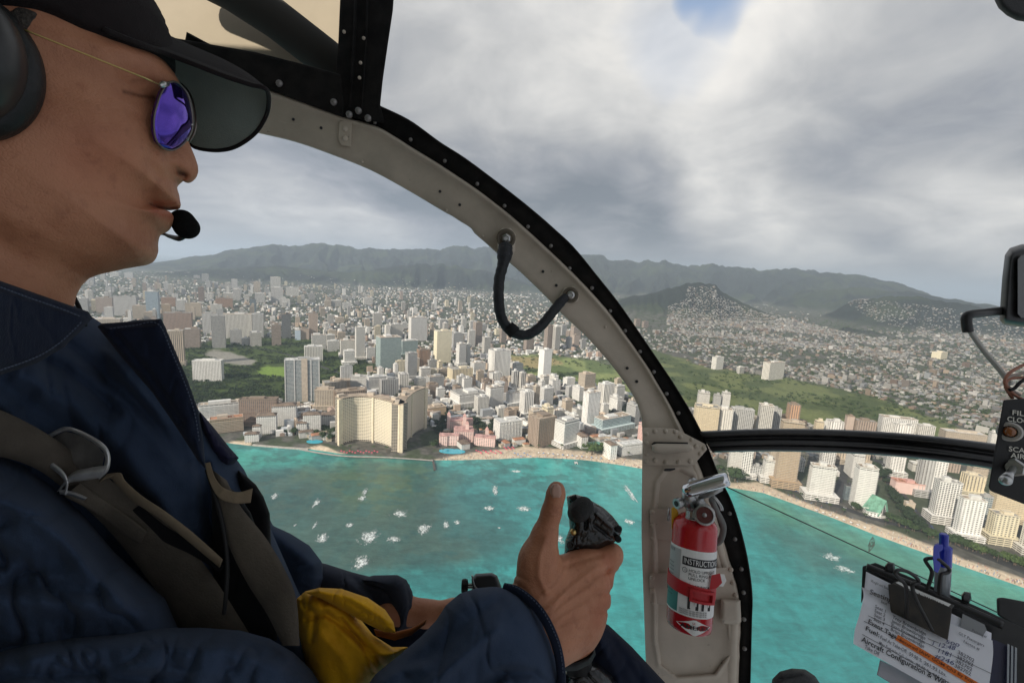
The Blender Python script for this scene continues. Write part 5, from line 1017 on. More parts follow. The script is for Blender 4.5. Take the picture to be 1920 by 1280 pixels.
def bow_depth(y): return np.interp(y, [50, 250, 640, 900, 1300], [.80, .80, .78, .74, .70])
NB = 150
ri, rm_, ro = cr(INNER, NB), cr(MID, NB), cr(OUTER, NB)
def align(a, b):                              # re-parametrise so that rails run side by side
    L = np.r_[0, np.cumsum(np.linalg.norm(np.diff(a, axis=0), axis=1))]; t = L / L[-1]; L2 = np.r_[0, np.cumsum(np.linalg.norm(np.diff(b, axis=0), axis=1))]; t2 = L2 / L2[-1]
    return t, t2
def resamp(a, key):
    L = np.r_[0, np.cumsum(np.linalg.norm(np.diff(a, axis=0), axis=1))]; t = L / L[-1]; s = np.interp(np.linspace(0, 1, NB + 1), np.linspace(0, 1, len(key)), key); return np.stack([np.interp(s, t, a[:, 0]), np.interp(s, t, a[:, 1])], 1)
ri = resamp(ri, [0, .25, .5, .75, 1]); rm_ = resamp(rm_, [0, .25, .5, .75, 1]); ro = resamp(ro, [0, .25, .5, .75, 1])
cock = empty('helicopter_cockpit', P(1270, 1240, .75), 'beige and black riveted cockpit frame of the helicopter around the view', 'helicopter')
def bandmesh(rows, name, m, parent, thick=.03):
    """rows: list of (px curve, depth array); closed shell with a back sheet"""
    k = len(rows); n = len(rows[0][0]); fr = [P(r[:, 0], r[:, 1], d) for r, d in rows]; V = np.concatenate(fr + [fr[-1] + (fr[-1] - CP) * thick, fr[0] + (fr[0] - CP) * thick]); K = k + 2; Fc = []
    for a in range(K):
        b = (a + 1) % K
        for i in range(n - 1): Fc.append((a * n + i, b * n + i, b * n + i + 1, a * n + i + 1))
    Fc += [tuple(a * n for a in range(K))[::-1], tuple(a * n + n - 1 for a in range(K))]; return mesh(name, V, Fc, m, parent, smooth=True)
def lerp(a, b, t): return a + (b - a) * t
_j = np.array([(fbm(np.array([i * .55]), np.array([3.1]), 3)[0] - .5) * 7 for i in range(NB + 1)]); rm_ = rm_ + _j[:, None] * np.array([.7, .7])
dm = bow_depth(rm_[:, 1])
prof = [(0, .010), (.012, .0), (.03, -.001), (.2, 0), (.5, 0), (.80, 0), (.86, -.003), (.90, -.006), (.94, -.007), (.97, -.004), (1.0, .006)]
rows = [(lerp(ri, rm_, t), dm + dz + .0012 * np.sin(np.arange(NB + 1) * .3) * (0 < t < 1)) for t, dz in prof]
o = bandmesh(rows, 'channel', BEIGE, cock, .05)
me = o.data; 
rows = [(lerp(rm_, ro, t), dm + dz) for t, dz in [(-.04, .012), (.0, .004), (.05, .002), (.5, .001), (.85, .0), (.93, -.004), (1.0, .004)]]
bandmesh(rows, 'black_seal', BLACKP, cock, .05)
def dome(c, nrm, r, hgt_=.45, n=10):
    nrm = np.asarray(nrm, float); nrm /= np.linalg.norm(nrm); return lathe(c, nrm, [(-r * .2, r), (0, r), (r * hgt_ * .6, r * .8), (r * hgt_, r * .45), (r * hgt_ * 1.08, .08 * r)], n, ref=(0.3, 0.2, 1))
def tocam(p): return (CP - p) / np.linalg.norm(CP - p)
RIV = mat('rivet_grey', (.22, .21, .20), .4, .6)
for x, y in ((622 + 148, 262), (834, 302), (895, 345), (946, 386), (990, 425), (1033, 461), (1068, 503), (1110, 540), (1144, 583), (1172, 620), (1200, 659), (1226, 697), (1250, 738), (1272, 774), (1368, 962), (1378, 1010), (1390, 1066), (1394, 1110), (1395, 1160), (1396, 1215), (703, 230)):
    p = P(x, y, float(bow_depth(y)) - .001); V, Fc = dome(p, tocam(p), .0034); mesh('rivet', V, Fc, RIV, cock, smooth=True)
for x, y in ((550, 224), (602, 240), (825, 359), (862, 384), (1018, 509), (1043, 535), (1176, 690), (1194, 715), (1222, 919), (1222, 950), (1227, 1142), (1228, 1172)):
    p = P(x, y, float(bow_depth(y)) - .0012); V, Fc = lathe(p, tocam(p), [(0, .0026), (.0006, .0026), (.0006, .0001)], 10); mesh('rivet_hole', V, Fc, INK, cock)
for x, y in ((679, 303), (837, 394), (905, 443), (1135, 613), (1210, 931), (1212, 1187)):
    p = P(x, y, float(bow_depth(y)) - .001); V, Fc = dome(p, tocam(p), .0026); mesh('rivet', V, Fc, BEIGE, cock, smooth=True)
# lugs along the upper bow
plate([(636, 228), (652, 222), (660, 226), (658, 275), (640, 273), (634, 262)], .795, .004, BEIGE, 'hinge_lug', cock, .0012)
for y in (242, 260): p = P(647, y, .7935); V, Fc = dome(p, tocam(p), .005); mesh('rivet', V, Fc, BEIGE, cock, smooth=True)
# ------------------------------------------------------------------ roof: black post and rail, sunshade panel, unseen cabin shell for shade
plate([(640, -60), (742, -60), (737, 20), (728, 80), (718, 150), (713, 198), (722, 232), (660, 222), (628, 212), (628, 150), (634, 80)], .79, .035, BLACKP, 'windscreen_post', cock, .004)
for x, w_ in ((662, 3), (684, 2.2)):
    xs = np.array([x + 6, x + 3, x - 2, x - 6]); ys = np.array([-40, 60, 140, 205]); V, Fc = tube(P(xs, ys, .786), w_ * .79 / F, 8); mesh('post_bead', V, Fc, BLACKP, cock, smooth=True)
plate([(180, 30), (320, 70), (480, 98), (560, 118), (640, 140), (648, 222), (600, 205), (540, 182), (480, 158), (300, 110), (150, 70)], .785, .03, BLACKP, 'roof_rail', cock, .004)
for x, y in ((524, 157), (626, 192), (672, 208), (690, 222), (655, 215), (645, 60), (682, 72), (676, 118), (674, 146)): p = P(x, y, .783); V, Fc = dome(p, tocam(p), .006 if y > 150 else .003); mesh('screw', V, Fc, RIV if y > 150 else BEIGE, cock, smooth=True)
SHADE = mat('sunshade_tan', (.42, .36, .27), .8, var=.12, vscale=6)
mS = SHADE; NN = NT.__new__(NT); NN.t = mS.node_tree
p0 = P(np.array([200, 660, 660, 200]), np.array([-120, -120, 170, 100]), np.array([.95, .95, .93, .93]))
V = list(p0) + [p + (p - CP) * .02 for p in p0]; mesh('sunshade_panel', *box8(V), SHADE, cock)
pp_ = P(np.array([330, 430, 520, 610, 680]), np.array([-70, -20, 38, 108, 170]), np.array([.86, .87, .88, .89, .90])); V, Fc = tube(pp_, .036, 20); mesh('blade_stand_in', V, Fc, mat('blade_stand_in_dark', (.03, .028, .024), 1.0), cock, smooth=True)  # plain dark tube put in for the blurred rotor blade overhead
SHELL = mat('unseen_shell_beige', (.55, .50, .44), .9)
def wbox(x0, x1, y0, y1, z0, z1, name, m):    # box in cockpit directions: right, forward (level), up
    V = [(x0, y0, H + z0), (x1, y0, H + z0), (x1, y1, H + z0), (x0, y1, H + z0), (x0, y0, H + z1), (x1, y0, H + z1), (x1, y1, H + z1), (x0, y1, H + z1)]
    return mesh(name, V, [(0, 3, 2, 1), (4, 5, 6, 7), (0, 1, 5, 4), (1, 2, 6, 5), (2, 3, 7, 6), (3, 0, 4, 7)], m, cock)
wbox(-1.05, .35, -1.0, .70, .62, .66, 'roof', SHELL); wbox(-1.05, .1, -1.04, -1.0, -.9, .62, 'unseen_bulkhead', SHELL); wbox(-1.09, -1.05, -1.0, .72, -.9, .62, 'door', SHELL); wbox(-1.05, .9, -1.0, .1, -.94, -.9, 'unseen_floor', SHELL)  # unseen shell, added and sized to keep sun off the pilot

# ------------------------------------------------------------------ gusset with grab handle, lower door pillar with a pressed pocket
plate([(1206, 801), (1262, 803), (1272, 806), (1322, 832), (1326, 842), (1300, 872), (1204, 872)], .728, .004, BEIGE, 'gusset_plate', cock, .0012)
for x, y in ((1212, 813), (1228, 808), (1248, 808), (1266, 809), (1276, 818), (1297, 824), (1305, 836), (1320, 840), (1313, 850), (1294, 864), (1272, 866), (1248, 866), (1228, 862), (1212, 850), (1212, 830), (1212, 864)):
    p = P(x, y, .727); V, Fc = dome(p, tocam(p), .0038, .5); mesh('rivet', V, Fc, BEIGE, cock, smooth=True)
V, Q = inflate([([(1221, 834), (1232, 831), (1290, 832), (1300, 836), (1300, 843), (1290, 848), (1236, 850), (1224, 846)], .009, 8)], .714, 1.5, .001); cmesh('grab_handle', V, Q, BEIGE, cock)
plate([(1222, 832), (1226, 828), (1290, 829), (1290, 833), (1222, 840)], .7275, .0006, INK, 'handle_slot', cock)
xs = np.arange(1196, 1396, 2.0); ys = np.arange(862, 1304, 2.0); X, Y = np.meshgrid(xs, ys, indexing='ij')
LI, LO = np.interp(Y, ri[60:, 1], ri[60:, 0]), np.interp(Y, rm_[90:, 1], rm_[90:, 0] - 2)
pocket = [(1232, 1200), (1230, 960), (1235, 905), (1250, 884), (1275, 880), (1298, 892), (1314, 930), (1328, 1000), (1348, 1090), (1362, 1160), (1366, 1225), (1340, 1262), (1270, 1268), (1240, 1245)]
sd = sdpoly(X, Y, pocket); dp = bow_depth(Y) - .004 + .026 * sstep(-2, 16, sd) - .0025 * np.exp(-((sd + 5) / 4) ** 2) + .004 * np.exp(-((Y - 1255) / 20) ** 2) * (sd > 0)
k = np.clip((X - LI) / (LO - LI + 1e-6), 0, 1); Xc = LI + (LO - LI) * k
n1, n2 = X.shape; A = P(Xc, Y, dp).reshape(-1, 3); B = P(Xc, Y, dp + .012).reshape(-1, 3); Fq = gridf(n1, n2); brd = np.r_[np.arange(n2), np.arange(n1) * n2 + n2 - 1, (n1 - 1) * n2 + np.arange(n2)[::-1], (np.arange(n1) * n2)[::-1]]
Fs_ = np.array([(brd[i], brd[i + 1], brd[i + 1] + n1 * n2, brd[i] + n1 * n2) for i in range(len(brd) - 1) if brd[i] != brd[i + 1]])
mesh('door_pillar_panel', np.concatenate([A, B]), np.concatenate([Fq, Fq[:, ::-1] + n1 * n2, Fs_]), BEIGE, cock, smooth=True)
BR = [([(1218, 954), (1226, 953), (1262, 955), (1262, 1012), (1222, 1010), (1218, 1004)], .726), ([(1217, 1076), (1224, 1074), (1262, 1075), (1262, 1132), (1222, 1132), (1218, 1126)], .714), ([(1336, 1065), (1370, 1062), (1382, 1120), (1380, 1126), (1330, 1122)], .708)]
for poly, dd in BR: plate(poly, dd, .004, BEIGE, 'bracket', cock, .001)
for x, y, dd in ((1223, 960, .7245), (1223, 985, .7245), (1223, 1008, .7245), (1223, 1082, .7125), (1223, 1106, .7125), (1224, 1128, .7125), (1370, 1067, .7065), (1374, 1092, .7065), (1379, 1115, .7065)):
    p = P(x, y, dd); V, Fc = dome(p, tocam(p), .0038, .5); mesh('rivet', V, Fc, BEIGE, cock, smooth=True)
V, Q = inflate([([(1352, 1122), (1388, 1124), (1390, 1165), (1384, 1170), (1356, 1169), (1350, 1160)], .012, 9)], .706, 1.5, .001); cmesh('latch_box', V, Q, BEIGE, cock)
plate([(1244, 880), (1248, 878), (1266, 877), (1266, 880), (1256, 883), (1246, 883)], .7235, .0006, INK, 'scuff_slot', cock)
for x, y, z in ((1253, 975, 0), (1253, 1100, 0)): p = P(x, y, .715); V, Fc = tube([p + tocam(p) * .01, p + tocam(p) * .012 + (0, 0, .02)], .0022, 8); mesh('clip_pin', V, Fc, STEEL, cock, smooth=True)
# ------------------------------------------------------------------ black cross tube
top_ = cr([(1310, 808), (1450, 803), (1600, 806), (1740, 816), (1900, 836), (2050, 860)], 60); bot_ = cr([(1336, 848), (1450, 846), (1600, 850), (1740, 862), (1900, 886), (2050, 915)], 60)
dcr = np.linspace(.735, .60, 61)
rows = [(lerp(top_, bot_, t), dcr + dz) for t, dz in [(0, .012), (.06, .0), (.2, -.004), (.34, .002), (.40, .008), (.46, .0), (.6, -.008), (.74, -.001), (.80, .004), (.86, -.004), (.95, .0), (1, .012)]]
bandmesh(rows, 'windscreen_crossbar', mat('crossbar_black', (.010, .010, .011), .32, spec=.5, bump=.3, bscale=120, var=.5, vscale=40, col2=(.022, .021, .02)), cock, .04)
# windscreen glass, upper pane and chin pane, with the seam between them
def glassmat(name, tint, refl=.035):
    m = bpy.data.materials.new(name); m.use_nodes = True; N = NT(m.node_tree); t = N.n('ShaderNodeBsdfTransparent', i_0=c4(tint)); g = N.n('ShaderNodeBsdfGlossy', i_0=(.9, .95, 1, 1), i_Roughness=.02); f = N.n('ShaderNodeFresnel', i_0=1.25)
    mx = N.n('ShaderNodeMixShader', i_0=f.outputs[0]); N.t.links.new(t.outputs[0], mx.inputs[1]); N.t.links.new(g.outputs[0], mx.inputs[2]); N.t.links.new(mx.outputs[0], N.n('ShaderNodeOutputMaterial').inputs[0]); return m
def pane(name, L, R_, dl, dr, m, n=40, bulge=.10):
    L, R_ = cr(L, n), cr(R_, n); V = []; K = 14
    for j in range(K + 1):
        t = j / K; q = lerp(L, R_, t); V.append(P(q[:, 0], q[:, 1], lerp(dl, dr, t) + bulge * math.sin(math.pi * t)))
    V = np.concatenate(V); N_ = n + 1; Fq = np.array([(a * N_ + i, (a + 1) * N_ + i, (a + 1) * N_ + i + 1, a * N_ + i + 1) for a in range(K) for i in range(n)]); return mesh(name, V, Fq, m, cock, smooth=True)
GL1 = glassmat('acrylic_windscreen', (.95, .94, .92)); GL2 = glassmat('acrylic_chin_window', (.80, .86, .85))
pane('windscreen', [(722, -60), (716, 100), (712, 196), (850, 290), (1000, 430), (1150, 600), (1300, 810), (1362, 912)], [(2200, -60), (2200, 100), (2200, 250), (2200, 400), (2200, 600), (2200, 800), (2200, 1000), (2200, 1300)], .84, .62, GL1)
pane('chin_window', [(1362, 912), (1380, 1000), (1390, 1060), (1402, 1150), (1404, 1300)], [(2200, 1300), (2200, 1350), (2200, 1400), (2200, 1500), (2200, 1600)], .84, .62, GL2)
seam = []; 
for t in np.linspace(.0, 1, 15): q = lerp(np.array((1362, 912.)), np.array((2200, 1300.)), t); seam.append(P(q[0], q[1], lerp(.84, .62, t) + .1 * math.sin(math.pi * t) - .001))
V, Fc = tube(seam, .0011, 6); mesh('windscreen_seam', V, Fc, mat('seam_sealant', (.05, .06, .06), .6), cock)
# ------------------------------------------------------------------ strap handle on the bow
stp = empty('strap_handle', P(960, 540, .76), 'short black cloth wrapped grab strap bolted twice to the curved frame', 'grab strap')
path = cr([(948, 462, .765), (946, 480, .755), (942, 500, .75), (936, 525, .745), (935, 560, .74), (940, 595, .738), (958, 620, .738), (985, 628, .74), (1010, 615, .745), (1032, 590, .755), (1050, 568, .765), (1062, 556, .77)], 60)
rad = np.interp(np.linspace(0, 1, 61), [0, .08, .16, .5, .9, 1], [13, 15, 10.5, 9.5, 9.5, 8]) * .75 / F * (1 + .05 * np.sin(np.arange(61) * 2.1))
V, Fc = tube(P(path[:, 0], path[:, 1], path[:, 2]), rad, 14); mesh('strap', V, Fc, mat('strap_black_braid', (.016, .018, .022), .6, bump=1.0, bscale=260, bdist=.002, var=.4, vscale=60), stp, smooth=True)
V, Fc = lathe(P(959, 618, .738), P(970, 625, .738) - P(950, 606, .738), [(-.008, .0105), (.008, .0115)], 14); mesh('tape_wrap', V, Fc, RUBBER, stp, smooth=True)
for (x, y, r) in ((949, 447, 18), (1070, 553, 15)):
    p = P(x, y, .772); ax = tocam(p); R_ = r * .77 / F; V, Fc = lathe(p, ax, [(0, R_), (.003, R_), (.004, R_ * .9), (.004, R_ * .68), (.003, R_ * .62)], 26); w_ = mesh('washer', V, Fc, mat('old_brass_washer', (.20, .17, .13), .5, .7, var=.4, vscale=80), stp, smooth=False)
    V, Fc = lathe(p, ax, [(.003, R_ * .5), (.008, R_ * .48), (.009, R_ * .3), (.007, R_ * .22), (.007, .0002)], 6 if r > 16 else 18); mesh('bolt', V, Fc, STEEL, stp)
V, Q = inflate([([(932, 440), (940, 428), (958, 428), (967, 440), (966, 470), (960, 482), (938, 482), (933, 465)], .007, 12)], .778, 1.5, .001); cmesh('end_tab', V, Q, BEIGE, stp)
V, Q = inflate([([(1046, 562), (1056, 540), (1076, 536), (1086, 550), (1084, 566), (1066, 572), (1050, 575)], .006, 12)], .782, 1.5, .001); cmesh('end_tab', V, Q, BEIGE, stp)
# ------------------------------------------------------------------ the fire extinguisher
EB, ET = P(1291, 1176, .645), P(1303, 985, .662); ex = empty('fire_extinguisher', EB, 'small red fire extinguisher with a chrome head strapped to the door pillar', 'fire extinguisher')
ea = ET - EB; EL = np.linalg.norm(ea); ea /= EL; tc_ = tocam((EB + ET) / 2); tc_ = tc_ - ea * (tc_ @ ea); tc_ /= np.linalg.norm(tc_); er = np.cross(ea, tc_); er = er if (er @ (P(1400, 1080, .65) - P(1300, 1080, .65))) > 0 else -er; ER = 40.2 * .65 / F
prof = [(0, ER * .55), (.001, ER * .86), (.003, ER * .96), (.008, ER), (EL * .985, ER), (EL + .004, ER * .97), (EL + .009, ER * .86), (EL + .014, ER * .66), (EL + .017, ER * .45), (EL + .021, ER * .36), (EL + .026, ER * .36)]
V, Fc = lathe(EB, ea, prof, 48, ref=tc_); mesh('cylinder', V, Fc, REDP, ex, smooth=True)
def cyl(th, s, off=.0003):
    th = np.asarray(th, float); s = np.asarray(s, float); return EB + np.outer(s, ea) + ((ER + off) * np.cos(th))[:, None] * tc_ + ((ER + off) * np.sin(th))[:, None] * er
def cylpatch(t0, t1, s0, s1, off, th_, name, m, n=24, slope=0.0, parent=None):
    t = np.linspace(math.radians(t0), math.radians(t1), n); s0v = s0 + slope * np.sin(t); s1v = s1 + slope * np.sin(t)
    V = np.concatenate([cyl(t, s0v, off), cyl(t, s1v, off), cyl(t, s1v, off - th_), cyl(t, s0v, off - th_)]); Fc = []
    for a in range(4):
        b = (a + 1) % 4; Fc += [(a * n + i, a * n + i + 1, b * n + i + 1, b * n + i) for i in range(n - 1)]
    Fc += [(0, n, 2 * n, 3 * n), (n - 1, 4 * n - 1, 3 * n - 1, 2 * n - 1)]; return mesh(name, V, Fc, m, parent or ex, smooth=False)
sy = lambda y: (1176 - y) / 191 * EL      # photo row -> height along the cylinder
cylpatch(-82, 88, sy(1141), sy(1022), .0004, .001, 'label', LABELM)
cylpatch(-82, -32, sy(1138), sy(1090), .0007, .0005, 'label_side_panel', mat('label_teal', (.05, .22, .20), .5))
cylpatch(-82, -30, sy(1086), sy(1026), .0007, .0005, 'label_side_panel', mat('label_grey', (.42, .42, .41), .5))
cylpatch(-25, 86, sy(1051), sy(1036), .0007, .0005, 'label_header', INK)
tx = TX(); tw = TX()
def ct(T_, s, t0, y, size, fit=None, off=.001, sl=0): T_.add(s, lambda u, v: cyl(math.radians(t0) + u / ER, sy(y) + v + sl * np.sin(math.radians(t0) + u / ER), off), size=size, fit=fit, bold=.0)
px_ = .65 / F
ct(tw, 'INSTRUCTIONS', -22, 1048, 14 * px_, .052)
for i, (s, t0, y) in enumerate([('HOLD UPRIGHT', -8, 1061), ('PULL RING PIN', -8, 1068), ('UNLOCK', -8, 1075), ('START BACK 8 FEET', -10, 1088), ('AIM AT BASE OF FIRE', -10, 1095), ('OPERATE', -10, 1102)]): ct(tx, s, t0, y, 7 * px_, None)
for y, d in ((1062, '1'), (1089, '2')):
    ct(tx, d, -19, y, 6 * px_); t = np.linspace(0, 6.28, 17); k = len(tx.V); R0, R1 = .0034, .0028; c_t, c_s = math.radians(-17.5), sy(y - 2.3)
    tx.V += list(cyl(c_t + R0 * np.cos(t) / ER, c_s + R0 * np.sin(t), .001)) + list(cyl(c_t + R1 * np.cos(t) / ER, c_s + R1 * np.sin(t), .001)); tx.F += [(k + i, k + i + 1, k + 17 + i + 1, k + 17 + i) for i in range(16)]
for y in (1030, 1033, 1056, 1063, 1070, 1077, 1084, 1093, 1100, 1107, 1114): 
    ct(tx, 'Illllll lIlll lllII', -72, y, 3.6 * px_)
for y in (1131, 1134.5, 1138): ct(tx, 'CAUTION lIllI llIlll IllllI lllIlI IllI llllI', -26, y, 3.6 * px_)
for k in (0, 1): tx.quad(lambda u, v: cyl(u, v, .001), math.radians(-6 + 34 * k), sy(1127), math.radians(20 + 34 * k), sy(1106))
for k in (0, 1): tw.quad(lambda u, v: cyl(u, v, .0013), math.radians(0 + 34 * k), sy(1124), math.radians(8 + 34 * k), sy(1110)); tw.quad(lambda u, v: cyl(u, v, .0013), math.radians(11 + 34 * k), sy(1120), math.radians(15 + 34 * k), sy(1112))
tx.build('label_print', INK, ex); tw.build('label_lettering', LABELM, ex)
# maker's diamond
n = 30
def dia(sc, off):
    pts = []
    for i in range(n):
        t = i / n * 4; k = int(t); f = t - k; A = [(-1, .12), (0, 1), (1, .12), (0, -1)]; a, b = A[k], A[(k + 1) % 4]; u, v = lerp(np.array(a), np.array(b), f); pts.append((u * sc, v * sc))
    u = np.array([p[0] for p in pts]); v = np.array([p[1] for p in pts]); return cyl(math.radians(14) + u * .80, sy(1158) + v * .0105 - .003 * u * 0, off)
V = list(dia(1.0, .0005)); mesh('maker_plate', V + [cyl(np.array([math.radians(14)]), np.array([sy(1158)]), .0006)[0]], [(i, (i + 1) % n, n) for i in range(n)], LABELM, ex)
tx = TX(); tx.add('AMEREX', lambda u, v: cyl(math.radians(-20) + u / ER, sy(1161) + v, .001), size=.0068, fit=.040, bold=.02); tx.build('maker_name', INK, ex)
tx = TX(); tx.add('UL', lambda u, v: cyl(math.radians(8) + u / ER, sy(1152) + v, .001), size=.004); tx.build('maker_mark', REDS, ex)
# strap and buckle
def ring(s0, s1, off, name, m, slope):
    return cylpatch(-175, 175, s0, s1, off, .0015, name, m, 60, slope)
st = ring(sy(1106), sy(1083), .0022, 'retaining_strap', REDS, -.004)
for (t0, t1, a, b) in ((-2, 54, 1110, 1106), (-2, 54, 1092, 1088), (-2, 4, 1110, 1088), (48, 56, 1110, 1088)): cylpatch(t0, t1, sy(a), sy(b), .0068, .0035, 'buckle', REDS, 10, -.003)
plate([(1334, 1078), (1350, 1074), (1354, 1092), (1344, 1102), (1330, 1104)], .622, .002, REDS, 'strap_tail', ex); plate([(1346, 1075), (1358, 1076), (1362, 1088), (1356, 1099), (1344, 1098)], .625, .001, LABELM, 'strap_tag', ex, .0003)
plate([(1259, 952), (1266, 948), (1272, 960), (1272, 985), (1264, 1000), (1259, 990)], .668, .004, mat('tag_yellow', (.70, .42, .02), .5), 'yellow_tag', ex, .001)
# head: valve block, lever, nozzle, gauge, pull ring
CAST = mat('cast_aluminium', (.50, .50, .49), .35, .95, var=.35, vscale=70, bump=.3, bscale=200)
V, Fc = lathe(P(1300, 965, .655), ea, [(-.012, .0125), (-.004, .0125), (-.002, .0105), (.006, .0105), (.010, .013), (.028, .012), (.032, .009)], 20); mesh('neck', V, Fc, CAST, ex, smooth=False)
V, Q = sdf_mesh([('c', (1298, 945, .655, 15), (1302, 925, .655, 16)), ('c', (1300, 925, .652, 13), (1322, 912, .648, 11)), ('c', (1312, 948, .65, 12), (1326, 962, .645, 14)), ('c', (1288, 935, .655, 9), (1300, 905, .65, 10))], .0012, k0=.006); cmesh('valve_body', V, Q, CAST, ex)
lv_ = np.array([(1284, 922, .640), (1287, 920, .639), (1300, 915.5, .636), (1330, 907, .628), (1355, 900, .621), (1364, 898, .619), (1367, 897.5, .618)]); V, Fc = tube(P(*lv_.T), np.array([.0070, .0095, .0100, .0098, .0096, .0090, .0062]), 24); V = np.array(V); mesh('lever', V, Fc, CHROME, ex, smooth=True)
V, Fc = tube(P(np.array([1290, 1294]), np.array([922, 944]), np.array([.640, .648])), [.0085, .0095], 14); mesh('lever_root', V, Fc, CAST, ex, smooth=True)
V, Fc = tube([P(1302, 932, .648), P(1330, 926, .636), P(1352, 914, .625)], .0042, 10); mesh('lower_handle', V, Fc, CAST, ex, smooth=True)
V, Fc = lathe(P(1268, 944, .642), P(1292, 938, .652) - P(1268, 944, .642), [(0, .0042), (0, .0072), (.003, .0078), (.006, .0078), (.008, .0066), (.022, .006)], 18); mesh('nozzle', V, Fc, CAST, ex); V, Fc = lathe(P(1268, 944, .6418), P(1292, 938, .652) - P(1268, 944, .642), [(-.0004, .0040), (.002, .0040)], 14); mesh('nozzle_bore', V, Fc, INK, ex)
gp_ = P(1321, 965, .628); gx = tocam(gp_) + np.array([.10, 0, -.05]); gx /= np.linalg.norm(gx); GR_ = 19 * .63 / F
V, Fc = lathe(gp_, gx, [(-.016, GR_ * .5), (-.010, GR_), (.0, GR_), (.002, GR_ * .97), (.0025, GR_ * .80), (.0005, GR_ * .76)], 32); g_ = mesh('gauge', V, Fc, CAST, ex, smooth=False)
V, Fc = lathe(gp_, gx, [(-.001, GR_ * .76), (.0008, GR_ * .76)], 28); mesh('gauge_dial', V, Fc, mat('dial_dark_red', (.10, .02, .018), .25, coat=.6), g_); V, Fc = lathe(gp_, gx, [(.0008, GR_ * .22), (.003, GR_ * .2), (.0034, GR_ * .05)], 14); mesh('gauge_hub', V, Fc, CAST, g_, smooth=True)
for k in range(2):
    pth = cr([(1326 + 4 * k, 922, .64), (1340 + 3 * k, 934, .63), (1350 + 3 * k, 948, .63), (1352 + 3 * k, 956, .635)], 16); V, Fc = tube(P(pth[:, 0], pth[:, 1], pth[:, 2]), .0012, 7); mesh('safety_ring', V, Fc, STEEL, ex, smooth=True)
pth = cr([(1334, 936, .66), (1345, 960, .67), (1356, 985, .68), (1352, 1010, .685), (1344, 1018, .69)], 20); V, Fc = tube(P(pth[:, 0], pth[:, 1], pth[:, 2]), .0045, 9); mesh('discharge_hose', V, Fc, mat('hose_grey', (.13, .13, .12), .6), ex, smooth=True)
# ------------------------------------------------------------------ switch panel, compass light arm, other bits at the right edge
PNL = mat('panel_black', (.012, .012, .012), .6, bump=.4, bscale=500, bdist=.0005, spec=.3); WHT = mat('panel_lettering', (.55, .53, .46), .6)
pn = empty('switch_panel', P(1890, 930, .5), 'small black panel with an amber lamp and a toggle switch at the picture edge', 'switch panel')
plate([(1881, 749), (2040, 738), (2040, 975), (1920, 945), (1856, 920), (1853, 912)], .5, .02, PNL, 'panel_plate', pn, .002)
tx = TX()
def ptext(T_, s, x0, y0, x1, y1, h_, up, dfn, eps=.0006, bold=0.0, flip=False):
    d = np.array([x1 - x0, y1 - y0], float); up = np.array(up, float)
    V, Fc = text_mesh(s, 1.0, bold); 
    if not len(V): return
    u = V[:, 0] / V[:, 0].max(); v = V[:, 1] / .7; X_ = x0 + u * d[0] + v * up[0] * h_; Y_ = y0 + u * d[1] + v * up[1] * h_; k = len(T_.V)
    T_.V += list(P(X_, Y_, dfn(X_, Y_) - eps)); T_.F += [tuple(i + k for i in f) for f in Fc]
pd = lambda x, y: np.full(np.shape(x), .4995)
for s, x0, y0, x1, y1 in (('FILTER', 1897, 777, 1953, 784), ('CLOGGED', 1888, 789, 1958, 798), ('SCAVENGE', 1891, 845, 1972, 856), ('AIR', 1895, 857, 1922, 861)): ptext(tx, s, x0, y0, x1, y1, 9, (.05, -1), pd, .0008, .01)
tx.build('lettering', WHT, pn)
p = P(1893, 809, .499); R_ = 18 * .5 / F; V, Fc = lathe(p, tocam(p), [(0, R_), (.003, R_), (.004, R_ * .85), (.004, R_ * .62), (.002, R_ * .55)], 28); l_ = mesh('warning_lamp', V, Fc, mat('lamp_bezel', (.42, .40, .37), .4, .6), pn)
V, Fc = lathe(p, tocam(p), [(.002, R_ * .55), (.0045, R_ * .45), (.006, R_ * .2), (.0062, .0001)], 20); mesh('amber_lens', V, Fc, mat('amber_glass', (.24, .075, .012), .12, coat=.8), l_, smooth=True)
p = P(1900, 876, .499); V, Fc = lathe(p, tocam(p), [(0, R_), (.003, R_), (.004, R_ * .8)], 6); tg = mesh('toggle_switch', V, Fc, STEEL, pn); V, Fc = lathe(p, tocam(p), [(.0038, R_ * .62), (.008, R_ * .6), (.008, R_ * .3)], 22); mesh('bushing', V, Fc, STEEL, tg, smooth=False)
V, Fc = tube([p + tocam(p) * .006, P(1893, 888, .484), P(1886, 899, .478)], [.0028, .0034, .0052], 14); mesh('lever', V, Fc, STEEL, tg, smooth=True)
V, Q = sdf_mesh([('c', (1887, 897, .479, 8.5), (1885.5, 900, .477, 9.5))], .0007, .004); cmesh('lever_tip', V, Q, STEEL, tg)
mg = empty('magnetic_compass', P(1900, 610, .55), 'black rounded instrument housing on an arm at the right edge of the windscreen', 'compass')
V, Q = inflate([([(1884, 478), (1893, 465), (1915, 458), (2020, 448), (2020, 622), (1905, 612), (1882, 608), (1874, 600), (1876, 562), (1879, 520)], .035, 15)], .58, 2, .0025); cmesh('housing', V, Q, PLAST, mg)
plate([(1908, 486), (1915, 478), (2010, 472), (2010, 598), (1915, 596), (1908, 588)], .541, .002, mat('instrument_glass', (.06, .065, .07), .15, coat=.5), 'face', mg, .0005)
pth = cr([(1884, 582, .56), (1850, 586, .55), (1822, 589, .545), (1813, 594, .545), (1812, 604, .545), (1815, 622, .545)], 24); V, Fc = tube(P(pth[:, 0], pth[:, 1], pth[:, 2]), .0052, 12); mesh('arm', V, Fc, PLAST, mg, smooth=True)
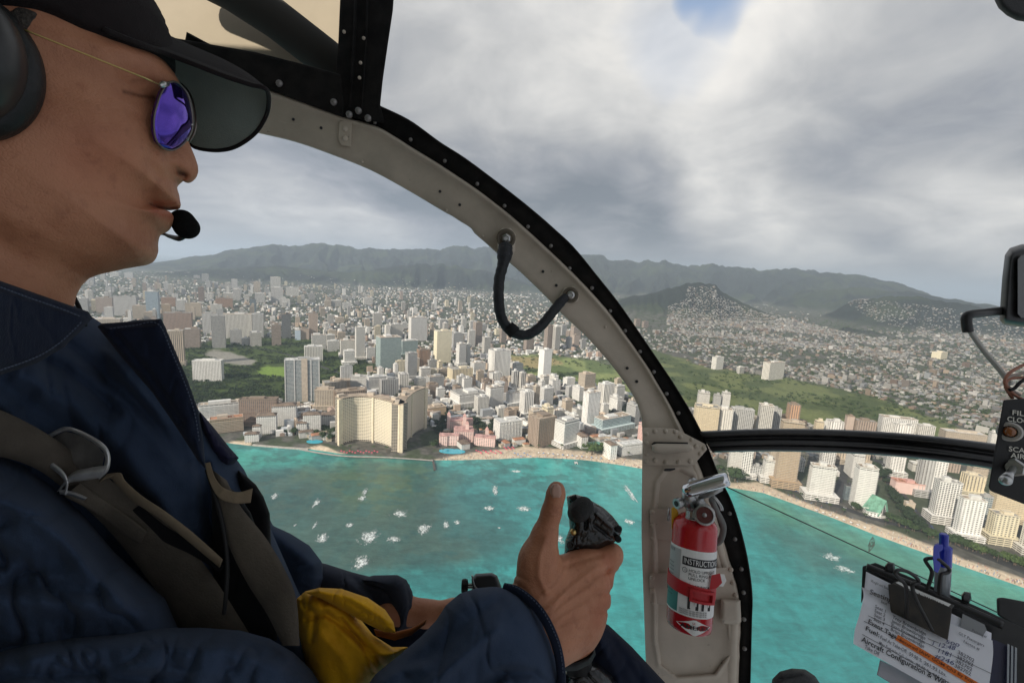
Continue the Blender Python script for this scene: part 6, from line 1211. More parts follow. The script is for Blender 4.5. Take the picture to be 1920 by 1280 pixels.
pth = cr([(1817, 618, .545), (1845, 658, .54), (1872, 690, .53), (1895, 722, .52)], 16); V, Fc = tube(P(pth[:, 0], pth[:, 1], pth[:, 2]), .0028, 10); mesh('stay_rod', V, Fc, mat('rod_grey', (.40, .39, .36), .4, .3), mg, smooth=True)
wr = empty('wire_bundle', P(1900, 745, .51), 'loops of tan and red wires tied above the switch panel', 'wires')
for i, (pts, m_) in enumerate([([(1950, 672, .52), (1915, 686, .515), (1892, 700, .51), (1884, 716, .508), (1892, 730, .507), (1905, 742, .508), (1925, 752, .51)], WIRER), ([(1950, 690, .52), (1915, 700, .515), (1893, 706, .512), (1886, 716, .51), (1894, 728, .51), (1912, 740, .51)], WIRE), ([(1950, 708, .515), (1912, 708, .512), (1890, 712, .51), (1886, 726, .508), (1898, 746, .51)], WIRER), ([(1945, 700, .51), (1915, 715, .505), (1903, 727, .504), (1893, 731, .504)], RUBBER)]):
    pth = cr(pts, 30); V, Fc = tube(P(pth[:, 0], pth[:, 1], pth[:, 2]), .0017, 8); mesh('wire', V, Fc, m_, wr, smooth=True)
V, Q = inflate([([(1866, -30), (1864, 0), (1872, 16), (1888, 30), (1906, 39), (1925, 42), (2000, 44), (2000, -60), (1880, -60)], .02, 16)], .6, 2, .002); o = cmesh('gooseneck_lamp', V, Q, mat('lamp_black', (.012, .012, .012), .7, bump=.6, bscale=500), None); tag(o, 'black rounded fitting at the upper right corner of the windscreen', 'cabin fitting')
V, Q = inflate([([(1440, 1330), (1448, 1272), (1462, 1258), (1485, 1252), (1510, 1254), (1528, 1266), (1540, 1284), (1545, 1330)], .025, 18)], .55, 1.5, .002, feats=[([(1462, 1272), (1500, 1264), (1530, 1280)], 2.5, -.002)]); o = cmesh('throttle_lever', V, Q, mat('knob_rubber', (.018, .018, .02), .6, bump=.8, bscale=400), None); tag(o, 'black rubber capped lever rising at the bottom edge right of the pillar', 'lever')
# ------------------------------------------------------------------ clipboard with papers, clips and pen
A_ = np.array([[1, 1620, 1100], [1, 1860, 1200], [1, 1600, 1206]]); abc = np.linalg.solve(A_, 1 / np.array([.455, .400, .430])); bd = lambda x, y: 1 / (abc[0] + abc[1] * np.asarray(x, float) + abc[2] * np.asarray(y, float))
cb = empty('clipboard', P(1780, 1290, .40), 'black kneeboard clipboard holding a printed flight sheet under a binder clip', 'clipboard')
def pplate(poly, off, th, m, name, par=None, bev=0.0): return plate(poly, [float(bd(x, y)) + off for x, y in poly], th, m, name, par or cb, bev)
pplate([(1617, 1061), (1641, 1054), (1700, 1078), (1760, 1104), (1850, 1144), (1960, 1196), (1990, 1400), (1880, 1340), (1858, 1210), (1690, 1130), (1624, 1110), (1614, 1130)], .012, .006, PLAST, 'board', bev=.001)
pplate([(1868, 1120), (1880, 1119), (1990, 1140), (1990, 1230), (1869, 1152)], .016, .02, PLAST, 'clamp_block', bev=.002)
for (x, y) in ((1668, 1063), (1811, 1118)): V, Q = inflate([([(x - 9, y - 3), (x - 3, y - 10), (x + 9, y - 8), (x + 11, y + 4), (x + 6, y + 12), (x - 8, y + 9)], .006, 5)], float(bd(x, y)) + .006, 1, .0008); cmesh('thumb_screw', V, Q, PLAST, cb)
tub = cr([(1625, 1062, 0), (1700, 1092, 0), (1800, 1136, 0), (1880, 1172, 0)], 20); V, Fc = tube(P(tub[:, 0], tub[:, 1], bd(tub[:, 0], tub[:, 1]) + .004), .0036, 12); mesh('hinge_rod', V, Fc, PLAST, cb, smooth=True)
DB = mat('paper_stack_dark_edge', (.03, .03, .07), .4); pplate([(1856, 1195), (1905, 1216), (1912, 1400), (1852, 1400)], .004, .004, DB, 'dark_card'); 
for k in range(3): pplate([(1889 + 7 * k, 1206 + 3 * k), (1893 + 7 * k, 1208 + 3 * k), (1890 + 7 * k, 1400), (1886 + 7 * k, 1400)], .0015 + .001 * k, .002, CLEAR, 'sleeve_edge')
pplate([(1805, 1150), (1846, 1170), (1850, 1180), (1840, 1196), (1800, 1178)], .002, .0012, mat('clear_tab', (.25, .26, .27), .2), 'clear_tab')
sheet = empty('flight_sheet', P(1640, 1206, .43), 'white printed flight sheet with bold headings and an orange highlighted line', 'paper')
def paperpatch(TLx, TRx, BLx, BRx, off, name, m, par, curl=.004, n=24):
    u, v = np.meshgrid(np.linspace(0, 1, n), np.linspace(0, 1, n), indexing='ij'); X_ = (TLx[0] * (1 - u) + TRx[0] * u) * (1 - v) + (BLx[0] * (1 - u) + BRx[0] * u) * v - 5 * np.sin(math.pi * np.clip(v * 2, 0, 1)) * (u < .01) * 0; Y_ = (TLx[1] * (1 - u) + TRx[1] * u) * (1 - v) + (BLx[1] * (1 - u) + BRx[1] * u) * v
    d = bd(X_, Y_) + off + 0 * u; A = P(X_, Y_, d).reshape(-1, 3); B = P(X_, Y_, d + .0004).reshape(-1, 3); Fq = gridf(n, n); brd = np.r_[np.arange(n), np.arange(n) * n + n - 1, (n - 1) * n + np.arange(n)[::-1], (np.arange(n) * n)[::-1]]
    S_ = [(brd[i], brd[i + 1], brd[i + 1] + n * n, brd[i] + n * n) for i in range(len(brd) - 1) if brd[i] != brd[i + 1]]; return mesh(name, np.concatenate([A, B]), np.concatenate([Fq, Fq[:, ::-1] + n * n, np.array(S_)]), m, par)
paperpatch((1650, 1236), (1760, 1290), (1644, 1264), (1750, 1330), .0045, 'under_page', mat('paper_grey', (.42, .42, .47), .8), sheet)
paperpatch((1624, 1071), (1859, 1186), (1620, 1110), (1858, 1225), .0035, 'back_page', PAPER, sheet)
NP_ = 26
def sheet_mesh():
    Lp = cr([(1616, 1100), (1619, 1117), (1612, 1150), (1603, 1180), (1600, 1206)], NP_); Rp = cr([(1861, 1200), (1862, 1225), (1858, 1260), (1852, 1300), (1846, 1345)], NP_); K = 20; V = []
    for j in range(K + 1): t = j / K; q = lerp(Lp, Rp, t); bul = .002 * np.sin(np.linspace(0, 1, NP_ + 1) * 9) * (1 - t) * (np.linspace(0, 1, NP_ + 1) < .35); V.append(P(q[:, 0], q[:, 1], bd(q[:, 0], q[:, 1]) + bul))
    V = np.concatenate(V); n_ = NP_ + 1; Fq = np.array([(a * n_ + i, a * n_ + i + 1, (a + 1) * n_ + i + 1, (a + 1) * n_ + i) for a in range(K) for i in range(NP_)]); W_ = V + (V - CP) * .0009; m_ = len(V)
    return mesh('front_page', np.concatenate([V, W_]), np.concatenate([Fq, Fq[:, ::-1] + m_]), PAPER, sheet, smooth=True)
fp = sheet_mesh(); UPV = (.22, -.97); tb = TX(); tn = TX()
for s, x0, y0, x1, y1, h_ in (('Seating', 1630, 1112, 1671, 1129, 9), ('Event Tags', 1627, 1167, 1680, 1197, 8.5), ('Fuel:', 1622, 1180, 1648, 1194, 8.5), ('Aircraft Configuration & Weight', 1615, 1201, 1790, 1294, 9.5)): ptext(tb, s, x0, y0, x1, y1, h_, UPV, bd, .0006, .012)
for s, x0, y0, x1, y1, h_ in ([('Seat', 1651, 1129, 1663, 1134, 5)] + [(f'Seat {k + 1}', 1640 - k * .8, 1138 + 8 * k, 1660 - k * .8, 1148 + 8 * k, 6) for k in range(4)] + [(nm, 1673 - 1.2 * k, 1158 + 7.6 * k, 1736 - 1.2 * k, 1191 + 7.6 * k, 6) for k, nm in enumerate(('Troy Brownbridge', 'Janet Brownbridge', 'Evan Brownbridge', 'Brian Brownbridge'))] +
    [('Fuel At Take-Off:', 1650, 1196, 1700, 1224, 6.5), ('59.98 %', 1704, 1227, 1728, 1241, 6.5), ('261.93 Lbs.', 1732, 1244, 1774, 1268, 6.5), ('Max Fuel w/in C.G. Limits', 1648, 1206, 1712, 1243, 5.5), ('99.98 %', 1717, 1246, 1742, 1261, 5.5), ('435.00 L', 1747, 1264, 1780, 1283, 5.5), ('Take Off', 1621, 1214, 1648, 1229, 7)] + [('382702', 1795 - 2 * k, 1224 + 8.3 * k, 1826 - 2 * k, 1241 + 8.3 * k, 6.5) for k in range(4)] + [('GLY Passengers', 1797, 1188, 1845, 1212, 5), ('Notes #', 1806, 1203, 1836, 1219, 5), ('Passenger', 1822, 1176 + 6, 1850, 1196, 5), ('Weight and Balance', 1632, 1090, 1672, 1108, 5)]): ptext(tn, s, x0, y0, x1, y1, h_, UPV, bd, .0006, .006)
HND = mat('ballpoint_ink', (.03, .04, .16), .6); th_ = TX()
for s, x0, y0, x1, y1, h_ in (('1 12:48', 1745, 1208, 1790, 1218, 8), ('1181', 1756, 1221, 1782, 1231, 8), ('#246', 1752, 1232, 1788, 1246, 8), ('500', 1772, 1204, 1798, 1212, 6)): ptext(th_, s, x0, y0, x1, y1, h_, (.35, -.94), bd, .0006)
tb.build('headings', INK, sheet); tn.build('small_print', mat('print_grey', (.10, .10, .12), .6), sheet); th_.build('handwriting', HND, sheet)
tq_ = TX()
def pline(x0, y0, x1, y1, t): 
    def fn(u, v): X_, Y_ = x0 + (x1 - x0) * u - .45 * t * v, y0 + (y1 - y0) * u + .9 * t * v; return P(X_, Y_, bd(X_, Y_) - .0006)
    tq_.quad(fn, 0, 0, 1, 1)
for l in ((1628, 1153, 1860, 1262, .8), (1620, 1163, 1690, 1200, .8), (1617, 1188, 1800, 1290, .8), (1740, 1196, 1760, 1204, .8)): pline(*l)
tq_.build('ruled_lines', INK, sheet)
tq_ = TX(); tq_.quad(lambda u, v: P(1684 + 197 * u - 5 * v, 1189 + 118 * u + 10 * v, bd(1684 + 197 * u - 5 * v, 1189 + 118 * u + 10 * v) - .0004), 0, 0, 1, 1); tq_.build('highlight_bar', ORANGE, sheet)
to_ = TX(); ptext(to_, 'Secured IAW GOM Ch3 By Robert S', 1686, 1200, 1846, 1293, 5.5, UPV, bd, .0008, .008); to_.build('highlight_text', mat('ink_brown', (.14, .03, .01), .6), sheet)
bc = empty('binder_clip', P(1725, 1150, .42), 'black binder clip with wire arms pinching the printed flight sheet', 'binder clip')
CLIPM = mat('clip_black', (.014, .012, .010), .35, spec=.5, var=.5, vscale=80, col2=(.035, .026, .018))
pplate([(1665, 1095), (1675, 1093), (1785, 1139), (1783, 1160), (1777, 1200), (1770, 1196), (1742, 1182), (1671, 1147), (1669, 1140)], -.004, .003, CLIPM, 'clip_face', bc, .0006); pplate([(1677, 1090), (1683, 1088), (1790, 1134), (1784, 1142), (1668, 1098)], -.001, .006, mat('clip_spine', (.06, .058, .055), .4), 'clip_spine', bc, .0006)
pplate([(1679, 1091.5), (1685, 1090), (1783, 1132), (1774, 1141.5)], -.0018, .0008, LABELM, 'paper_sticker', bc); tt_ = TX(); ptext(tt_, 'Thank You', 1774, 1134, 1702, 1102, 7, (.25, .97), bd, .0032, .02); tt_.build('sticker_text', INK, bc)
def wireP(pts, r, name, m, par): pth = cr(pts, 60); V, Fc = tube(P(pth[:, 0], pth[:, 1], pth[:, 2]), r, 9); return mesh(name, V, Fc, m, par, smooth=True)
wireP([(1699, 1158, .425), (1700, 1135, .422), (1700, 1115, .418), (1697, 1095, .412), (1684, 1082, .41), (1678, 1073, .41), (1686, 1068, .41), (1704, 1072, .41), (1720, 1084, .41), (1722, 1092, .41), (1712, 1094, .41), (1711, 1103, .412), (1720, 1128, .412), (1734, 1155, .41), (1748, 1182, .408)], .0016, 'wire_arm', PLAST, bc)
wireP([(1738, 1104, .432), (1745, 1085, .43), (1747, 1070, .43), (1738, 1056, .43), (1735, 1049, .43), (1742, 1046, .43), (1757, 1047, .425), (1772, 1058, .425), (1780, 1067, .425), (1776, 1073, .425), (1765, 1076, .425), (1762, 1092, .425), (1761, 1114, .425)], .0016, 'wire_arm', PLAST, bc)
pe = empty('pen', P(1768, 1112, .44), 'blue and clear plastic ballpoint pen clipped upright behind the clipboard', 'pen'); a_, b_ = P(1766, 1120, .442), P(1770, 1000, .437); ax = b_ - a_; Lp = np.linalg.norm(ax); rp = 12.5 * .44 / F
V, Fc = lathe(a_, ax, [(0, rp * .9), (Lp * .50, rp), (Lp * .52, rp)], 20); mesh('barrel', V, Fc, CLEAR, pe, smooth=False); V, Fc = lathe(a_, ax, [(Lp * .52, rp * 1.0), (Lp * .80, rp), (Lp * .83, rp * .6), (Lp * .84, rp * .55), (Lp * .985, rp * .55), (Lp, rp * .4)], 20); mesh('cap_end', V, Fc, PENB, pe, smooth=False)
plate([(1750, 1024), (1754, 1020), (1768, 1020), (1768, 1030), (1761, 1034), (1764, 1062), (1758, 1074), (1751, 1070), (1749, 1046)], .424, .003, PENB, 'pocket_clip', pe, .0008)
# ------------------------------------------------------------------ the pilot
U = np.array([.86, 0, .50]); Wv = np.array([0, 1.0, 0]); Nn = np.array([.50, 0, -.86])      # face direction, up, towards the camera (camera axes)
U /= np.linalg.norm(U); Nn /= np.linalg.norm(Nn); NOSE = cpos(371, 310, .38)
def uv(x, y, q=0.0):                        # photo pixel -> coordinates in the plane that splits the head, moved sideways by q
    r = cpos(x, y, 1.0); o = NOSE + Nn * q; t = (o @ Nn) / (r @ Nn); p = r * t[..., None] - NOSE; return np.stack([p @ U, p @ Wv], -1)
def uvl(pts, q=0.0): pts = np.array(pts, float); return [tuple(t) for t in uv(pts[:, 0], pts[:, 1], q)]
def headmesh(layers, feats, name, m, parent, res=.0016, lim=.10, skull=None, par=None):
    """layers: (outline, half width field, rounding, blend)"""
    al = np.concatenate([np.array(l[0]) for l in layers]); lo = al.min(0) - .008; hi = al.max(0) + .008; a = np.arange(lo[0], hi[0], res); b = np.arange(lo[1], hi[1], res); A, B = np.meshgrid(a, b, indexing='ij'); Ht = None
    for poly, W, R, bl in layers:
        sd = sdpoly(A, B, poly); Wf = W(A, B) if callable(W) else W; t = sd / R; h = Wf ** 2 * np.where(t > 0, 1 - (1 - np.clip(t, 0, 1)) ** 2, 2 * t)
        if Ht is None: Ht = h
        else: k = bl; hh = np.clip(.5 + .5 * (h - Ht) / k, 0, 1); Ht = Ht + (h - Ht) * hh + k * hh * (1 - hh)
    hgt_ = np.sqrt(np.maximum(Ht, 0)); add = np.zeros_like(Ht)
    for pts, wd, amp in feats:
        d = polydist(A, B, pts) if len(pts) > 1 else np.hypot(A - pts[0][0], B - pts[0][1]); add += amp * np.exp(-(d / wd) ** 2)
    inside = Ht > 0; h2 = np.maximum(hgt_ + add * np.clip(hgt_ / .006, 0, 1), .0); Ht = np.where(inside, h2 ** 2 + 1e-9, Ht)
    ym = hgt_.max() + .012; c = np.arange(-ym, ym, res); Fv = (c[None, None] ** 2 - Ht[..., None]).astype(np.float32)
    V, Q = snet(Fv, lambda i, j, k: np.stack([lo[0] + i * res, lo[1] + j * res, -ym + k * res], -1)); Vc = NOSE + V[:, :1] * U + V[:, 1:2] * Wv + V[:, 2:] * Nn; return Vc, Q
FACE = [(272, 60), (300, 108), (330, 145), (341, 165), (343, 190), (340, 215), (338, 250), (334, 290), (331, 325), (329, 342), (331, 352), (335, 362), (337, 374), (339, 384), (333, 389), (312, 391), (298, 391), (312, 396), (324, 400), (325, 408), (322, 418), (318, 428), (311, 434), (301, 438), (297, 445), (295, 455), (295, 468), (291, 480), (284, 489), (272, 495), (255, 498), (232, 502), (205, 508), (182, 513), (162, 521), (150, 536), (141, 552), (135, 575), (128, 610), (120, 650), (-180, 660), (-240, 560), (-330, 420), (-380, 250), (-360, 60), (-260, -90), (-100, -160), (80, -150), (200, -80), (270, 0)]
def Wface(a, b):                            # narrower below the jaw line
    jaw = uvl([(-40, 350), (90, 455), (190, 500), (275, 520)], .0); d = np.full(a.shape, 1.0)
    jx = np.array([p[0] for p in jaw]); jy = np.array([p[1] for p in jaw]); yj = np.interp(a, jx, jy); below = sstep(.006, -.022, b - yj)
    top = sstep(.10, .19, b); return (.072 - .016 * below) * (1 - .0 * top) - .010 * sstep(-.055, .0, a)
NOSEP = [(338, 170), (341, 215), (346, 245), (352, 262), (359, 278), (366, 295), (371, 310), (372, 322), (368, 333), (359, 341), (350, 343), (343, 339), (335, 340), (322, 345), (300, 340), (290, 300), (300, 240), (315, 190)]
nl = uvl(NOSEP); fl = uvl(FACE)
fe = lambda pts, q, wd, amp: (uvl(pts, q), wd, amp)
FE = [fe([(318, 318)], .017, .0085, .0060), fe([(322, 326), (330, 330)], .013, .0030, .0030), fe([(296, 296), (290, 318), (300, 338)], .020, .0028, -.0028), fe([(300, 335), (286, 358), (274, 385)], .028, .0050, -.0018), fe([(282, 335), (262, 362)], .032, .012, .0018),
      fe([(334, 325), (345, 328)], .008, .0026, -.0085), fe([(333, 388), (318, 390), (300, 387), (284, 383), (276, 380)], .014, .0019, -.0040), fe([(276, 378)], .024, .006, -.0012), fe([(328, 376), (308, 376)], .014, .0040, .0007), fe([(316, 404), (302, 404), (288, 397)], .014, .0050, .0026), fe([(308, 430), (288, 428)], .015, .006, -.0022), fe([(275, 465)], .018, .013, .0026),
      fe([(320, 200), (296, 196), (270, 190)], .026, .011, -.0075), fe([(296, 202)], .030, .0075, .0040), fe([(318, 192), (296, 182), (262, 178), (234, 170)], .033, .0018, -.0018), fe([(330, 150), (300, 140), (262, 140), (225, 150)], .033, .009, .0035), fe([(300, 225), (275, 232), (250, 225)], .033, .0030, -.0014), fe([(246, 205), (225, 215)], .045, .0015, -.0006), fe([(246, 192), (222, 190)], .045, .0015, -.0006), fe([(248, 218), (230, 235)], .045, .0014, -.0006),
      fe([(250, 262), (205, 262)], .05, .022, .0035), fe([(220, 370), (190, 355)], .05, .026, -.0030), fe([(100, 520), (60, 560)], .052, .004, -.002), fe([(150, 150)], .06, .022, -.0030), fe([(40, 560), (110, 600)], .05, .0035, -.0015), fe([(45, 610), (115, 640)], .05, .003, -.0012)]
pil = empty('person', P(200, 1300, .5), 'pilot in profile with black cap, violet sunglasses, headset and navy overall gripping the stick', 'person')
Vh, Qh = headmesh([(fl, Wface, .078, 0), (nl, lambda a, b: .0085 + .0105 * sstep(.012, -.03, a) * sstep(.06, .0, b) + .006 * sstep(-.02, -.04, a), .016, .00005)], FE, 'h', SKIN, pil)
# near hand on the stick
HP = [('c', (940, 1215, .43, 54), (1022, 1165, .445, 64), .02), ('c', (1022, 1165, .445, 60), (1096, 1080, .468, 42), .02), ('c', (1022, 1165, .445, 60), (1108, 1118, .462, 34), .015), ('c', (1030, 1175, .445, 50), (1100, 1150, .456, 30), .015), ('c', (1028, 1178, .445, 46), (1088, 1176, .450, 36), .015), ('c', (1050, 1180, .446, 44), (1078, 1196, .45, 30), .01),
      ('c', (1000, 1135, .442, 44), (1010, 1050, .445, 35), .02), ('c', (1010, 1052, .445, 32), (1021, 1004, .447, 24), .012), ('c', (1021, 1004, .447, 23), (1034, 960, .449, 18.5), .005), ('c', (1034, 960, .449, 19), (1042, 928, .450, 17.8), .003), ('c', (1042, 926, .450, 16.8), (1043.5, 918, .450, 15.5), .003),
      ('c', (1040, 1082, .458, 34), (1100, 1058, .47, 22), .015), ('c', (1088, 1064, .470, 22), (1144, 1040, .482, 19), .008), ('c', (1144, 1042, .482, 19.5), (1150, 1036, .492, 17.5), .003), ('c', (1150, 1044, .49, 17), (1146, 1056, .53, 14), .004), ('c', (1146, 1056, .53, 14), (1104, 1062, .545, 13), .004), ('c', (1104, 1062, .545, 13), (1078, 1064, .53, 12), .004),
      ('c', (1144, 1048, .486, 17), (1134, 1080, .478, 15), .006), ('c', (1100, 1092, .468, 27), (1126, 1093, .476, 20), .008), ('c', (1126, 1093, .476, 18), (1128, 1098, .52, 14), .004), ('c', (1128, 1098, .52, 14), (1090, 1100, .535, 13), .004),
      ('c', (1098, 1124, .464, 26), (1122, 1127, .470, 21), .008), ('c', (1122, 1127, .470, 18), (1122, 1130, .515, 14), .004), ('c', (1122, 1130, .515, 14), (1086, 1132, .53, 13), .004),
      ('c', (1090, 1156, .456, 24), (1113, 1160, .462, 20), .008), ('c', (1113, 1160, .462, 17), (1112, 1163, .505, 13), .004), ('c', (1112, 1163, .505, 13), (1082, 1164, .52, 12), .004)]
# tendons, knuckle dimples and creases pressed into the back of the hand
def handfx(g, D):
    p = prj(g); x, y = p[..., 0], p[..., 1]; fr = (g[..., 2] < .475).astype(np.float32)
    def ln(pts, wd, amp): return amp * np.exp(-(polydist(x, y, pts) / wd) ** 2)
    near = np.abs(D) < .006; xs, ys = x[near], y[near]; x, y = xs, ys; fr = fr[near]; s = 0
    for pts, wd, amp in (([(1018, 1150), (1060, 1110), (1096, 1080), (1118, 1066)], 5, .0009), ([(1026, 1160), (1070, 1125), (1112, 1098)], 5, .0009), ([(1034, 1172), (1072, 1148), (1108, 1128)], 5, .0008), ([(1040, 1184), (1072, 1170), (1100, 1158)], 5, .0007), ([(1112, 1080), (1128, 1074), (1140, 1070)], 6, -.0014), ([(1112, 1111), (1128, 1109), (1144, 1109)], 5, -.0012), ([(1106, 1142), (1120, 1143), (1138, 1144)], 5, -.0012),
                         ([(1060, 1060), (1100, 1047), (1128, 1040)], 5, -.0008), ([(1022, 960), (1036, 963), (1050, 960)], 1.6, -.0008), ([(1021, 966), (1036, 969), (1051, 966)], 1.5, -.0007), ([(1022, 953), (1036, 956), (1052, 953)], 1.6, -.0007), ([(1024, 1110), (1010, 1080), (1012, 1040), (1024, 1008)], 6, .0012), ([(1050, 1172), (1080, 1148), (1104, 1134)], 3, -.0006), ([(1050, 1208), (1080, 1196), (1104, 1192)], 3, -.0006), ([(1040, 1194), (1072, 1180), (1098, 1178)], 3, -.0005), ([(1010, 1120), (1040, 1100), (1058, 1070), (1062, 1050)], 4, .0007), ([(1030, 1150), (1050, 1120), (1080, 1105)], 3, .0006), ([(960, 1090), (985, 1105), (1000, 1125)], 2.4, -.0008), ([(968, 1078), (990, 1088)], 2.4, -.0006)):
        s = s + ln(pts, wd, amp)
    D = D.copy(); D[near] -= s * fr * 1.55; return D
Vn, Qn = sdf_mesh(HP, .0014, .006, extra=handfx)
Vf, Qf = sdf_mesh([('c', (735, 1140, .60, 30), (800, 1150, .60, 21), .01), ('c', (800, 1150, .60, 21), (852, 1146, .60, 20), .01), ('c', (852, 1146, .60, 20), (905, 1150, .60, 26), .01), ('c', (905, 1150, .60, 26), (940, 1165, .60, 22), .01)] + [('c', (935, 1140 + 11 * k, .60, 10), (965, 1150 + 9 * k, .60, 8), .003) for k in range(4)] + [('c', (900, 1140, .6, 11), (925, 1120, .6, 9), .004)], .0025, .008)
VV = [Vh, Vn, Vf]; QQ = [Qh, Qn + len(Vh), Qf + len(Vh) + len(Vn)]
Vall = np.concatenate(VV); pa = prj(Vall); fx, fy = pa[:, 0], pa[:, 1]; isf = (np.arange(len(Vall)) < len(Vh)); tint = np.ones((len(Vall), 3))
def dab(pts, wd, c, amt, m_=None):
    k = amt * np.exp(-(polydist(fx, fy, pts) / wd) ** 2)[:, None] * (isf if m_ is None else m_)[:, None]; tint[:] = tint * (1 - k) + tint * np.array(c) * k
dab([(334, 379), (312, 381), (290, 380)], 5, (.98, .66, .64), .7); dab([(320, 404), (302, 402), (290, 394)], 9, (.82, .52, .52), .85); dab([(334, 389), (315, 391), (296, 388), (282, 383)], 2.4, (.25, .12, .11), .85)  # red lips, plus shade of mouth gap, nostril and folds painted into tint
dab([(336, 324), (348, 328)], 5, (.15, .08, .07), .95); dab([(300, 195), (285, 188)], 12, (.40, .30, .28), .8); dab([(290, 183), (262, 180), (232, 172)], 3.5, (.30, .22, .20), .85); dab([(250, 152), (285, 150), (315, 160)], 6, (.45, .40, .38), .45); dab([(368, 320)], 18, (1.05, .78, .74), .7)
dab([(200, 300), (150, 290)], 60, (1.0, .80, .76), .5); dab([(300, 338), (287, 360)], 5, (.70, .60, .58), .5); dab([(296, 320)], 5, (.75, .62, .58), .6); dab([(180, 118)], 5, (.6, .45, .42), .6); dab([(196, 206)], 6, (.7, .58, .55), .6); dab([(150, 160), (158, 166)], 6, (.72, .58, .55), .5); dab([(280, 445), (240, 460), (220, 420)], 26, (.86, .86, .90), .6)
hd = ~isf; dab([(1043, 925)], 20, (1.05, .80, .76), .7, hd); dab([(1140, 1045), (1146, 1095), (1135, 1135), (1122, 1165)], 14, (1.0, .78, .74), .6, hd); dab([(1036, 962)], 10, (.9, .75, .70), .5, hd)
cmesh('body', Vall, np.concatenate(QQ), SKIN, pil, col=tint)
# thumbnail
V, Q = inflate([([(1032, 914), (1037, 907), (1046, 906), (1052, 913), (1053, 926), (1050, 934), (1036, 934), (1032, 926)], .0032, 6)], .4425, .6, .0004); cmesh('thumbnail', V, Q, mat('nail', (.42, .25, .19), .3), pil)
# cap
lowe = [tuple(uv(float(x), float(y), q)) for x, y, q in ((-330, 60, .07), (-60, 8, .078), (60, 16, .077), (88, 26, .075), (150, 58, .068), (212, 90, .055), (262, 114, .038), (300, 126, .018), (330, 135, 0))]
crown = lowe + uvl([(345, 110), (345, -300), (-500, -300), (-500, 60)]); cfull = uvl([(-420, 400), (-430, 0), (-340, -160), (-150, -235), (60, -205), (200, -120), (270, -25), (302, 28), (319, 72), (326, 130), (330, 400)])
def Wcap(a, b): s = np.clip(sdpoly(a, b, cfull) / .080, 0, 1); return .0795 * np.sqrt(np.maximum(1 - (1 - s) ** 2, 0)) * (sdpoly(a, b, cfull) > 0)
Vc_, Qc_ = headmesh([(crown, Wcap, .007, 0)], [], 'c', CAPM, pil, res=.0022); cap = cmesh('cap', Vc_, Qc_, CAPM, pil)
def bil(B_, A_, C_, off, n=40, K=26):
    Bc, Ac, Cc = cr(B_, n), cr(A_, n), cr(C_, n); out = []
    for j in range(K + 1):
        s = j / K; w0, w1, w2 = (1 - s) * (1 - 2 * s), 4 * s * (1 - s), s * (2 * s - 1); p = [cpos(*q.T) for q in (Bc, Ac, Cc)]
        m_ = np.where(s < .5, 0, 0); 
        if s < .3: t = s / .3; c = p[0] * (1 - t) + p[1] * t; c = c - np.array([0, 0, 0]) ; 
        else: t = (s - .3) / .7; c = p[1] * (1 - t) + p[2] * t
        bend = math.sin(math.pi * t) * (.003 if s < .3 else .010); c = c + np.array([0, bend * .6, 0]) + np.array([0, 0, 0]); out.append(c + np.array([0, off, 0]))
    return np.concatenate(out), n + 1, K
BB = [(196, 60, .300), (262, 86, .322), (312, 104, .345), (365, 124, .356), (422, 146, .368), (468, 161, .380), (500, 171, .392)]
AA = [(205, 20, .38), (262, 48, .395), (316, 70, .405), (365, 92, .41), (420, 116, .412), (470, 146, .414), (503, 178, .414)]
CC = [(300, 130, .45), (325, 190, .466), (342, 244, .47), (358, 272, .465), (375, 281, .462), (410, 284, .458), (442, 277, .452), (474, 256, .444), (492, 233, .436), (503, 205, .424)]
V1, n_, K = bil(BB, AA, CC, 0.0); V2, _, _ = bil(BB, AA, CC, .0028); ids = np.arange(n_ * (K + 1)).reshape(K + 1, n_)
Fa = np.stack([ids[:-1, :-1], ids[:-1, 1:], ids[1:, 1:], ids[1:, :-1]], -1).reshape(-1, 4); m_ = len(V1); brd = np.r_[ids[0], ids[:, -1], ids[-1, ::-1], ids[::-1, 0]]; S_ = np.array([(brd[i], brd[i + 1], brd[i + 1] + m_, brd[i] + m_) for i in range(len(brd) - 1) if brd[i] != brd[i + 1]])
ob = mesh('cap_bill', c2w(np.concatenate([V1, V2])), np.concatenate([Fa, Fa[:, ::-1] + m_, S_]), None, pil, True, mats=[BILLU, CAPM], fmat=np.r_[np.array([1 if (i // (n_ - 1)) < 7 else 0 for i in range(len(Fa))]), np.ones(len(Fa), int), np.ones(len(S_), int)])
pth = np.array(BB + CC[::-1][:8]); pth = cr(pth, 90); V, Fc = tube(c2w(cpos(*pth.T) + np.array([0, .001, 0])), .0019, 8); mesh('bill_edge', V, Fc, CAPM, ob if 0 else pil, smooth=True)
# hair at the temple, below the cap
HAIR = mat('hair_grey', (.085, .070, .058), .8, var=.7, vscale=500, bump=1.0, bscale=700, bdist=.003)
Vr, Qr = headmesh([(uvl([(20, -10), (60, 0), (96, 20), (100, 34), (88, 48), (78, 72), (72, 110), (66, 150), (30, 170), (-40, 180), (-60, 40)], .07), .0722, .008, 0)], [], 'hair', HAIR, pil, res=.002); cmesh('hair', Vr, Qr, HAIR, pil)
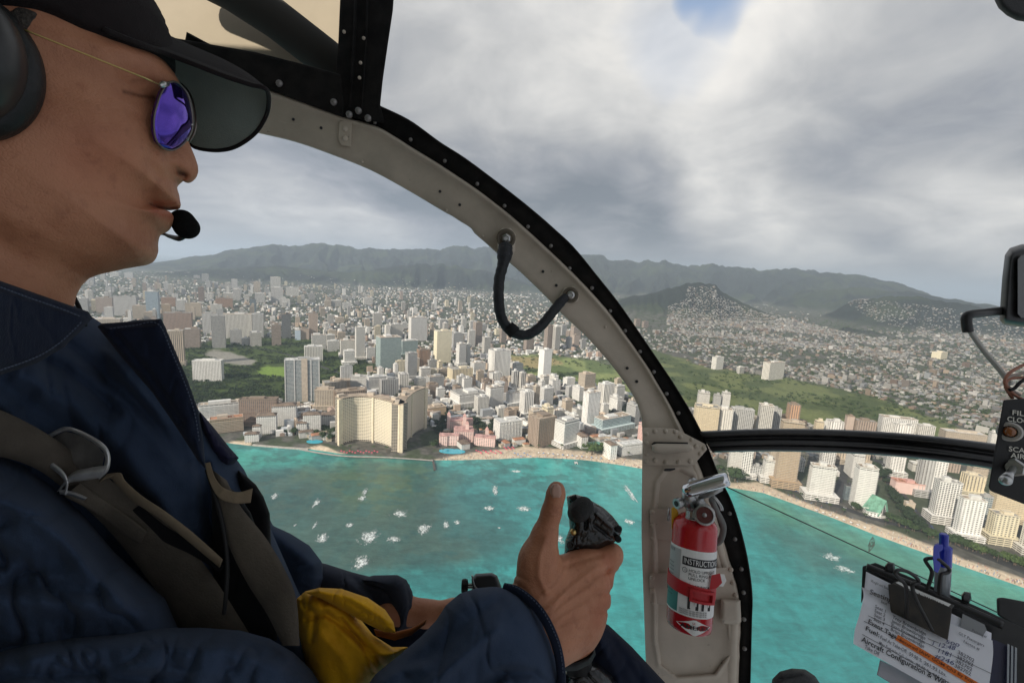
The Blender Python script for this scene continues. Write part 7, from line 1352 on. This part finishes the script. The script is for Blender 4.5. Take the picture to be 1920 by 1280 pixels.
# sunglasses: wire frame, mirrored lens
sg = None
def q3(x, y, q): c = uv(np.array(x, float), np.array(y, float), q); return c2w(NOSE + c[..., 0:1] * U + c[..., 1:2] * Wv + q * Nn)
def q3p(pts):                               # (x, y, sideways offset)
    return np.array([q3([a], [b], c)[0] for a, b, c in pts])
LENSO = [(313, 156, .040), (326, 153, .034), (338, 159, .028), (350, 175, .022), (357, 196, .017), (361, 225, .014), (359, 245, .014), (350, 262, .016), (336, 276, .022), (321, 282, .029), (305, 277, .036), (294, 265, .041), (289, 245, .044), (289, 220, .046), (295, 195, .046), (302, 175, .044)]
lo_ = q3p([(a, b, c) for a, b, c in LENSO]); lc_ = lo_.mean(0); fwd = c2w(U + NOSE) - c2w(NOSE)
def lensmesh():
    n = len(lo_); V = []; R_ = 8; 
    for k in range(R_ + 1): s = k / R_; V += [lc_ + (p - lc_) * s + fwd * .004 * (1 - s * s) for p in lo_]
    V2 = [v - fwd * .0018 for v in V]; Fc = []
    for k in range(R_):
        for i in range(n): j = (i + 1) % n; Fc.append((k * n + i, k * n + j, (k + 1) * n + j, (k + 1) * n + i))
    m = len(V); Fc += [tuple(q + m for q in f[::-1]) for f in Fc]; Fc += [(R_ * n + i, R_ * n + (i + 1) % n, m + R_ * n + (i + 1) % n, m + R_ * n + i) for i in range(n)]; return V + V2, Fc
LM = mat('violet_mirror_lens', (.115, .065, .42), .06, .95)
V, Fc = lensmesh(); sg = mesh('sunglasses', *tube(np.concatenate([cr(np.vstack([lo_, lo_[:1]]), 90)[:-1]]), .0007, 8, closed=True), mat('gunmetal_wire', (.16, .14, .13), .35, .9), pil, smooth=True)
mesh('lens', V, Fc, LM, sg, smooth=True)
V, Fc = tube(q3p([(301, 160, .050), (270, 146, .062), (200, 118, .072), (130, 90, .078), (60, 62, .082), (20, 46, .082)]), .0006, 8); mesh('temple_arm', V, Fc, BRASS, sg, smooth=True)
V, Fc = tube(q3p([(314, 158, .042), (306, 158, .048), (300, 161, .051)]), [.0016, .0022, .0014], 8); mesh('hinge', V, Fc, STEEL, sg, smooth=True)
V, Fc = tube(q3p([(360, 232, .014), (357, 246, .011), (352, 258, .009), (350, 264, .008)]), .0011, 8); mesh('nose_pad', V, Fc, STEEL, sg, smooth=True)
far = q3p([(a + 6, b + 2, -c) for a, b, c in LENSO]); V, Fc = tube(cr(np.vstack([far, far[:1]]), 60)[:-1], .0010, 8, closed=True); mesh('far_rim', V, Fc, mat('gunmetal_wire_far', (.16, .14, .13), .35, .9), sg, smooth=True)
# headset
hs_c = q3([-75], [104], .088)[0]; hax = c2w(Nn + NOSE) - c2w(NOSE); hup = c2w(Wv + NOSE) - c2w(NOSE); CUSH = mat('ear_seal_leatherette', (.010, .010, .011), .5, spec=.35, bump=.5, bscale=90, bdist=.003)
V, Fc = lathe(hs_c - hax * .020, hax, [(0, .022), (-.002, .026), (.0, .032), (.006, .036), (.013, .036), (.019, .033), (.021, .029)], 56, ref=hup, sc=(1.18, .86)); hs = mesh('headset', V, Fc, CUSH, pil, smooth=True)
V, Fc = lathe(hs_c, hax, [(-.004, .031), (.002, .033), (.014, .032), (.022, .027), (.026, .020), (.027, .016), (.0255, .014)], 56, ref=hup, sc=(1.18, .84)); mesh('ear_cup', V, Fc, PLAST, hs, smooth=True)
V, Fc = tube(cr(q3p([(-20, 60, .10), (-40, -40, .10), (-60, -150, .09), (-80, -260, .05)]), 20), .006, 12); mesh('headband', V, Fc, PLAST, hs, smooth=True)
pthm = cr([(-30, 300, .40), (100, 400, .42), (220, 436, .42), (296, 437, .405), (318, 443, .398), (336, 447, .390), (346, 440, .386)], 50); V, Fc = tube(P(*pthm.T), np.interp(np.linspace(0, 1, 51), [0, .6, .8, 1], [.0014, .0014, .0024, .0024]), 10); mesh('microphone_boom', V, Fc, PLAST, hs, smooth=True)
V, Q = sdf_mesh([('c', (342, 414, .385, 20.5), (350, 426, .383, 21.5), .005)], .0012, .005); cmesh('microphone_foam', V, Q, mat('foam_black', (.008, .008, .008), 1.0, bump=1.2, bscale=900, bdist=.0015, spec=.1), hs)
pthm = cr([(134, 545, .36), (140, 560, .36), (150, 580, .37), (160, 610, .38)], 12); V, Fc = tube(P(*pthm.T), .0016, 8); mesh('headset_cable', V, Fc, RUBBER, hs, smooth=True)
# ---- clothes
def dtor(x, y): return .50 + (y - 560) * .00006 - (x < 0) * 0 - np.clip(200 - x, 0, 400) * .0003
TOR = [(-300, 560), (0, 520), (130, 566), (200, 612), (250, 600), (303, 598), (318, 640), (345, 706), (370, 765), (395, 800), (430, 842), (458, 880), (490, 950), (520, 1020), (560, 1110), (600, 1170), (660, 1225), (760, 1260), (780, 1400), (-300, 1400)]
TF = [([(40, 700), (140, 760), (230, 840), (310, 960), (380, 1090)], 26, .012), ([(-20, 740), (60, 800), (120, 850)], 20, .008), ([(120, 640), (220, 720), (300, 800), (350, 860)], 16, -.010), ([(200, 660), (290, 770), (340, 850)], 10, .004), ([(0, 640), (120, 690), (220, 770)], 12, -.007), ([(330, 720), (360, 800), (378, 900), (390, 1000)], 9, -.008), ([(388, 870), (396, 960), (404, 1060)], 7, -.010), ([(350, 1000), (365, 1100)], 14, .006)]
TORA = [(TOR, .11, 170)]
V, Q = inflate(TORA, dtor, 3.0, .004, feats=TF, noise=.0065, nscale=95); su = cmesh('flight_suit', V, Q, NAVY, pil)
def front(polys, depth, feats, x, y):       # front surface depth of an inflated piece, for things that lie on it
    x = np.asarray(x, float); y = np.asarray(y, float); Hm = None
    for poly, W, R in polys:
        t = np.clip(sdpoly(x, y, poly) / R, -2, 1); h = W * W * np.where(t > 0, 1 - (1 - np.minimum(t, 1)) ** 2, 2 * t); Hm = h if Hm is None else np.maximum(Hm, h)
    return (depth(x, y) if callable(depth) else depth) - strokes(x, y, feats) - np.sqrt(np.maximum(Hm, 0))
tfr = lambda x, y: front(TORA, dtor, [], x, y)
def piece(name, polys, depth, m, par, feats=(), noise=0, nscale=60, step=2.2, dz=.003): V, Q = inflate(polys, depth, step, dz, feats, noise, nscale); return cmesh(name, V, Q, m, par)
piece('collar_flap', [([(-140, 540), (-40, 522), (0, 526), (60, 547), (120, 568), (166, 584), (174, 596), (150, 622), (118, 652), (70, 680), (0, 704), (-120, 700)], .012, 22)], lambda x, y: .262 + x * .0004, NAVYD, su, feats=[([(0, 540), (80, 566), (160, 592)], 4, -.002)], noise=.0015)
piece('collar_flap', [([(182, 612), (190, 606), (250, 602), (302, 597), (310, 612), (330, 660), (352, 712), (372, 768), (382, 830), (386, 880), (370, 862), (330, 800), (285, 735), (230, 672)], .012, 24)], lambda x, y: .382 + (x - 200) * .00008, NAVYD, su, feats=[([(215, 625), (280, 700), (340, 790)], 7, -.003), ([(200, 612), (300, 606)], 3, -.0015)], noise=.002)
pth = cr([(180, 598, .372), (186, 612, .372), (205, 640, .378), (240, 690, .386), (290, 760, .392)], 40); zt = MB()
for k in range(0, 41, 1): p = pth[k]; V, Fc = lathe(P(p[0] + (k % 2) * 3, p[1], p[2]), (0, 0, 1), [(-.0012, .0018), (.0012, .0018)], 5); zt.add(V, Fc)
zt.build('zipper', NAVYD, su)
piece('undershirt_terry', [([(374, 770), (400, 800), (430, 838), (448, 858), (430, 880), (400, 876), (384, 850), (376, 800)], .03, 24)], .49, TERRY, pil, noise=.002, nscale=12, step=1.6)
NEARU = [(-300, 860), (0, 838), (40, 862), (100, 912), (160, 970), (215, 1035), (270, 1085), (312, 1120), (338, 1180), (345, 1260), (330, 1400), (-300, 1400)]
piece('sleeve', [(NEARU, .085, 110)], lambda x, y: .385 + (x) * .00012, NAVY, pil, feats=[([(-20, 930), (60, 960), (120, 1010), (180, 1080), (230, 1120)], 22, .012), ([(-20, 870), (60, 910), (140, 980), (200, 1050)], 18, -.005), ([(0, 1040), (60, 1060), (110, 1050)], 26, -.006), ([(-40, 1130), (120, 1130), (260, 1140)], 24, .008), ([(-40, 1085), (60, 1098), (180, 1110)], 16, -.004)], noise=.007, nscale=80, step=2.6)
ELB = [(-300, 1240), (-60, 1222), (40, 1200), (140, 1184), (260, 1176), (380, 1176), (450, 1181), (505, 1196), (550, 1222), (585, 1256), (612, 1300), (640, 1400), (-300, 1400)]
piece('sleeve', [(ELB, .07, 90)], lambda x, y: .335 + x * .00012, NAVY, pil, feats=[([(60, 1230), (240, 1205), (420, 1215), (520, 1250)], 20, .006), ([(0, 1270), (160, 1262), (340, 1275)], 14, -.006)], noise=.007, nscale=80, step=2.6)
FOR = [(650, 1400), (676, 1300), (705, 1262), (750, 1226), (790, 1192), (818, 1162), (836, 1134), (862, 1112), (893, 1102), (925, 1099), (950, 1102), (972, 1112), (1000, 1134), (1024, 1164), (1040, 1196), (1050, 1232), (1055, 1270), (1058, 1400)]
piece('sleeve', [(FOR, .060, 90)], lambda x, y: .448 - (1058 - x) * .00014 - (y - 1100) * .0001, NAVY, pil, feats=[([(760, 1262), (830, 1210), (880, 1160), (930, 1130)], 16, -.007), ([(800, 1290), (870, 1230), (930, 1180)], 14, .007), ([(900, 1290), (950, 1260), (1000, 1262), (1030, 1290)], 12, -.008), ([(700, 1290), (740, 1262), (790, 1250)], 12, .006)], noise=.004, nscale=70, step=2)
cu_ = cr([(946, 1101, .425), (966, 1106, .42), (990, 1122, .412), (1013, 1147, .404), (1032, 1180, .398), (1046, 1220, .396), (1052, 1262, .396), (1053, 1320, .40)], 50); V, Fc = tube(P(*cu_.T), .0042, 10); cf = mesh('cuff_hem', V, Fc, NAVYD, pil, smooth=True)
cu2 = cr([(930, 1100, .423), (952, 1104, .415), (978, 1118, .407), (1000, 1143, .40), (1018, 1178, .394), (1031, 1220, .391), (1037, 1262, .391)], 50)
FAU = [(430, 845), (455, 880), (490, 940), (512, 985), (545, 1000), (580, 1022), (603, 1052), (608, 1085), (600, 1112), (560, 1150), (470, 1120), (430, 1000)]
FAF = [(575, 1050), (610, 1056), (660, 1072), (700, 1082), (745, 1080), (768, 1095), (776, 1130), (770, 1172), (730, 1176), (690, 1160), (640, 1150), (575, 1130)]
piece('sleeve', [(FAU, .05, 50)], .60, NAVY, pil, feats=[([(480, 960), (540, 1020), (590, 1060)], 14, .006)], noise=.003, nscale=50)
piece('sleeve', [(FAF, .035, 34)], .62, CUFFM, pil, feats=[([(660, 1080), (700, 1120), (700, 1170)], 8, -.005)], noise=.003, nscale=40, step=1.8)
piece('cuff', [([(672, 1086), (700, 1078), (745, 1077), (762, 1086), (773, 1108), (778, 1135), (776, 1165), (768, 1184), (745, 1184), (735, 1150), (715, 1110)], .036, 24)], .612, CUFFM, pil, feats=[([(762, 1090), (768, 1130), (764, 1178)], 3, -.003)], noise=.002, nscale=30, step=1.5)
piece('trouser_leg', [([(1040, 1400), (1060, 1262), (1085, 1205), (1112, 1164), (1140, 1170), (1185, 1212), (1250, 1282), (1330, 1400)], .05, 50)], .58, NAVYD, pil, feats=[([(1120, 1190), (1150, 1250), (1170, 1320)], 10, .005), ([(1150, 1200), (1200, 1280)], 8, -.004)], noise=.003, nscale=50)
piece('trouser_leg', [([(540, 1400), (580, 1180), (640, 1145), (760, 1160), (840, 1150), (900, 1180), (1000, 1250), (1060, 1400)], .05, 60)], .66, NAVYD, pil, noise=.004, nscale=60)
piece('watch_strap', [([(1050, 1232), (1075, 1234), (1102, 1226), (1115, 1214), (1117, 1226), (1108, 1244), (1084, 1256), (1052, 1258)], .02, 10)], .452, RUBBER, pil, step=1.2, dz=.0015)
# ---- cyclic stick with its grip
ck = empty('control_stick', P(1085, 1400, .5), 'black moulded control stick grip held in the pilot fist', 'control stick')
piece('grip', [([(1062, 930), (1078, 926), (1098, 931), (1112, 940), (1130, 950), (1148, 966), (1160, 982), (1166, 996), (1160, 1010), (1142, 1024), (1115, 1040), (1085, 1046), (1058, 1038), (1060, 1012), (1068, 990), (1066, 962)], .022, 22), ([(1060, 1010), (1100, 1010), (1100, 1070), (1060, 1070)], .018, 18)], lambda x, y: .492 + 0 * x, GRIPM, ck, feats=[([(1112, 942), (1100, 965), (1098, 990)], 3, -.004), ([(1120, 965), (1150, 990)], 4, .003), ([(1115, 985), (1145, 1008)], 3, -.003), ([(1128, 955), (1156, 984)], 3, -.002)], noise=.0012, nscale=16, step=1.1, dz=.001)
V, Q = sdf_mesh([('c', (1086, 957, .478, 21), (1094, 950, .462, 19), .004), ('c', (1080, 962, .468, 16), (1086, 958, .458, 17), .004)], .001, .004); cmesh('trim_switch', V, Q, mat('switch_rubber', (.012, .012, .012), .8, bump=.8, bscale=600), ck)
plate([(1066, 931), (1080, 926), (1083, 934), (1072, 940)], .466, .004, PLAST, 'switch_guard', ck, .0008)
p = P(1075, 997, .4705); V, Fc = dome(p, tocam(p), .0034, .6, 12); mesh('screw', V, Fc, BRASS, ck, smooth=True)
for x, y in ((1160, 991), (1159, 1010)): p = P(x, y, .476); V, Fc = lathe(p, tocam(p), [(-.008, .0034), (.003, .0036), (.0045, .0025)], 14); mesh('button', V, Fc, RUBBER, ck, smooth=False)
p = P(1070, 1022, .472); V, Fc = lathe(p, tocam(p), [(-.003, .0042), (.002, .0042), (.002, .0028), (.0, .0026)], 14); mesh('button', V, Fc, PLAST, ck)
V, Fc = tube(P(np.array([1082, 1084, 1086, 1088]), np.array([1040, 1120, 1230, 1420]), np.array([.498, .50, .50, .50])), [.013, .012, .013, .02], 16); mesh('shaft', V, Fc, RUBBER, ck, smooth=True)
V, Q = inflate([([(1040, 1420), (1052, 1256), (1078, 1244), (1104, 1238), (1124, 1243), (1146, 1262), (1165, 1288), (1190, 1420)], .05, 34)], .535, 1.8, .002, feats=[([(1104, 1240), (1140, 1266), (1160, 1300)], 5, .003), ([(1096, 1262), (1124, 1290)], 4, -.003)]); cmesh('boot', V, Q, GRIPM, ck)
pth = cr([(1055, 1252, .47), (1078, 1252, .465), (1098, 1240, .462), (1110, 1222, .465)], 16); V, Fc = tube(P(*pth.T), .0022, 8); mesh('cable', V, Fc, RUBBER, ck, smooth=True)
# ---- harness
ha = empty('seat_harness', P(110, 900, .36), 'worn brown webbing seat harness with a bent steel buckle across the pilot', 'seat harness')
def ribbon(LA, LB, off, name, m, th_=.0025, n=60, dfn=None, bul=.0, d=None):
    a, b = cr(LA, n), cr(LB, n); K = 6; rows = []
    for j in range(K + 1):
        t = j / K; q = lerp(a, b, t); dd = (dfn or tfr)(q[:, 0], q[:, 1]) - off - bul * math.sin(math.pi * t) if d is None else lerp(np.interp(np.linspace(0, 1, n + 1), np.linspace(0, 1, len(d)), d), np.interp(np.linspace(0, 1, n + 1), np.linspace(0, 1, len(d)), d), t) - bul * math.sin(math.pi * t)
        if d is None: dd = np.convolve(np.r_[[dd[0]] * 6, dd, [dd[-1]] * 6], np.ones(13) / 13, 'valid')
        rows.append(P(q[:, 0], q[:, 1], dd))
    R0 = np.concatenate(rows); N_ = n + 1; back = R0 + (R0 - CP) * (th_ / .4); m_ = len(R0); ids = np.arange(m_).reshape(K + 1, N_); Fa = np.stack([ids[:-1, :-1], ids[1:, :-1], ids[1:, 1:], ids[:-1, 1:]], -1).reshape(-1, 4); brd = np.r_[ids[0], ids[1:, -1], ids[-1, ::-1][1:], ids[::-1, 0][1:]]; S_ = np.array([(brd[i], brd[i + 1], brd[i + 1] + m_, brd[i] + m_) for i in range(len(brd) - 1)])
    o = mesh(name, np.concatenate([R0, back]), np.concatenate([Fa, Fa[:, ::-1] + m_, S_]), m, ha, smooth=False); return o
ribbon([(-60, 860), (0, 856), (70, 880), (130, 925), (195, 985), (250, 1050), (300, 1120), (345, 1200)], [(-60, 755), (0, 768), (80, 808), (150, 856), (215, 905), (300, 968), (385, 1060), (470, 1190)], .019, 'webbing', WEB, bul=.004)
ribbon([(398, 880), (402, 940), (428, 1020), (462, 1090), (500, 1150), (530, 1210)], [(425, 900), (452, 950), (500, 1010), (538, 1075), (556, 1125), (562, 1210)], .016, 'webbing', WEB, bul=.003, d=[.388, .385, .38, .375, .37, .37])
ribbon([(186, 905), (205, 896), (222, 912), (250, 940), (300, 972), (352, 1014), (412, 1064)], [(200, 888), (226, 886), (236, 902), (268, 930), (310, 958), (362, 998), (418, 1048)], .026, 'folded_edge', WEBL, bul=.001)
ribbon([(384, 868), (392, 900), (410, 932), (440, 943), (470, 942)], [(394, 866), (404, 896), (420, 914), (446, 922), (474, 915)], 0, 'strap_loop', WEBL, d=[.385, .38, .378, .38, .384])
ribbon([(120, 930), (180, 962), (230, 1000), (262, 1020)], [(150, 905), (200, 940), (250, 975), (276, 996)], .026, 'webbing_tail', WEB, bul=.001)
ribbon([(245, 958), (300, 1010), (360, 1040), (412, 1072)], [(262, 946), (310, 985), (366, 1020), (420, 1060)], .022, 'webbing_seam', VEST, bul=0)
V, Fc = tube(P(*cr([(388, 880, .386), (402, 925, .382), (418, 985, .378), (426, 1050, .374), (424, 1110, .37), (420, 1150, .37)], 40).T), .0017, 8); mesh('cable', V, Fc, RUBBER, ha, smooth=True)
STB = mat('buckle_steel', (.62, .62, .62), .28, .55, var=.4, vscale=60)
tb_ = tfr(np.array([150.]), np.array([870.]))[0] - .030
bk = ribbon([(88, 815), (120, 800), (150, 806), (190, 828), (206, 850), (204, 880), (186, 898)], [(92, 822), (122, 808), (148, 814), (182, 835), (196, 852), (194, 874), (178, 890)], 0, 'buckle', STB, d=[tb_] * 4, bul=.002, th_=.004)
ribbon([(186, 896), (160, 900), (130, 905), (112, 920)], [(200, 872), (170, 876), (135, 886), (106, 922)], 0, 'buckle_bar', STB, d=[tb_ - .004, tb_ - .006, tb_ - .004], bul=.004, th_=.003)
ribbon([(112, 926), (135, 930), (158, 938)], [(110, 916), (140, 922), (164, 932)], 0, 'buckle_bar', STB, d=[tb_ - .006, tb_ - .006], bul=.002, th_=.003)
ribbon([(-10, 842), (30, 846), (70, 862), (104, 884), (122, 905), (118, 926)], [(-10, 836), (30, 839), (74, 853), (112, 876), (128, 900), (124, 928)], 0, 'buckle_edge', STB, d=[tb_ - .008] * 3, bul=.001, th_=.006)
pltc = mat('buckle_plate_dark', (.20, .19, .18), .35, .3, var=.4, vscale=50)
plate([(92, 822), (122, 808), (148, 814), (182, 835), (196, 852), (192, 874), (170, 884), (150, 880), (120, 850)], tb_ + .004, .002, pltc, 'buckle_plate', ha, .0006)
# ---- life vest with yellow pouch
lv = empty('life_vest', P(640, 1280, .44), 'black life vest with a yellow nylon pouch spilling open over the lap', 'life vest')
piece('vest_edge', [([(446, 880), (462, 892), (480, 908), (494, 930), (506, 962), (509, 1030), (500, 1036), (480, 1012), (458, 970), (444, 920)], .012, 16)], .475, VEST, lv, noise=.002, step=1.6)
piece('vest_panel', [([(396, 890), (440, 920), (470, 960), (500, 1040), (520, 1120), (520, 1200), (400, 1200), (398, 1000)], .012, 30)], .425, VEST, lv, noise=.002)
YF = [([(600, 1120), (650, 1135), (700, 1175), (745, 1215)], 6, -.006), ([(575, 1160), (610, 1150), (640, 1170), (690, 1215), (720, 1250)], 7, -.006), ([(640, 1120), (700, 1150), (730, 1180)], 9, .005), ([(600, 1190), (640, 1230), (670, 1300)], 12, .004), ([(568, 1130), (590, 1150), (584, 1200)], 6, -.004), ([(640, 1160), (680, 1210), (700, 1260)], 4, -.004)]
piece('pouch', [([(556, 1122), (572, 1108), (596, 1102), (624, 1104), (660, 1140), (700, 1190), (735, 1212), (766, 1212), (745, 1232), (700, 1270), (676, 1300), (650, 1400), (600, 1400), (585, 1300), (570, 1230), (558, 1180)], .035, 45)], .44, YEL, lv, feats=YF, noise=.003, nscale=34, step=1.5, dz=.002)
piece('pouch_flap', [([(572, 1110), (598, 1101), (640, 1103), (690, 1120), (722, 1142), (738, 1166), (742, 1186), (720, 1184), (690, 1170), (650, 1148), (606, 1124)], .014, 16)], .412, YEL, lv, feats=[([(600, 1108), (660, 1122), (720, 1160)], 6, .003)], noise=.002, nscale=24, step=1.3, dz=.0012)
piece('pouch_strap', [([(700, 1178), (740, 1184), (772, 1176), (800, 1160), (797, 1170), (772, 1190), (740, 1200), (706, 1192)], .004, 6)], .43, mat('rust_webbing', (.22, .07, .015), .9), lv, step=1.2, dz=.001)
# ---- small camera mount ahead of the cuff
mt = empty('clamp_mount', P(905, 1110, .58), 'small black clamp box with a knurled knob beyond the near cuff', 'mount')
V, Q = inflate([([(884, 1084), (892, 1075), (922, 1073), (932, 1078), (940, 1098), (946, 1130), (886, 1130)], .014, 8)], .575, 1.1, .001); cmesh('box', V, Q, mat('mount_dark', (.035, .038, .045), .5), mt)
V, Fc = tube(P(*cr([(885, 1078, .56), (888, 1092, .56), (893, 1102, .56), (904, 1106, .56)], 12).T), .0010, 6); mesh('steel_edge', V, Fc, STEEL, mt, smooth=True)
V, Fc = lathe(P(866, 1098, .57), P(884, 1098, .57) - P(866, 1098, .57), [(0, .0075), (.004, .0085), (.007, .0075), (.008, .003), (.014, .003)], 9, ref=(0, 0, 1)); mesh('knob', V, Fc, RUBBER, mt)
V, Fc = lathe(P(878, 1098, .57), P(888, 1098, .57) - P(878, 1098, .57), [(0, .0032), (.006, .0032)], 6); mesh('hex_nut', V, Fc, STEEL, mt)

# ---- stitching along the seams
THR = mat('thread_navy', (.055, .07, .11), .9); THT = mat('thread_tan', (.20, .165, .12), .9)
def stitches(name, pts, m, par, gap=7.0, L=4.0, r=.00045):
    pth = cr(pts, 200); d = np.r_[0, np.cumsum(np.hypot(*np.diff(pth[:, :2], axis=0).T))]; q = MB(); s = 0
    while s + L < d[-1]:
        a, b = [np.array([np.interp(t, d, pth[:, k]) for k in range(3)]) for t in (s, s + L)]; V, Fc = tube(P(*np.stack([a, b]).T), r, 5); q.add(V, Fc); s += gap
    q.build(name, m, par)
stitches('stitching', [(946, 1094, .4215), (966, 1099, .4165), (990, 1115, .4085), (1015, 1141, .4005), (1035, 1176, .3945), (1050, 1216, .392), (1056, 1262, .392)], THR, pil)
stitches('stitching', [(0, 538, .25), (60, 560, .273), (118, 580, .297), (152, 594, .312)], THR, pil)
stitches('stitching', [(152, 604, .312), (112, 642, .296), (66, 670, .277), (0, 694, .25)], THR, pil)
stitches('stitching', [(206, 616, .368), (250, 610, .372), (296, 607, .376), (322, 660, .378), (344, 712, .380), (364, 770, .382), (374, 830, .384)], THR, pil)
SMG = bpy.data.materials.new('glass_smudge'); SMG.use_nodes = True; NS = NT(SMG.node_tree); _t = NS.n('ShaderNodeBsdfTransparent'); _d = NS.n('ShaderNodeBsdfDiffuse', i_0=(.35, .34, .28, 1)); _m = NS.n('ShaderNodeMixShader', i_0=NS.m('MULTIPLY', NS.ramp(NS.noise(NS.n('ShaderNodeTexCoord').outputs['Object'], 260, 4, .7), .35, .6), .6)); NS.t.links.new(_t.outputs[0], _m.inputs[1]); NS.t.links.new(_d.outputs[0], _m.inputs[2]); NS.t.links.new(_m.outputs[0], NS.n('ShaderNodeOutputMaterial').inputs[0])
plate([(1637, 1004), (1641, 1012), (1640, 1022), (1633, 1032), (1628, 1036), (1627, 1024), (1631, 1012)], .70, .0004, SMG, 'glass_smudge', cock)
# labels that still repeat get their place along the row
def ordinal(n):
    a = ['zeroth', 'first', 'second', 'third', 'fourth', 'fifth', 'sixth', 'seventh', 'eighth', 'ninth', 'tenth', 'eleventh', 'twelfth', 'thirteenth', 'fourteenth', 'fifteenth', 'sixteenth', 'seventeenth', 'eighteenth', 'nineteenth']
    if n < 20: return a[n]
    t = ['twenty', 'thirty', 'forty', 'fifty', 'sixty', 'seventy', 'eighty', 'ninety']; tt_ = ['twentieth', 'thirtieth', 'fortieth', 'fiftieth', 'sixtieth', 'seventieth', 'eightieth', 'ninetieth']
    return tt_[n // 10 - 2] if n % 10 == 0 else t[n // 10 - 2] + '-' + a[n % 10]
byl = {}
for o in list(bpy.data.objects):
    if o.parent is None and 'label' in o: byl.setdefault(o['label'], []).append(o)
for l, os_ in byl.items():
    if len(os_) > 1 and len(os_) < 100:
        os_.sort(key=lambda o: float(proj(np.array(o.location))[0]))
        for i, o in enumerate(os_): o['label'] = l + ', ' + ordinal(i + 1) + ' from the left'
# ------------------------------------------------------------------ the air
def haze():
    m = bpy.data.materials.new('sea_air'); m.use_nodes = True; N = NT(m.node_tree)
    v = N.n('ShaderNodeVolumePrincipled'); v.inputs['Color'].default_value = (.72, .84, 1.0, 1); v.inputs['Density'].default_value = 5.0e-5
    v.inputs['Anisotropy'].default_value = 0.1
    N.t.links.new(v.outputs[0], N.n('ShaderNodeOutputMaterial').inputs[1])
    x0, x1, y0, y1, z0, z1 = -72000, 72000, -3000, 72000, -70, 1150
    V = [(x, y, z) for x in (x0, x1) for y in (y0, y1) for z in (z0, z1)]
    o = mesh('haze', V, [(0, 1, 3, 2), (4, 6, 7, 5), (0, 4, 5, 1), (2, 3, 7, 6), (0, 2, 6, 4), (1, 5, 7, 3)], m); tag(o, kind='stuff')
haze()
